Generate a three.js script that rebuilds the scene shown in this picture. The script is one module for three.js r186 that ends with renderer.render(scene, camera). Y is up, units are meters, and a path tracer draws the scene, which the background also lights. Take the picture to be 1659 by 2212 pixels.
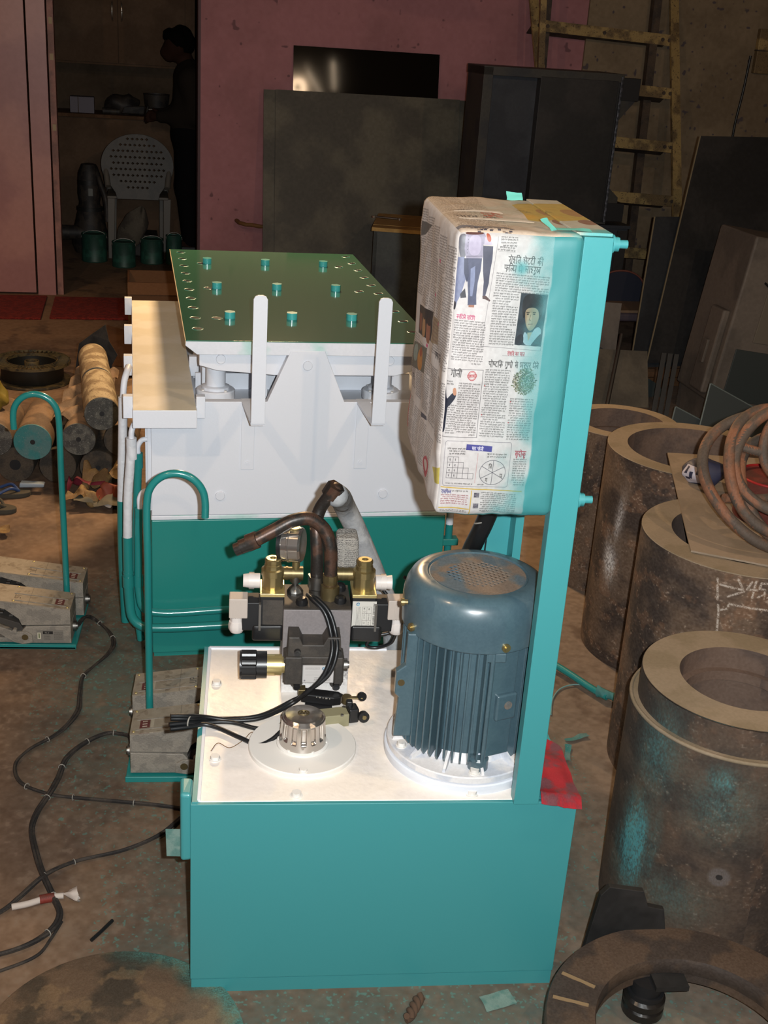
import * as THREE from 'three';
import { RoundedBoxGeometry } from 'three/addons/geometries/RoundedBoxGeometry.js';
import { mergeGeometries, toCreasedNormals } from 'three/addons/utils/BufferGeometryUtils.js';
import { MarchingCubes } from 'three/addons/objects/MarchingCubes.js';
import { RectAreaLightUniformsLib } from 'three/addons/lights/RectAreaLightUniformsLib.js';

// ---------------------------------------------------------------- camera, lights, exposure
RectAreaLightUniformsLib.init();
const scene = new THREE.Scene();
scene.background = new THREE.Color(0x000000);
const camera = new THREE.PerspectiveCamera(46.73, 1659 / 2212, 0.05, 60);
camera.position.set(0, 1.6, 0);
camera.up.set(-0.02049425, 0.9247407, -0.38004555);
camera.lookAt(0.11611221, 1.6 - 0.37535171, -0.91958091);
scene.add(camera);
const renderer = new THREE.WebGLRenderer({ antialias: true });
renderer.toneMapping = THREE.LinearToneMapping;
renderer.toneMappingExposure = 1.0;
renderer.shadowMap.enabled = true;
const FLASH = 22, WARM = 20, TUBE = 20, BULB = 4.4;
const WARM_COL = new THREE.Color().setRGB(1, 0.66, 0.35), FLASH_COL = new THREE.Color().setRGB(0.93, 0.98, 1.0), TUBE_COL = new THREE.Color().setRGB(1, 0.76, 0.52);
// the small electronic flash fired beside the lens
const flashLight = new THREE.SpotLight(FLASH_COL, FLASH, 0, 0.98, 0.75, 2);
flashLight.position.set(0.052, 1.615, -0.014);
flashLight.target.position.set(0.052 + 0.116 * 4, 1.615 - 0.34 * 4, -0.014 - 0.92 * 4);
flashLight.castShadow = true; flashLight.shadow.mapSize.set(2048, 2048); flashLight.shadow.radius = 0.5;
scene.add(flashLight, flashLight.target);

// ---------------------------------------------------------------- frames and helpers
const YAW = 5.5 * Math.PI / 180;
const frame = (x, z, a) => new THREE.Matrix4().makeRotationY(a).setPosition(x, 0, z);
const Fr = { w: frame(0, 0, 0), m: frame(-0.24, -2.85, YAW), b: frame(-1.265, -7.28, YAW) };   // world, press, back wall
const used = {};
function numbered(n) { const k = used[n] = (used[n] ?? -1) + 1; return k ? n + '_' + String(k).padStart(3, '0') : n; }
const off = new Map();
function tag(o, label, category, group, kind) {
  if (label) o.userData.label = label;
  if (category) o.userData.category = category;
  if (group) o.userData.group = group;
  if (kind) o.userData.kind = kind;
  return o;
}
function thing(name, label, category, fr = 'w', base = [0, 0, 0], group, turn = 0) {
  const o = new THREE.Group(); o.name = numbered(name);
  o.position.set(...base).applyMatrix4(Fr[fr]); o.rotation.y = (fr === 'w' ? 0 : YAW) + turn;
  off.set(o, base); scene.add(o);
  return tag(o, label, category, group);
}
const P3 = new THREE.Vector3();
function boxUV(g) {
  const p = g.attributes.position, n = g.attributes.normal, uv = new Float32Array(p.count * 2);
  for (let i = 0; i < p.count; i += 3) {
    let ax = 0, ay = 0, az = 0;
    for (let k = 0; k < 3 && i + k < p.count; k++) { ax += Math.abs(n.getX(i + k)); ay += Math.abs(n.getY(i + k)); az += Math.abs(n.getZ(i + k)); }
    for (let k = 0; k < 3 && i + k < p.count; k++) {
      const x = p.getX(i + k), y = p.getY(i + k), z = p.getZ(i + k), j = (i + k) * 2;
      if (ay >= ax && ay >= az) { uv[j] = x; uv[j + 1] = -z; } else if (ax >= az) { uv[j] = z + 0.37; uv[j + 1] = y; } else { uv[j] = x; uv[j + 1] = y; }
    }
  }
  g.setAttribute('uv', new THREE.BufferAttribute(uv, 2));
}
function fin(g) {
  const keep = g.userData.keepUV;
  g = g.index ? g.toNonIndexed() : g.clone();
  for (const k of Object.keys(g.attributes)) if (!['position', 'normal', 'uv'].includes(k)) g.deleteAttribute(k);
  if (!keep) boxUV(g);
  g.userData = {};
  return g;
}
function obj(name, geos, mat, parent = scene, label) {
  geos = (Array.isArray(geos) ? geos.flat(3) : [geos]).map(fin);
  const g = geos.length > 1 ? mergeGeometries(geos) : geos[0];
  const o = off.get(parent);
  if (o) g.translate(-o[0], -o[1], -o[2]);
  const m = new THREE.Mesh(g, mat); m.name = numbered(name); m.castShadow = m.receiveShadow = true;
  if (o) off.set(m, o);
  if (label) m.userData.label = label;
  parent.add(m);
  return m;
}
const each = (name, geos, mat, parent, label) => geos.map(g => obj(name, g, mat, parent, label));
const struct = (name, geos, mat, parent = scene) => { const m = obj(name, geos, mat, parent); if (parent === scene) m.userData.kind = 'structure'; return m; };
function inFrame(fr, g) { g = Array.isArray(g) ? g.flat(3).map(fin) : [fin(g)]; return g.map(x => x.applyMatrix4(Fr[fr])); }
function single(name, label, category, geos, mat, group, fr = 'w', base = [0, 0, 0]) {   // a thing of one mesh
  geos = (Array.isArray(geos) ? geos.flat(3) : [geos]).map(fin);
  const g = geos.length > 1 ? mergeGeometries(geos) : geos[0];
  g.translate(-base[0], -base[1], -base[2]);
  const m = new THREE.Mesh(g, mat); m.name = numbered(name); m.castShadow = m.receiveShadow = true;
  m.position.set(...base).applyMatrix4(Fr[fr]); m.rotation.y = fr === 'w' ? 0 : YAW;
  scene.add(m); return tag(m, label, category, group);
}
function dup(o, name, label, pos, turn) {
  const c = o.clone(); c.name = numbered(name); c.userData = { ...o.userData, label };
  c.traverse(k => { if (k !== c) k.name = numbered(k.name.replace(/_\d{3}$/, '')); });
  if (pos) c.position.set(...pos);
  if (turn !== undefined) c.rotation.y = turn;
  scene.add(c); return c;
}
// geometry
const X = new THREE.Vector3(1, 0, 0), Y = new THREE.Vector3(0, 1, 0), Z = new THREE.Vector3(0, 0, 1);
const v3 = (a) => a.isVector3 ? a : new THREE.Vector3(...a);
const Bx = (w, h, d, x, y, z, r = 0) => (r ? new RoundedBoxGeometry(w, h, d, 2, Math.min(r, w / 2.01, h / 2.01, d / 2.01)) : new THREE.BoxGeometry(w, h, d)).translate(x, y, z);
const Bb = (x0, x1, y0, y1, z0, z1, r = 0) => Bx(x1 - x0, y1 - y0, z1 - z0, (x0 + x1) / 2, (y0 + y1) / 2, (z0 + z1) / 2, r);
function orient(g, axis) { if (axis === 'x') g.rotateZ(-Math.PI / 2); else if (axis === 'z') g.rotateX(Math.PI / 2); else if (Array.isArray(axis)) g.applyQuaternion(new THREE.Quaternion().setFromUnitVectors(Y, v3(axis).normalize())); return g; }
const Cy = (r, h, x, y, z, axis, seg = 28, r2) => orient(new THREE.CylinderGeometry(r2 ?? r, r, h, seg), axis).translate(x, y, z);
const Hex = (r, h, x, y, z, axis, tw = 0) => orient(new THREE.CylinderGeometry(r, r, h, 6).rotateY(tw), axis).translate(x, y, z);
function La(prof, x, y, z, axis, seg = 40) { return toCreasedNormals(orient(new THREE.LatheGeometry(prof.map(p => new THREE.Vector2(Math.max(p[0], 1e-5), p[1])), seg), axis).translate(x, y, z), 0.6); }
function Tu(pts, r, seg = 60, rad = 10, closed = false) {
  const c = new THREE.CatmullRomCurve3(pts.map(v3), closed, 'centripetal');
  const t = new THREE.TubeGeometry(c, seg, r, rad, closed);
  if (closed) return [t];
  const cap = (u, s) => orient(new THREE.CylinderGeometry(r * 0.999, r * 0.999, r * 0.1, rad), c.getTangentAt(u).toArray()).translate(...c.getPointAt(u).toArray());
  return [t, cap(0), cap(1)];
}
function Ex(pts, depth, x = 0, y = 0, z = 0, bev = 0, holes = []) {   // polygon in xy, thickness along z, centred on z
  const s = new THREE.Shape(pts.map(p => new THREE.Vector2(...p)));
  for (const h of holes) s.holes.push(new THREE.Path(h.map(p => new THREE.Vector2(...p))));
  return new THREE.ExtrudeGeometry(s, { depth: depth - 2 * bev, bevelEnabled: bev > 0, bevelSize: bev, bevelThickness: bev, bevelOffset: -bev, bevelSegments: 2, curveSegments: 12 }).translate(x, y, z - depth / 2 + bev);
}
const ring = (r, n = 24, cx = 0, cy = 0) => Array.from({ length: n }, (_, i) => [cx + r * Math.cos(i / n * 6.28319), cy + r * Math.sin(i / n * 6.28319)]);
function Sl(o, u, v, t) {   // slab: corner, two edges, thickness along u x v
  o = v3(o); u = v3(u); v = v3(v); const n = new THREE.Vector3().crossVectors(u, v).normalize();
  const ul = u.length(), vl = v.length(), un = u.clone().normalize(), vn = new THREE.Vector3().crossVectors(n, un);
  const sk = v.dot(un);
  const g = new THREE.BoxGeometry(ul, v.dot(vn), t);
  const p = g.attributes.position;
  for (let i = 0; i < p.count; i++) p.setX(i, p.getX(i) + sk * (p.getY(i) / v.dot(vn) + 0.5));
  g.translate(ul / 2, v.dot(vn) / 2, 0);
  return g.applyMatrix4(new THREE.Matrix4().makeBasis(un, vn, n).setPosition(o));
}
function jitter(g, amp, f = 30) {   // small irregular displacement
  const p = g.attributes.position;
  for (let i = 0; i < p.count; i++) { const x = p.getX(i), y = p.getY(i), z = p.getZ(i); p.setXYZ(i, x + amp * (vn3(x * f, y * f, z * f, 1) - 0.5), y + amp * (vn3(x * f, y * f, z * f, 2) - 0.5), z + amp * (vn3(x * f, y * f, z * f, 3) - 0.5)); }
  g.computeVertexNormals(); return g;
}
// noise
const h2 = (x, y, s) => { let n = Math.imul(x, 374761393) ^ Math.imul(y, 668265263) ^ Math.imul(s + 11, 2246822519); n = Math.imul(n ^ (n >>> 13), 1274126177); return ((n ^ (n >>> 16)) >>> 0) / 4294967296; };
function vn(x, y, s, per = 0) {
  const xi = Math.floor(x), yi = Math.floor(y); let fx = x - xi, fy = y - yi; fx = fx * fx * (3 - 2 * fx); fy = fy * fy * (3 - 2 * fy);
  let x0 = xi, x1 = xi + 1, y0 = yi, y1 = yi + 1;
  if (per) { x0 = ((x0 % per) + per) % per; x1 = ((x1 % per) + per) % per; y0 = ((y0 % per) + per) % per; y1 = ((y1 % per) + per) % per; }
  const a = h2(x0, y0, s), b = h2(x1, y0, s), c = h2(x0, y1, s), d = h2(x1, y1, s);
  return a + (b - a) * fx + (c - a) * fy + (a - b - c + d) * fx * fy;
}
function vn3(x, y, z, s) { const zi = Math.floor(z), f = z - zi, t = f * f * (3 - 2 * f); return vn(x, y, s + zi * 17) * (1 - t) + vn(x, y, s + zi * 17 + 17) * t; }
function fbm(x, y, o, s, per = 0) { let a = 0, w = 0.5, t = 0; for (let i = 0; i < o; i++) { a += w * vn(x, y, s + i * 7, per); t += w; x *= 2; y *= 2; per *= 2; w *= 0.5; } return a / t; }
const sm = (a, b, x) => { const t = Math.min(1, Math.max(0, (x - a) / (b - a))); return t * t * (3 - 2 * t); };
const mix = (a, b, t) => a + (b - a) * t;
const mix3 = (a, b, t) => [mix(a[0], b[0], t), mix(a[1], b[1], t), mix(a[2], b[2], t)];
let seed = 7; const rnd = () => { seed = (Math.imul(seed, 1664525) + 1013904223) >>> 0; return seed / 4294967296; };
// ---------------------------------------------------------------- textures and materials
function setTex(t, m, srgb) { t.wrapS = t.wrapT = THREE.RepeatWrapping; t.magFilter = THREE.LinearFilter; t.minFilter = THREE.LinearMipmapLinearFilter; t.generateMipmaps = true; if (m) t.repeat.set(1 / m, 1 / m); if (srgb) t.colorSpace = THREE.SRGBColorSpace; t.needsUpdate = true; return t; }
function tex(w, h, fn, metres, srgb = true) {   // fn(u, v) -> [r, g, b] of 0..255
  const d = new Uint8Array(w * h * 4);
  for (let j = 0; j < h; j++) for (let i = 0; i < w; i++) { const c = fn((i + 0.5) / w, (j + 0.5) / h), k = (j * w + i) * 4; d[k] = c[0]; d[k + 1] = c[1]; d[k + 2] = c[2]; d[k + 3] = 255; }
  return setTex(new THREE.DataTexture(d, w, h, THREE.RGBAFormat), metres, srgb);
}
function cvs(w, h, draw, rep) { const c = document.createElement('canvas'); c.width = w; c.height = h; const g = c.getContext('2d'); draw(g, w, h); const t = new THREE.CanvasTexture(c); t.colorSpace = THREE.SRGBColorSpace; t.magFilter = THREE.LinearFilter; if (rep) t.wrapS = t.wrapT = THREE.RepeatWrapping; t.anisotropy = 4; t.needsUpdate = true; return t; }
const hex3 = (h) => [h >> 16, (h >> 8) & 255, h & 255];
const grain = (c, x, y, s, per, a) => { const k = (fbm(x * per, y * per, 3, s, per) - 0.5) * a; return [c[0] + k, c[1] + k, c[2] + k].map(v => Math.max(0, Math.min(255, v))); };
// mottled sheet metal / paint: two colours in patches, fine grain, specks
function mottle(size, metres, a, b, s, o = {}) {
  a = hex3(a); b = hex3(b); const per = o.per ?? 6, sp = o.spec ? hex3(o.spec) : null;
  return tex(size, size, (u, v) => {
    const n = fbm(u * per, v * per, 5, s, per), m = sm(o.lo ?? 0.38, o.hi ?? 0.62, n);
    let c = grain(mix3(a, b, m), u, v, s + 50, per * 16, o.grain ?? 14);
    if (sp) { const q = fbm(u * per * 10, v * per * 10, 2, s + 90, per * 10); if (q > (o.cut ?? 0.74)) c = mix3(c, sp, sm(o.cut ?? 0.74, (o.cut ?? 0.74) + 0.08, q) * 0.8); }
    return c;
  }, metres);
}
const bumpTex = (size, metres, per, s, oct = 4) => tex(size, size, (u, v) => { const n = fbm(u * per, v * per, oct, s, per) * 255; return [n, n, n]; }, metres, false);
const peel = bumpTex(256, 0.12, 24, 3, 2), rough = bumpTex(512, 0.4, 20, 5, 5);
function M(o) {
  const p = { roughness: o.r ?? 0.6, metalness: o.m ?? 0 };
  p.color = o.c !== undefined ? new THREE.Color(o.c) : new THREE.Color(0xffffff);
  if (o.map) p.map = o.map;
  if (o.b) { p.bumpMap = o.b; p.bumpScale = o.bs ?? 0.001; }
  if (o.coat) { p.clearcoat = o.coat; p.clearcoatRoughness = o.cr ?? 0.15; }
  if (o.spec !== undefined) p.specularIntensity = o.spec;
  if (o.e) { p.emissive = new THREE.Color(o.e); p.emissiveIntensity = o.ei ?? 1; }
  const m = new THREE.MeshPhysicalMaterial(p); if (o.two) m.side = THREE.DoubleSide; return m;
}
const TEAL = 0x3a888b;
const m = {
  teal: M({ c: TEAL, r: 0.42, b: peel, bs: 0.00008, coat: 0.25, cr: 0.3 }),
  tealGloss: M({ c: 0x1f7d7a, r: 0.3, coat: 0.6, cr: 0.12 }),
  tealDark: M({ c: 0x1f7f78, r: 0.4, b: peel, bs: 0.0001, coat: 0.4, cr: 0.25 }),
  tealBolt: M({ c: 0x3fa3a3, r: 0.3, coat: 0.5, cr: 0.15 }),
  white: M({ c: 0xd6dae2, r: 0.5, b: peel, bs: 0.0002 }),
  whitePaint: M({ map: mottle(512, 0.5, 0xf0e6da, 0xe8e0d9, 21, { per: 5, grain: 8 }), r: 0.38, b: bumpTex(512, 0.3, 10, 8, 5), bs: 0.0016 }),
  cream: M({ c: 0xdcd8d2, r: 0.5 }),
  motor: M({ map: mottle(256, 0.3, 0x41565f, 0x475c64, 33, { per: 6, grain: 10 }), r: 0.35, coat: 0.5, cr: 0.18 }),
  motorDust: M({ map: mottle(512, 0.25, 0x4c5a62, 0x6e5f52, 35, { per: 7, grain: 24, lo: 0.32, hi: 0.6 }), r: 0.85 }),
  motorWhite: M({ map: mottle(512, 0.3, 0xd6d3d2, 0xb9bdc6, 36, { per: 6, grain: 14, lo: 0.5, hi: 0.72 }), r: 0.6 }),
  brass: M({ c: 0xa59468, m: 0.85, r: 0.36 }), gold: M({ c: 0xd2bf86, m: 0.8, r: 0.34 }), bronze: M({ c: 0x77694a, m: 0.75, r: 0.42 }),
  chrome: M({ c: 0xcac3bc, m: 0.92, r: 0.2 }), steel: M({ c: 0x8d8a85, m: 1, r: 0.4 }),
  blackCast: M({ map: mottle(256, 0.2, 0x423c36, 0x35312d, 41, { per: 8, grain: 16 }), r: 0.6 }),
  blackPlastic: M({ c: 0x1b1b1c, r: 0.35 }), blackDark: M({ c: 0x141416, r: 0.55 }),
  greyPlug: M({ c: 0xb3a79d, r: 0.5 }), whitePlug: M({ c: 0xcfc6c0, r: 0.45 }),
  cable: M({ c: 0x17191b, r: 0.38 }), cableDusty: M({ map: mottle(256, 0.1, 0x37302a, 0x211d1b, 43, { per: 6 }), r: 0.8 }),
  rustPipe: M({ map: mottle(256, 0.12, 0x2f2b28, 0x513b30, 45, { per: 5, grain: 18, lo: 0.45, hi: 0.65 }), r: 0.4, m: 0.35, b: rough, bs: 0.0008 }),
  wrapHose: M({ map: mottle(256, 0.15, 0x9a9b9c, 0x85878a, 46, { per: 5, grain: 14 }), r: 0.7, b: rough, bs: 0.003 }),
  whiteHose: M({ c: 0xced1d6, r: 0.5, b: rough, bs: 0.003 }),
  pedal: M({ map: mottle(256, 0.12, 0x8a8378, 0x7b756c, 47, { per: 8, grain: 26 }), r: 0.55, b: bumpTex(256, 0.06, 24, 9, 2), bs: 0.0006 }),
  pedalTop: M({ map: mottle(512, 0.25, 0x9a8f7c, 0x847968, 48, { per: 7, grain: 22 }), r: 0.5 }),
  pedalDark: M({ c: 0x3b3733, r: 0.7 }),
  ring: M({ map: mottle(512, 0.5, 0x655040, 0x43362d, 51, { per: 7, grain: 30, spec: 0x9b8775, cut: 0.76 }), r: 0.85 }),
  ringFace: M({ map: mottle(512, 0.4, 0x82735f, 0x776954, 52, { per: 6, grain: 12 }), r: 0.8 }),  // ring tops: bare cut steel, with light from above put into the lighter tone
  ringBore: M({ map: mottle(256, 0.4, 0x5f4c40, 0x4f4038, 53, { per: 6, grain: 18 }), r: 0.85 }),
  sheet: M({ map: mottle(256, 0.4, 0x8a7966, 0x7f6f5c, 54, { per: 4, grain: 10 }), r: 0.75 }),
  rubber: M({ map: mottle(512, 0.2, 0x7a5038, 0x4c4036, 55, { per: 5, grain: 20 }), r: 0.75 }),
  darkSteel: M({ map: mottle(512, 0.7, 0x34322d, 0x26272a, 56, { per: 6, grain: 12 }), r: 0.55 }),
  darkSteel2: M({ map: mottle(512, 0.8, 0x2a2827, 0x1e1e1e, 57, { per: 4, grain: 12 }), r: 0.5 }),
  blueSteel: M({ map: mottle(256, 0.6, 0x2b2f36, 0x20242c, 58, { per: 5, grain: 10 }), r: 0.5 }),
  millPlate: M({ map: mottle(1024, 1.1, 0x605a4a, 0x474237, 59, { per: 5, grain: 16, lo: 0.34, hi: 0.64 }), r: 0.6 }),
  mirrorPlate: M({ c: 0x14110e, r: 0.06, spec: 0.7 }),
  cutEdge: M({ c: 0xa28f6d, r: 0.6 }),
  pink: M({ map: mottle(1024, 2.0, 0xab7478, 0x9e6b6e, 61, { per: 5, grain: 12, spec: 0x6b474c, cut: 0.83 }), r: 0.75 }),
  pinkDoor: M({ map: mottle(512, 1.2, 0xb38076, 0xa3716c, 62, { per: 4, grain: 10 }), r: 0.4 }),
  pinkJamb: M({ map: mottle(256, 0.6, 0x9c6f64, 0x7c5a52, 63, { per: 5, grain: 18 }), r: 0.6 }),
  beige: M({ map: mottle(1024, 1.6, 0x84725a, 0x75644e, 64, { per: 5, grain: 16, spec: 0x4a4148, cut: 0.79 }), r: 0.85 }),
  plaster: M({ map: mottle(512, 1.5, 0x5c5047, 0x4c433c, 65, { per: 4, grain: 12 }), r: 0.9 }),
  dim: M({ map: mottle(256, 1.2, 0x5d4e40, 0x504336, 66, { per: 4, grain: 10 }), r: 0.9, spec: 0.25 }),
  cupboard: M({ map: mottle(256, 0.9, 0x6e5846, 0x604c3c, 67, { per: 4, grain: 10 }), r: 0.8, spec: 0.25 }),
  ladder: M({ map: mottle(256, 0.4, 0xa28856, 0x6e5a3c, 68, { per: 6, grain: 26, spec: 0x3d3026, cut: 0.74 }), r: 0.7 }),
  ladderDark: M({ map: mottle(256, 0.4, 0x514234, 0x3a3029, 69, { per: 6, grain: 20 }), r: 0.7 }),
  board: M({ map: mottle(512, 0.6, 0xc09d5c, 0xa6854c, 70, { per: 4, grain: 14 }), r: 0.75 }),
  greySteel: M({ map: mottle(512, 0.6, 0x3d423f, 0x2f3334, 71, { per: 5, grain: 14 }), r: 0.55 }),
  caseGrey: M({ map: mottle(512, 0.7, 0x6b6157, 0x5b534b, 72, { per: 4, grain: 12 }), r: 0.7 }),
  glassSheet: M({ c: 0x3c4241, r: 0.45, m: 0.1 }), glassEdge: M({ c: 0x67716e, r: 0.4 }),
  wood: M({ map: mottle(256, 0.3, 0x6a4a30, 0x55391f, 73, { per: 4, grain: 16 }), r: 0.8 }),
  cartonBoard: M({ map: mottle(256, 0.5, 0x6a472a, 0x5a3a20, 74, { per: 4, grain: 10 }), r: 0.85 }),
  bar: M({ map: mottle(512, 0.25, 0xa5977c, 0x7d6d56, 75, { per: 5, grain: 26, spec: 0x574637, cut: 0.72 }), r: 0.55 }),
  barRust: M({ map: mottle(512, 0.3, 0x78604a, 0x5a4838, 76, { per: 5, grain: 20 }), r: 0.75 }),
  barEnd: M({ map: mottle(512, 0.16, 0x59564e, 0x3e3c38, 77, { per: 7, grain: 40, spec: 0x8d8a82, cut: 0.72 }), r: 0.6 }),
  barDim: M({ map: mottle(256, 0.2, 0x463c31, 0x2f2a25, 78, { per: 5, grain: 26 }), r: 0.8 }),
  barTeal: M({ map: mottle(256, 0.16, 0x2f7474, 0x4d7473, 79, { per: 4, grain: 18, spec: 0x85807c, cut: 0.8 }), r: 0.6 }),
  spool: M({ c: 0x17150f, r: 0.55 }), spoolRim: M({ map: mottle(256, 0.2, 0x584a2c, 0x2c2516, 80, { per: 8, grain: 26 }), r: 0.7 }),
  mat: M({ map: mottle(512, 0.3, 0x7c2016, 0x641510, 81, { per: 20, grain: 40 }), r: 0.95, b: bumpTex(512, 0.15, 40, 12, 2), bs: 0.004 }),
  redRag: M({ map: mottle(256, 0.12, 0x8f1620, 0x62343a, 82, { per: 5, grain: 16 }), r: 0.9, two: true }),
  cloth: M({ map: mottle(256, 0.3, 0x2e2b29, 0x221f1e, 83, { per: 8, grain: 14 }), r: 0.95 }),
  skin: M({ c: 0x37221a, r: 0.8, spec: 0.3 }), hair: M({ c: 0x0d0b0a, r: 0.9, spec: 0.2 }),
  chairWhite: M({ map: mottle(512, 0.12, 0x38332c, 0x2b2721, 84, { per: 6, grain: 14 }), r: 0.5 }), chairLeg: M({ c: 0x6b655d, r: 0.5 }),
  greenTin: M({ map: mottle(256, 0.2, 0x2d5a4c, 0x24463c, 85, { per: 4, grain: 12 }), r: 0.5 }),
  scrap: M({ map: mottle(256, 0.2, 0x39322c, 0x252120, 86, { per: 6, grain: 26 }), r: 0.6 }),
  navy: M({ c: 0x1b2030, r: 0.7 }), seatTan: M({ c: 0x7a624c, r: 0.7 }), seatEdge: M({ c: 0x4a4048, r: 0.6 }),
  maskPaper: M({ map: mottle(256, 0.1, 0x4f726b, 0x6a827a, 87, { per: 5, grain: 14 }), r: 0.85, two: true }),
  disc: null, tape: M({ c: 0x5fb3a6, r: 0.7, two: true }),
  red: M({ c: 0x9a1f1c, r: 0.5 }), redDull: M({ map: mottle(256, 0.2, 0x74281c, 0x5b2a20, 88, { per: 4, grain: 16 }), r: 0.7 }),
  crumple: M({ map: mottle(256, 0.15, 0x6f5535, 0x82683e, 89, { per: 5, grain: 26 }), r: 0.7, two: true }), crimson: M({ c: 0x6e1a2a, r: 0.7, two: true }), orange: M({ c: 0x7d3a26, r: 0.7, two: true }), litterGrey: M({ c: 0x5c5648, r: 0.8, two: true }),
  sandal: M({ c: 0x3f3a30, r: 0.85 }), blue: M({ c: 0x27406e, r: 0.5 }), wrapFoil: M({ c: 0x857636, r: 0.35, m: 0.4 }),
  paperWhite: M({ c: 0xb9ada3, r: 0.85, two: true }), stem: M({ c: 0x6b4a26, r: 0.8 }), conduit: M({ c: 0x131314, r: 0.45 }), tie: M({ c: 0x8f8b82, r: 0.5 }),
};
// ---------------------------------------------------------------- the workshop shell
const blot = (x, z, cx, cz, rx, rz) => Math.exp(-(((x - cx) / rx) ** 2) - ((z - cz) / rz) ** 2);
function floorColour(x, z, s) {
  const n = fbm(x * 1.7 + 40, z * 1.7 + 40, 5, 101), n2 = fbm(x * 9 + 9, z * 9 + 70, 4, 102), n3 = fbm(x * 70 + 300, z * 70 + 300, 3, 103);
  let c = mix3([126, 100, 78], [97, 77, 62], sm(0.36, 0.62, n));
  c = mix3(c, [122, 106, 92], sm(0.15, 0.75, x) * 0.75);                      // the cleaner grey concrete on the right
  c = mix3(c, [80, 62, 50], sm(0.56, 0.72, n2) * 0.6);
  const k = (n3 - 0.5) * 34 * s; c = [c[0] + k, c[1] + k, c[2] + k];
  if (n3 > 0.70) c = mix3(c, [122, 102, 84], 0.35 * s);
  // overspray from the paint gun lying round the freshly painted machines
  const spray = 0.95 * blot(x, z, -0.3, -2.8, 0.16, 0.5) + 0.75 * blot(x, z, 0.25, -1.56, 0.55, 0.13) + 0.5 * blot(x, z, -0.12, -1.7, 0.12, 0.4) + 0.35 * blot(x, z, 0.68, -2.1, 0.13, 0.9);
  const dots = fbm(x * 160 + 50, z * 160 + 50, 2, 104), puddle = fbm(x * 26 + 5, z * 26, 3, 105);
  const t = Math.min(1, spray) * (0.35 + 0.45 * sm(0.3, 0.6, puddle) + 0.3 * sm(0.4, 0.7, dots));
  c = mix3(c, [74, 90, 84], Math.min(0.7, t));
  if (spray > 0.12 && dots > 0.78 - 0.06 * spray) c = mix3(c, [78, 134, 126], 0.5);
  return c.map(q => Math.max(0, Math.min(255, q)));
}
const floorMat = (x0, x1, z0, z1, size, s) => { const t = tex(size, size, (u, v) => floorColour(x0 + u * (x1 - x0), z1 - v * (z1 - z0), s)); return M({ map: t, r: 0.8, b: bumpTex(512, 0.5, 24, 13, 4), bs: 0.002 }); };
function floorPatch(x0, x1, z0, z1) {
  const g = Bb(x0, x1, -0.12, 0, z0, z1), p = g.attributes.position, uv = g.attributes.uv;
  for (let i = 0; i < p.count; i++) uv.setXY(i, (p.getX(i) - x0) / (x1 - x0), (z1 - p.getZ(i)) / (z1 - z0));
  g.userData.keepUV = true; return g;
}
const CEIL = 4.4;
const NX0 = -1.0, NX1 = 1.3, NZ0 = -3.4, NZ1 = -1.1, FX0 = -4.6, FX1 = 6.4, FZ0 = -10.9, FZ1 = 3.6;
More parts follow.
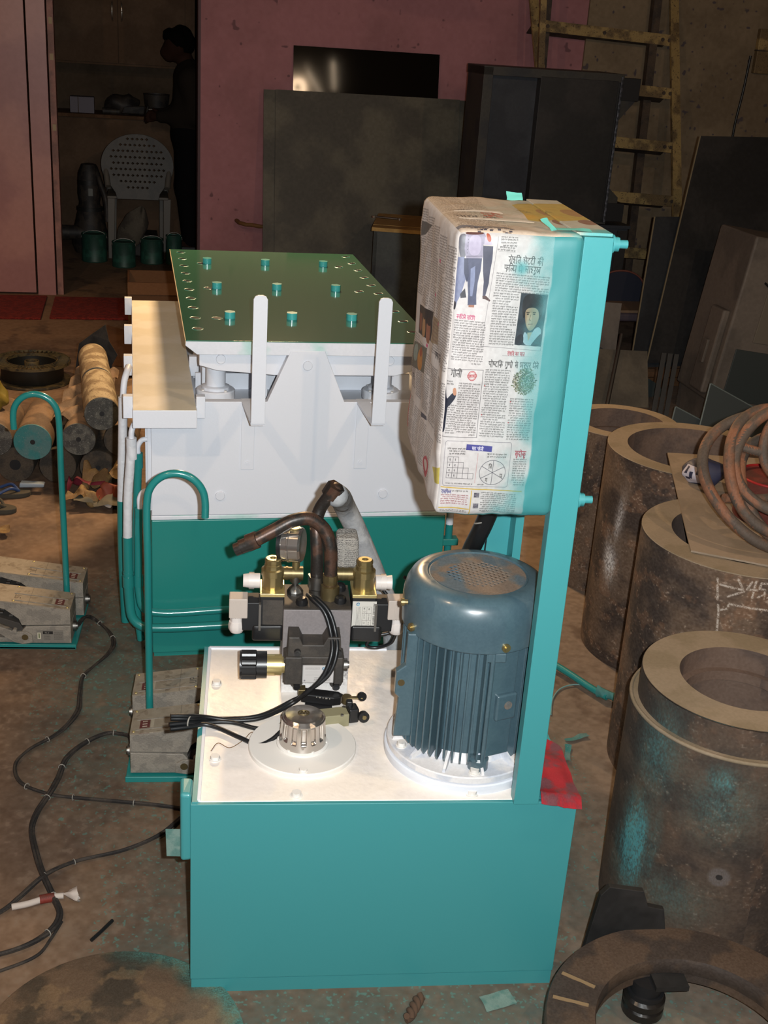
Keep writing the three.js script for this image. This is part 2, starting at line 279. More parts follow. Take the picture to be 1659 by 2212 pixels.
{
  const far = floorMat(FX0, FX1, FZ0, FZ1, 2048, 0.8), near = floorMat(NX0, NX1, NZ0, NZ1, 2048, 1);
  const cut = (x0, x1, z0, z1) => { const g = floorPatch(x0, x1, z0, z1), p = g.attributes.position, uv = g.attributes.uv; for (let i = 0; i < p.count; i++) uv.setXY(i, (p.getX(i) - FX0) / (FX1 - FX0), (FZ1 - p.getZ(i)) / (FZ1 - FZ0)); return g; };
  const f = struct('floor', [cut(FX0, NX0, FZ0, FZ1), cut(NX1, FX1, FZ0, FZ1), cut(NX0, NX1, FZ0, NZ0), cut(NX0, NX1, NZ1, FZ1)], far);
  obj('concrete_slab', floorPatch(NX0, NX1, NZ0, NZ1), near, f);
  struct('ceiling', Bb(FX0, FX1, CEIL, CEIL + 0.15, FZ0, FZ1), M({ map: mottle(256, 1.5, 0x332e2a, 0x292522, 65, { per: 4, grain: 8 }), r: 0.9 }));
  const bw = (...a) => inFrame('b', [Bb(...a)]);
  struct('wall_back', [...bw(-3.1, -0.86, 0, CEIL, -0.2, 0), ...bw(-0.86, 0.96, 2.12, CEIL, -0.2, 0), ...bw(0.96, 3.27, 0, CEIL, -0.2, 0)], m.pink);
  struct('wall_back_right', bw(3.27, 7.2, 0, CEIL, -0.2, 0.02), m.beige);
  struct('wall_left', bw(-3.3, -3.1, 0, CEIL, -0.2, 10.6), m.pink);
  struct('wall_right', bw(6.2, 6.4, 0, CEIL, -0.2, 10.6), m.beige);
  struct('wall_front', bw(-3.3, 6.4, 0, CEIL, 10.4, 10.6), m.plaster);
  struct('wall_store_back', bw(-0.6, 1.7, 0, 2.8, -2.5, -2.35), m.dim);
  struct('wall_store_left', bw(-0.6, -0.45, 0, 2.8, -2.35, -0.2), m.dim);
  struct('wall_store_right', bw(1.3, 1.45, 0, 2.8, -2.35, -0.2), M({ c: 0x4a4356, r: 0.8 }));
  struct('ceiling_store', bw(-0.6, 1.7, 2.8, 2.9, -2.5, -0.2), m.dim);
  // pink door leaf, its post and the hinge strip beside the open doorway
  const d = struct('door_1', bw(-0.85, -0.012, 0.012, 2.1, -0.035, 0.005), m.pinkDoor);
  struct('door_post', bw(0.0, 0.103, 0, 2.12, -0.09, 0.012), m.pinkDoor);
  const j = struct('door_jamb', [...bw(0.112, 0.146, 0, 2.12, -0.11, -0.005)], m.pinkJamb);
  for (const y of [0.95, 1.33, 1.52]) obj('hinge_plate', bw(0.12, 0.14, y, y + 0.035, -0.006, -0.001), m.cutEdge, j);
  struct('trim_1', bw(0.945, 0.96, 0, 2.12, -0.15, 0.003), M({ c: 0x4a2b30, r: 0.6 }));
}
// ---------------------------------------------------------------- lamps
function pendant(x, y, z, power, label, tx = x, tz = z) {
  const t = thing('pendant_lamp', label, 'lamp', 'w', [x, y, z]);
  obj('lamp_shade', La([[0.03, 0.12], [0.06, 0.11], [0.11, 0.06], [0.2, -0.03], [0.203, -0.03], [0.115, 0.066], [0.06, 0.118], [0.03, 0.128]], x, y, z), M({ c: 0xb7b2a5, r: 0.4, two: true }), t);
  obj('cord', Cy(0.004, CEIL - y - 0.12, x, (CEIL + y + 0.12) / 2, z), m.cable, t);
  obj('ceiling_rose', Cy(0.05, 0.03, x, CEIL - 0.015, z), m.white, t);
  const bulb = M({ c: 0xffd9a0, r: 0.4 }); bulb.emissive = WARM_COL.clone(); bulb.emissiveIntensity = 3;
  obj('bulb', new THREE.SphereGeometry(0.06, 24, 16).translate(x, y, z), bulb, t);
  const l = new THREE.SpotLight(WARM_COL, power, 0, 1.0, 0.5, 2);
  l.position.set(x, y - 0.07, z); l.target.position.set(tx, 0, tz); l.castShadow = true; l.shadow.radius = 8; l.shadow.mapSize.set(1024, 1024);
  scene.add(l, l.target);
}
pendant(0.1, 2.2, -5.0, WARM, 'warm bulb in a round metal shade hanging above the white press', -0.15, -3.4);
pendant(-1.9, 2.75, -5.0, WARM * 0.35, 'warm bulb in a round metal shade hanging over the steel bars');
const BULB_COL = new THREE.Color().setRGB(1, 0.7, 0.44);
function bareBulb(x, z, label) {
  const y = 2.85, t = thing('ceiling_bulb', label, 'lamp', 'w', [x, CEIL, z]);
  obj('holder', [Cy(0.05, 0.02, x, CEIL - 0.01, z), Cy(0.004, CEIL - 2.93, x, (CEIL + 2.93) / 2, z), Cy(0.018, 0.05, x, 2.925, z)], m.blackPlastic, t);
  const g = M({ c: 0xffe0b0, r: 0.4 }); g.emissive = BULB_COL.clone(); g.emissiveIntensity = 4;
  obj('bulb', La([[0, -0.045], [0.02, -0.042], [0.034, -0.025], [0.036, 0], [0.03, 0.02], [0.017, 0.042], [0.016, 0.055], [0, 0.055]], x, y, z), g, t);
  const l = new THREE.PointLight(BULB_COL, BULB, 0, 2); l.position.set(x, y, z); l.castShadow = true; l.shadow.radius = 1.5; scene.add(l);
}
bareBulb(-1.3, -1.0, 'bare warm bulb on the ceiling above the foot pedals');
bareBulb(1.7, -1.2, 'bare warm bulb on the ceiling above the steel rings');
bareBulb(0.3, 1.6, 'bare warm bulb on the ceiling behind the photographer');
function tube(a, b, label) {   // ceiling tube light in the back-wall frame
  const p = new THREE.Vector3(a[0], 3.13, a[1]), q = new THREE.Vector3(b[0], 3.13, b[1]), c = p.clone().add(q).multiplyScalar(0.5), dir = q.clone().sub(p), L = dir.length();
  const t = thing('tube_light', label, 'lamp', 'b', [c.x, 3.2, c.z], 'ceiling tube lights'); const o = [c.x, 3.2, c.z];
  const ax = dir.clone().normalize().toArray();
  const ang = Math.atan2(ax[0], ax[2]);
  obj('housing', Bx(0.05, 0.05, L + 0.06, 0, 0, 0).rotateY(ang).translate(c.x, 3.17, c.z), m.white, t);
  for (const u of [0.15, 0.85]) obj('hanger', Cy(0.004, CEIL - 3.19, mix(a[0], b[0], u), (CEIL + 3.19) / 2, mix(a[1], b[1], u)), m.steel, t);
  const glow = M({ c: 0xffffff, r: 0.4 }); glow.emissive = TUBE_COL.clone(); glow.emissiveIntensity = 2.2;
  obj('tube', Cy(0.015, L, c.x, 3.125, c.z, ax, 16), glow, t);
  const l = new THREE.RectAreaLight(TUBE_COL, TUBE, 0.03, L), w = new THREE.Vector3(c.x, 3.105, c.z).applyMatrix4(Fr.b);
  l.position.copy(w);
  l.quaternion.setFromRotationMatrix(new THREE.Matrix4().makeRotationY(YAW + ang).multiply(new THREE.Matrix4().makeRotationX(-Math.PI / 2)));
  scene.add(l);
}
tube([2.52, 6.65], [2.83, 7.65], 'white tube light on the ceiling behind the photographer');
tube([2.74, 6.2], [2.95, 7.4], 'white tube light on the ceiling above the steel rings');
{
  const t = thing('camera_flash', 'small electronic flash unit held beside the lens', 'flash', 'w', [0.052, 1.615, 0]);
  obj('housing', Bx(0.03, 0.045, 0.02, 0.052, 1.615, 0.002, 0.003), m.blackPlastic, t);
  const g = M({ c: 0xffffff, r: 0.3 }); g.emissive = FLASH_COL.clone(); g.emissiveIntensity = 3;
  obj('flash_window', Bx(0.024, 0.036, 0.002, 0.052, 1.615, -0.0095), g, t);
}
// ---------------------------------------------------------------- hydraulic power pack: tank, motor, valves, control box
const bolt = (r, h, x, y, z, tw = 0.2) => [Hex(r, h, x, y + h / 2, z, 'y', tw), Cy(r * 1.25, h * 0.22, x, y + h * 0.11, z)];
{
  const t = thing('oil_tank', 'teal steel oil tank with a white bolted lid carrying the motor', 'tank', 'w', [0.247, 0, -1.91]);
  obj('tank_body', [Bb(-0.08, 0.575, 0.03, 0.4, -1.653, -1.645, 0.001), Bb(-0.078, 0.573, 0, 0.029, -1.655, -1.6456), Bb(-0.078, 0.572, 0, 0.394, -2.18, -1.65), Bb(-0.078, -0.068, 0.39, 0.402, -2.18, -1.65), Bb(0.47, 0.572, 0.39, 0.4, -2.18, -1.65)], m.teal, t);
  const lid = obj('lid', [Bb(-0.067, 0.4695, 0.388, 0.4, -2.176, -1.6535, 0.002)], m.whitePaint, t);
  obj('lid_rim', [Bb(-0.068, 0.3, 0.396, 0.404, -2.18, -2.172, 0.001), Bb(-0.07, -0.064, 0.396, 0.403, -2.178, -1.654, 0.001)], m.white, lid);
  for (const [x, z] of [[-0.049, -2.033], [-0.044, -1.776], [0.095, -1.668], [0.395, -1.668]]) obj('bolt', bolt(0.0085, 0.008, x, 0.4, z, x * 9), m.cream, lid);
  obj('level_gauge', [jitter(Bx(0.02, 0.135, 0.05, -0.088, 0.352, -1.672, 0.006), 0.004, 40)], m.teal, t, 'oil level gauge masked and sprayed teal');
  obj('weld_bead', Array.from({ length: 9 }, (_, i) => new THREE.SphereGeometry(0.004, 8, 6).translate(0.468 + i * 0.005, 0.402, -1.656)), m.teal, t);
  single('masking_paper', 'pale green masking paper stuck to the left side of the oil tank', 'paper', jitter(Bx(0.028, 0.055, 0.0006, -0.107, 0.31, -1.665), 0.004, 60), m.maskPaper);
}
{
  const cx = 0.397, cz = -1.806;
  const t = thing('electric_motor', 'blue grey finned electric motor standing upright on the tank lid', 'motor', 'w', [cx, 0.4, cz]);
  const at = (a, r, y) => [cx + r * Math.sin(a), y, cz + r * Math.cos(a)];
  obj('mounting_plate', La([[0.02, 0.4], [0.139, 0.4], [0.14, 0.402], [0.14, 0.416], [0.138, 0.418], [0.02, 0.418]], cx, 0, cz, null, 64), m.white, t);
  const fl = obj('flange', La([[0.02, 0.4185], [0.134, 0.4185], [0.136, 0.42], [0.136, 0.43], [0.134, 0.432], [0.108, 0.433], [0.1, 0.436], [0.094, 0.447], [0.09, 0.462], [0.05, 0.463]], cx, 0, cz, null, 64), m.motorWhite, t);
  for (let i = 0; i < 12; i++) { const a = i / 12 * 6.2832 + 0.12; obj('rib', Ex([[0, 0], [0.042, 0], [0.04, 0.006], [0.012, 0.026], [0, 0.032]], 0.005).translate(0.088, 0.432, 0).rotateY(a).translate(cx, 0, cz), m.motorWhite, fl); }
  for (const a of [0.02, -1.25, 2.4, 1.3]) obj('bolt', bolt(0.008, 0.009, ...at(a, 0.121, 0.432)), m.cream, fl);
  obj('stator_housing', La([[0.04, 0.452], [0.09, 0.452], [0.101, 0.458], [0.101, 0.69], [0.04, 0.69]], cx, 0, cz, null, 56), m.motor, t);
  const A0 = -1.95, NF = 15, fins = [];
  const fin1 = (a, y0 = 0.452, y1 = 0.69, r1 = 0.121) => Ex([[0.098, y0], [r1 - 0.006, y0 - 0.008], [r1, y0 + 0.002], [r1, y1], [0.098, y1]], 0.0035, 0, 0, 0, 0.0008).rotateY(a - Math.PI / 2).translate(cx, 0, cz);
  for (let i = 0; i < NF; i++) obj('cooling_fin', fin1(-1.62 + i * 0.118), m.motor, t);
  for (let i = 0; i < 10; i++) obj('cooling_fin', fin1(0.66 + i * 0.118), m.motor, t);
  for (let i = 0; i < 14; i++) obj('cooling_fin', fin1(2.05 + i * 0.165), m.motor, t);
  obj('tie_rod', [Cy(0.004, 0.22, ...at(0.12, 0.119, 0.56)), La([[0.0, 0.425], [0.016, 0.425], [0.018, 0.43], [0.018, 0.452], [0.015, 0.456], [0, 0.456]], ...[at(0.1, 0.104, 0)[0], 0, at(0.1, 0.104, 0)[2]]), Bx(0.034, 0.018, 0.016, ...at(0.17, 0.114, 0.655), 0.003)], m.motor, t);
  obj('flat_panel', [Bx(0.048, 0.22, 0.02, 0, 0.568, 0.103, 0.002).rotateY(0.36).translate(cx, 0, cz), Bx(0.04, 0.05, 0.012, 0.006, 0.556, 0.115, 0.004).rotateY(0.36).translate(cx, 0, cz)], m.motor, t);
  obj('panel_hole', Cy(0.0075, 0.002, 0.008, 0.56, 0.1213, 'z').rotateY(0.36).translate(cx, 0, cz), m.motorDust, t);
  obj('eye_bolt', [Cy(0.011, 0.016, ...at(0.95, 0.124, 0.578), at(0.95, 1, 0).map((q, i) => q - [cx, 0, cz][i])), Cy(0.006, 0.024, ...at(0.95, 0.126, 0.578), at(0.95, 1, 0).map((q, i) => q - [cx, 0, cz][i]))], m.motor, t);
  obj('side_lug', [Ex([[0, 0], [0.03, 0], [0.03, 0.2], [0.012, 0.2], [0.012, 0.14], [-0.003, 0.128], [-0.003, 0.085], [0.004, 0.078]], 0.014, cx - 0.134, 0.468, cz + 0.055, 0.002)], m.motor, t);
  obj('lug_hole', Cy(0.006, 0.002, cx - 0.1275, 0.575, cz + 0.0625, 'z'), m.bronze, t);
  const sh = obj('fan_cowl', La([[0.1, 0.664], [0.1235, 0.664], [0.125, 0.666], [0.1255, 0.706], [0.1245, 0.72], [0.1205, 0.735], [0.114, 0.7465], [0.102, 0.753], [0.092, 0.755], [0.087, 0.7545], [0.0845, 0.752], [0.0825, 0.7525], [0.07, 0.7522], [0.058, 0.752], [0.058, 0.748], [0.1, 0.744], [0.12, 0.71], [0.12, 0.664]], cx, 0, cz, null, 72), m.motor, t);
  const holes = [], n = 0.0115;
  for (let i = -6; i <= 6; i++) for (let j = -6; j <= 6; j++) { const x = (i + j) * n * 0.62, y = (i - j) * n * 0.5; if (Math.hypot(x, y) < 0.051) holes.push([[x - n * 0.47, y], [x, y - n * 0.38], [x + n * 0.47, y], [x, y + n * 0.38]]); }
  obj('grille', Ex(ring(0.059, 40), 0.0025, 0, 0, 0, 0, holes).rotateX(-Math.PI / 2).translate(cx, 0.7515, cz), m.motorDust, sh);
  obj('dusty_top', La([[0.0825, 0.7531], [0.059, 0.7528], [0.059, 0.7524], [0.0825, 0.7526]], cx, 0, cz), m.motorDust, sh);
  obj('fan', [Cy(0.02, 0.015, cx, 0.735, cz), ...Array.from({ length: 6 }, (_, i) => Bx(0.08, 0.02, 0.003, 0.055, 0.73, 0).rotateY(i * 1.047).translate(cx, 0, cz))], m.motor, t);
  for (const a of [0.26, -1.15, 2.2]) obj('cowl_screw', [Cy(0.0075, 0.004, ...at(a, 0.127, 0.676), [Math.sin(a), 0, Math.cos(a)], 18), Cy(0.0042, 0.007, ...at(a, 0.1285, 0.676), [Math.sin(a), 0, Math.cos(a)], 8)], m.brass, sh);
  obj('earth_screw', [Cy(0.004, 0.012, cx - 0.128, 0.712, cz + 0.03, 'x'), Cy(0.0065, 0.005, cx - 0.1305, 0.712, cz + 0.03, 'x')], m.brass, t);
}
// label print
const lines = (g, x, y, w, n, gap, c, lw = 1) => { g.strokeStyle = c; g.lineWidth = lw; for (let i = 0; i < n; i++) { let p = x; while (p < x + w) { const q = p + 3 + rnd() * 9; g.beginPath(); g.moveTo(p, y + i * gap); g.lineTo(Math.min(q, x + w), y + i * gap); g.stroke(); p = q + 3; } } };
const swirl = (g, x, y, r) => { g.strokeStyle = '#1c5d86'; g.lineWidth = r * 0.5; g.beginPath(); g.arc(x, y, r, 0.6, 4.2); g.stroke(); g.strokeStyle = '#57a3c4'; g.beginPath(); g.arc(x + r * 0.2, y, r * 0.6, 3.6, 7.2); g.stroke(); };
const plateValve = cvs(320, 210, (g, w, h) => {
  g.fillStyle = '#bdb9b6'; g.fillRect(0, 0, w, h); g.fillStyle = '#55524f';
  lines(g, 26, 22, 150, 3, 14, '#6d6a67', 3); swirl(g, 222, 40, 17); lines(g, 30, 78, 160, 4, 15, '#9a9693', 2); lines(g, 120, 150, 170, 3, 18, '#4a4745', 4);
  g.strokeStyle = '#77736f'; g.lineWidth = 2; g.strokeRect(4, 4, w - 8, h - 8); g.fillStyle = '#4c4653'; g.beginPath(); g.arc(22, 184, 9, 0, 7); g.fill(); g.fillStyle = '#d5d2d6'; g.beginPath(); g.arc(20, 182, 4, 0, 7); g.fill();
});
const plateCoil = cvs(256, 300, (g, w, h) => {
  g.fillStyle = '#c2beb6'; g.fillRect(0, 0, w, h); g.strokeStyle = '#2f2d2a'; g.lineWidth = 2;
  g.save(); g.translate(w, 0); g.rotate(Math.PI / 2);   // printed sideways
  g.fillStyle = '#242220'; g.font = 'bold 26px sans-serif'; g.fillText('PRESSURE  SWITCH', 22, 36); g.font = '15px sans-serif';
  g.strokeRect(60, 52, 226, 96); g.beginPath(); g.moveTo(60, 100); g.lineTo(286, 100); g.moveTo(132, 52); g.lineTo(132, 148); g.moveTo(210, 52); g.lineTo(210, 148); g.stroke();
  g.font = 'bold 22px sans-serif'; g.fillText('10', 70, 84); g.fillText('W', 68, 136); g.font = '16px sans-serif'; g.fillText('ED 100%', 140, 84); g.fillText('DC 24V', 140, 132); g.fillText('IP 65', 224, 84);
  for (const x of [112, 236]) { g.beginPath(); g.arc(x, 126, 8, 0, 7); g.stroke(); }
  lines(g, 60, 168, 220, 4, 14, '#4a4743', 3); swirl(g, 32, 196, 16); g.restore();
});
const decal = (map, w, h, x, y, z) => { const g = new THREE.BoxGeometry(w, h, 0.0008).translate(x, y, z); g.userData.keepUV = true; return g; };
{
  const t = thing('valve_manifold', 'grey steel valve block with solenoid valves, gauge and bent pipes', 'hydraulic valve', 'w', [0.14, 0.4, -2.05]);
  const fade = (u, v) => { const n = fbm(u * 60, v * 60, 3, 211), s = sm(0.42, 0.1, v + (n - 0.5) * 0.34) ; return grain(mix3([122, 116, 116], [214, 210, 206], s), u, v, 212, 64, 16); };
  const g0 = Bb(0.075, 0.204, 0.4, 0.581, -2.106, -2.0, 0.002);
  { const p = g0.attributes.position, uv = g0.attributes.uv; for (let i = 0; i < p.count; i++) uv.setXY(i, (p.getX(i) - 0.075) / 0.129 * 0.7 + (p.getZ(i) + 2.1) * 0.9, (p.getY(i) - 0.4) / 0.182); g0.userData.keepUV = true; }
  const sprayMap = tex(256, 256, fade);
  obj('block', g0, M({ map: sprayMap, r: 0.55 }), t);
  obj('block_top', Bb(0.0755, 0.2035, 0.5805, 0.583, -2.1055, -2.0005), m.blackCast, t);
  // pressure valve on the front of the block
  const pv = obj('pressure_valve', [Ex([[0.077, 0.449], [0.077, 0.5], [0.083, 0.503], [0.085, 0.546], [0.105, 0.546], [0.112, 0.53], [0.15, 0.53], [0.158, 0.546], [0.182, 0.546], [0.185, 0.503], [0.191, 0.5], [0.191, 0.449]], 0.045, 0, 0, -1.978, 0.002), Bb(0.079, 0.112, 0.447, 0.506, -1.98, -1.951, 0.003), Bb(0.173, 0.189, 0.447, 0.506, -1.98, -1.951, 0.003), Bb(0.108, 0.176, 0.49, 0.506, -1.98, -1.953, 0.003), ...[0.103, 0.178].map(x => Cy(0.0115, 0.02, x, 0.446, -1.972, 'z'))], m.blackCast, t);
  for (const [x, y] of [[0.102, 0.516], [0.178, 0.516], [0.103, 0.4435], [0.178, 0.4435]]) obj('socket_screw', [Cy(0.0065, 0.012, x, y, -1.954, 'z', 16), Cy(0.003, 0.0125, x, y, -1.9536, 'z', 6)], m.blackPlastic, pv);
  const pl = decal(plateValve, 0.0585, 0.0375, 0.1425, 0.469, -1.9548); obj('name_plate', pl, M({ map: plateValve, r: 0.45 }), pv, 'small grey printed name plate');
  obj('end_plug', [Cy(0.012, 0.008, 0.194, 0.482, -1.968, 'x'), Hex(0.007, 0.011, 0.196, 0.482, -1.968, 'x')], m.steel, pv);
  const kn = obj('adjusting_knob', (() => { const s = []; for (let i = 0; i < 48; i++) { const a = i / 48 * 6.2832, r = 0.0262 + 0.0016 * Math.sign(Math.sin(a * 8)); s.push([r * Math.cos(a), r * Math.sin(a)]); } return [Ex(s, 0.03, 0, 0, 0, 0.002).rotateY(Math.PI / 2).translate(0.012, 0.481, -1.968), Cy(0.0265, 0.004, -0.003, 0.481, -1.968, 'x'), Cy(0.0255, 0.02, 0.036, 0.481, -1.968, 'x')]; })(), m.blackPlastic, t);
  obj('brass_neck', [Cy(0.02, 0.018, 0.053, 0.481, -1.968, 'x'), Hex(0.0225, 0.014, 0.067, 0.481, -1.968, 'x', 0.5), Cy(0.016, 0.006, 0.076, 0.481, -1.968, 'x')], m.gold, kn);
  // the two solenoid valves
  for (const s of [-1, 1]) {
    const q = (x) => 0.1415 + s * x, zc = -2.05;
    const v = obj('solenoid_valve', [Bx(0.045, 0.086, 0.06, q(0.0875), 0.556, zc, 0.002)], m.blackDark, t);
    obj('valve_body', [jitter(Bx(0.06, 0.034, 0.085, q(0.0945), 0.522, zc - 0.006, 0.006), 0.002)], m.blackPlastic, v);
    obj('cover_plate', Bx(0.047, 0.007, 0.064, q(0.0875), 0.601, zc, 0.001), m.gold, v);
    obj('pilot_valve', La([[0, 0.604], [0.02, 0.604], [0.02, 0.63], [0.0215, 0.631], [0.0215, 0.643], [0.017, 0.645], [0.016, 0.652], [0.0145, 0.653], [0.0145, 0.656], [0.0155, 0.657], [0.0155, 0.663], [0.013, 0.665], [0.0065, 0.665], [0.006, 0.66], [0, 0.66]], q(0.0875), 0, zc), m.brass, v);
    obj('guide_tube', [Cy(0.0125, 0.05, q(0.055), 0.624, zc - 0.02, 'x'), Cy(0.0135, 0.004, q(0.048), 0.624, zc - 0.02, 'x'), Cy(0.0135, 0.004, q(0.06), 0.624, zc - 0.02, 'x'), Hex(0.014, 0.012, q(0.035), 0.624, zc - 0.02, 'x')], m.bronze, v);
    obj('coil', [Bx(0.034, 0.06, 0.045, q(0.127), 0.556, zc + 0.01, 0.003)], m.blackDark, v);
    obj('coil_frame', [Bx(0.004, 0.055, 0.05, q(0.1105), 0.558, zc + 0.015)], m.steel, v);
    const plug = obj('plug', [Bx(0.035, 0.041, 0.034, q(0.151), 0.5745, zc + 0.02, 0.002), ...[0, 1, 2, 3, 4].map(i => Bx(0.0016, 0.034, 0.002, q(0.147 + i * 0.0045), 0.571, zc + 0.037))], m.greyPlug, v);
    obj('cable_gland', [La([[0, 0.556], [0.0125, 0.556], [0.0125, 0.542], [0.014, 0.541], [0.0155, 0.534], [0.0155, 0.526], [0.012, 0.519], [0.006, 0.516], [0, 0.516]], q(0.154), 0, zc + 0.02)], m.whitePlug, plug);
    obj('side_gland', [Cy(0.0145, 0.016, q(0.119), 0.612, zc - 0.01, 'x'), Hex(0.0165, 0.01, q(0.127), 0.612, zc - 0.01, 'x'), Cy(0.0125, 0.014, q(0.136), 0.612, zc - 0.01, 'x', 20, 0.0145)], m.whitePlug, v);
    if (s > 0) { const d = decal(plateCoil, 0.046, 0.058, q(0.0885), 0.5615, zc + 0.0306); obj('rating_plate', d, M({ map: plateCoil, r: 0.45 }), v, 'printed rating plate turned sideways'); }
    else obj('blank_plate', Bx(0.038, 0.07, 0.001, q(0.086), 0.556, zc + 0.0306), m.blackCast, v);
  }
  obj('looped_lead', [Tu([[0.31, 0.619, -2.07], [0.326, 0.6, -2.08], [0.322, 0.566, -2.09], [0.29, 0.56, -2.1], [0.265, 0.585, -2.11]], 0.0035, 40), Tu([[0.296, 0.516, -2.03], [0.288, 0.49, -2.04], [0.262, 0.474, -2.05], [0.243, 0.478, -2.05], [0.25, 0.496, -2.05], [0.284, 0.506, -2.05]], 0.0035, 40)], m.cable, t);
  // pressure gauge seen from behind
  const ga = obj('pressure_gauge', orient(La([[0, -0.021], [0.031, -0.021], [0.034, -0.018], [0.034, -0.006], [0.0355, -0.005], [0.0355, -0.002], [0.034, -0.001], [0.034, 0.017], [0.031, 0.021], [0, 0.021]], 0, 0, 0, null, 48), [1, 0.05, 0.28]).translate(0.09, 0.685, -2.07), m.chrome, t);
  obj('gauge_dial', orient(new THREE.CylinderGeometry(0.032, 0.032, 0.002, 40), [1, 0.05, 0.28]).translate(0.0675, 0.684, -2.0762), m.blackDark, ga);
  obj('gauge_bezel', orient(new THREE.CylinderGeometry(0.0352, 0.0352, 0.007, 40), [1, 0.05, 0.28]).translate(0.0715, 0.684, -2.075), m.blackPlastic, ga);
  obj('gauge_cap', Cy(0.011, 0.005, 0.093, 0.719, -2.068, 'y'), m.brass, ga);
  obj('gauge_stem', [Cy(0.006, 0.05, 0.0985, 0.63, -2.068), Hex(0.0085, 0.012, 0.0985, 0.645, -2.068)], m.brass, ga);
  obj('gauge_fitting', [Hex(0.011, 0.02, 0.0985, 0.617, -2.068, 'y', 0.4), La([[0, 0.582], [0.016, 0.582], [0.016, 0.588], [0.012, 0.594], [0.006, 0.6], [0.006, 0.61], [0, 0.61]], 0.0985, 0, -2.068)], m.steel, ga);
  // two bent pipes with their nuts
  const pa = obj('bent_pipe', Tu([[0.164, 0.606, -2.05], [0.164, 0.65, -2.052], [0.161, 0.69, -2.055], [0.148, 0.722, -2.06], [0.122, 0.742, -2.06], [0.09, 0.74, -2.055], [0.055, 0.722, -2.05], [0.02, 0.703, -2.045]], 0.013, 80, 20), m.rustPipe, t);
  obj('pipe_end', [Cy(0.0165, 0.02, 0.0145, 0.701, -2.044, [1, 0.5, 0.1]), Cy(0.0135, 0.016, -0.0005, 0.693, -2.042, [1, 0.5, 0.1]), Cy(0.012, 0.012, -0.012, 0.687, -2.04, [1, 0.5, 0.1]), Cy(0.0075, 0.001, -0.0178, 0.684, -2.039, [1, 0.5, 0.1])], m.rustPipe, pa);
  obj('pipe_nut', [Hex(0.0185, 0.026, 0.164, 0.598, -2.045, 'y', 0.3), Cy(0.01, 0.012, 0.164, 0.58, -2.045), Hex(0.0165, 0.012, 0.164, 0.585, -2.045, 'y', 0.1), La([[0, 0.61], [0.012, 0.61], [0.0145, 0.618], [0.0145, 0.632], [0, 0.632]], 0.164, 0, -2.05)], m.bronze, pa);
  const pb = obj('bent_pipe', Tu([[0.139, 0.62, -2.07], [0.1385, 0.66, -2.072], [0.136, 0.7, -2.08], [0.135, 0.725, -2.09], [0.142, 0.75, -2.095], [0.157, 0.778, -2.09]], 0.0125, 70, 20), m.rustPipe, t);
  obj('pipe_nut', [Hex(0.0175, 0.026, 0.139, 0.61, -2.065, 'y', 0.2), Hex(0.014, 0.012, 0.139, 0.588, -2.065, 'y', 0.5)], m.steel, pb);
  obj('pipe_elbow', [Hex(0.018, 0.026, 0.164, 0.789, -2.088, [0.5, 1, 0.25], 0.3), new THREE.SphereGeometry(0.0155, 18, 12).translate(0.169, 0.789, -2.09), Cy(0.015, 0.028, 0.173, 0.778, -2.101, [0.35, -0.6, -0.6])], m.rustPipe, pb);
  for (const [x, z] of [[0.184, -2.03], [0.11, -2.02], [0.187, -2.085]]) obj('block_plug', La([[0, 0.582], [0.011, 0.582], [0.012, 0.587], [0.01, 0.594], [0.006, 0.597], [0, 0.597]], x, 0, z), m.blackPlastic, t);
  single('paper_wrapped_switch', 'small box wrapped in newspaper hanging beside the bent pipes', 'wrapped switch', [jitter(Bx(0.043, 0.066, 0.045, 0.199, 0.656, -2.12, 0.008), 0.008, 45), jitter(Bx(0.028, 0.022, 0.03, 0.193, 0.613, -2.115, 0.006), 0.006, 50)], M({ map: cvs(256, 256, (g) => { g.fillStyle = '#a09a92'; g.fillRect(0, 0, 256, 256); for (let k = 0; k < 4; k++) lines(g, 10 + k * 60, 10, 50, 24, 10, '#5d5a58', 3); g.fillStyle = '#b78b90'; g.fillRect(90, 100, 90, 50); lines(g, 96, 108, 78, 4, 11, '#47424a', 3); g.fillStyle = '#5a7f98'; g.fillRect(76, 100, 12, 50); }, 1), r: 0.85, b: rough, bs: 0.004 }), null, 'w', [0.199, 0.6, -2.12]).geometry.attributes.uv.array.forEach((q, i, a) => { a[i] = q * 9; });

  single('wrapped_hose', 'thick hose wrapped in grey tape running down behind the tank', 'hose', [new THREE.SphereGeometry(0.0226, 20, 14).translate(0.172, 0.776, -2.098), Tu([[0.172, 0.776, -2.098], [0.186, 0.742, -2.17], [0.2, 0.7, -2.235], [0.225, 0.645, -2.262], [0.252, 0.585, -2.27], [0.281, 0.52, -2.262], [0.308, 0.463, -2.245], [0.322, 0.39, -2.235], [0.335, 0.22, -2.25], [0.36, 0.03, -2.29]], 0.0225, 120, 20)], m.wrapHose, null, 'w', [0.335, 0.03, -2.25]);
}
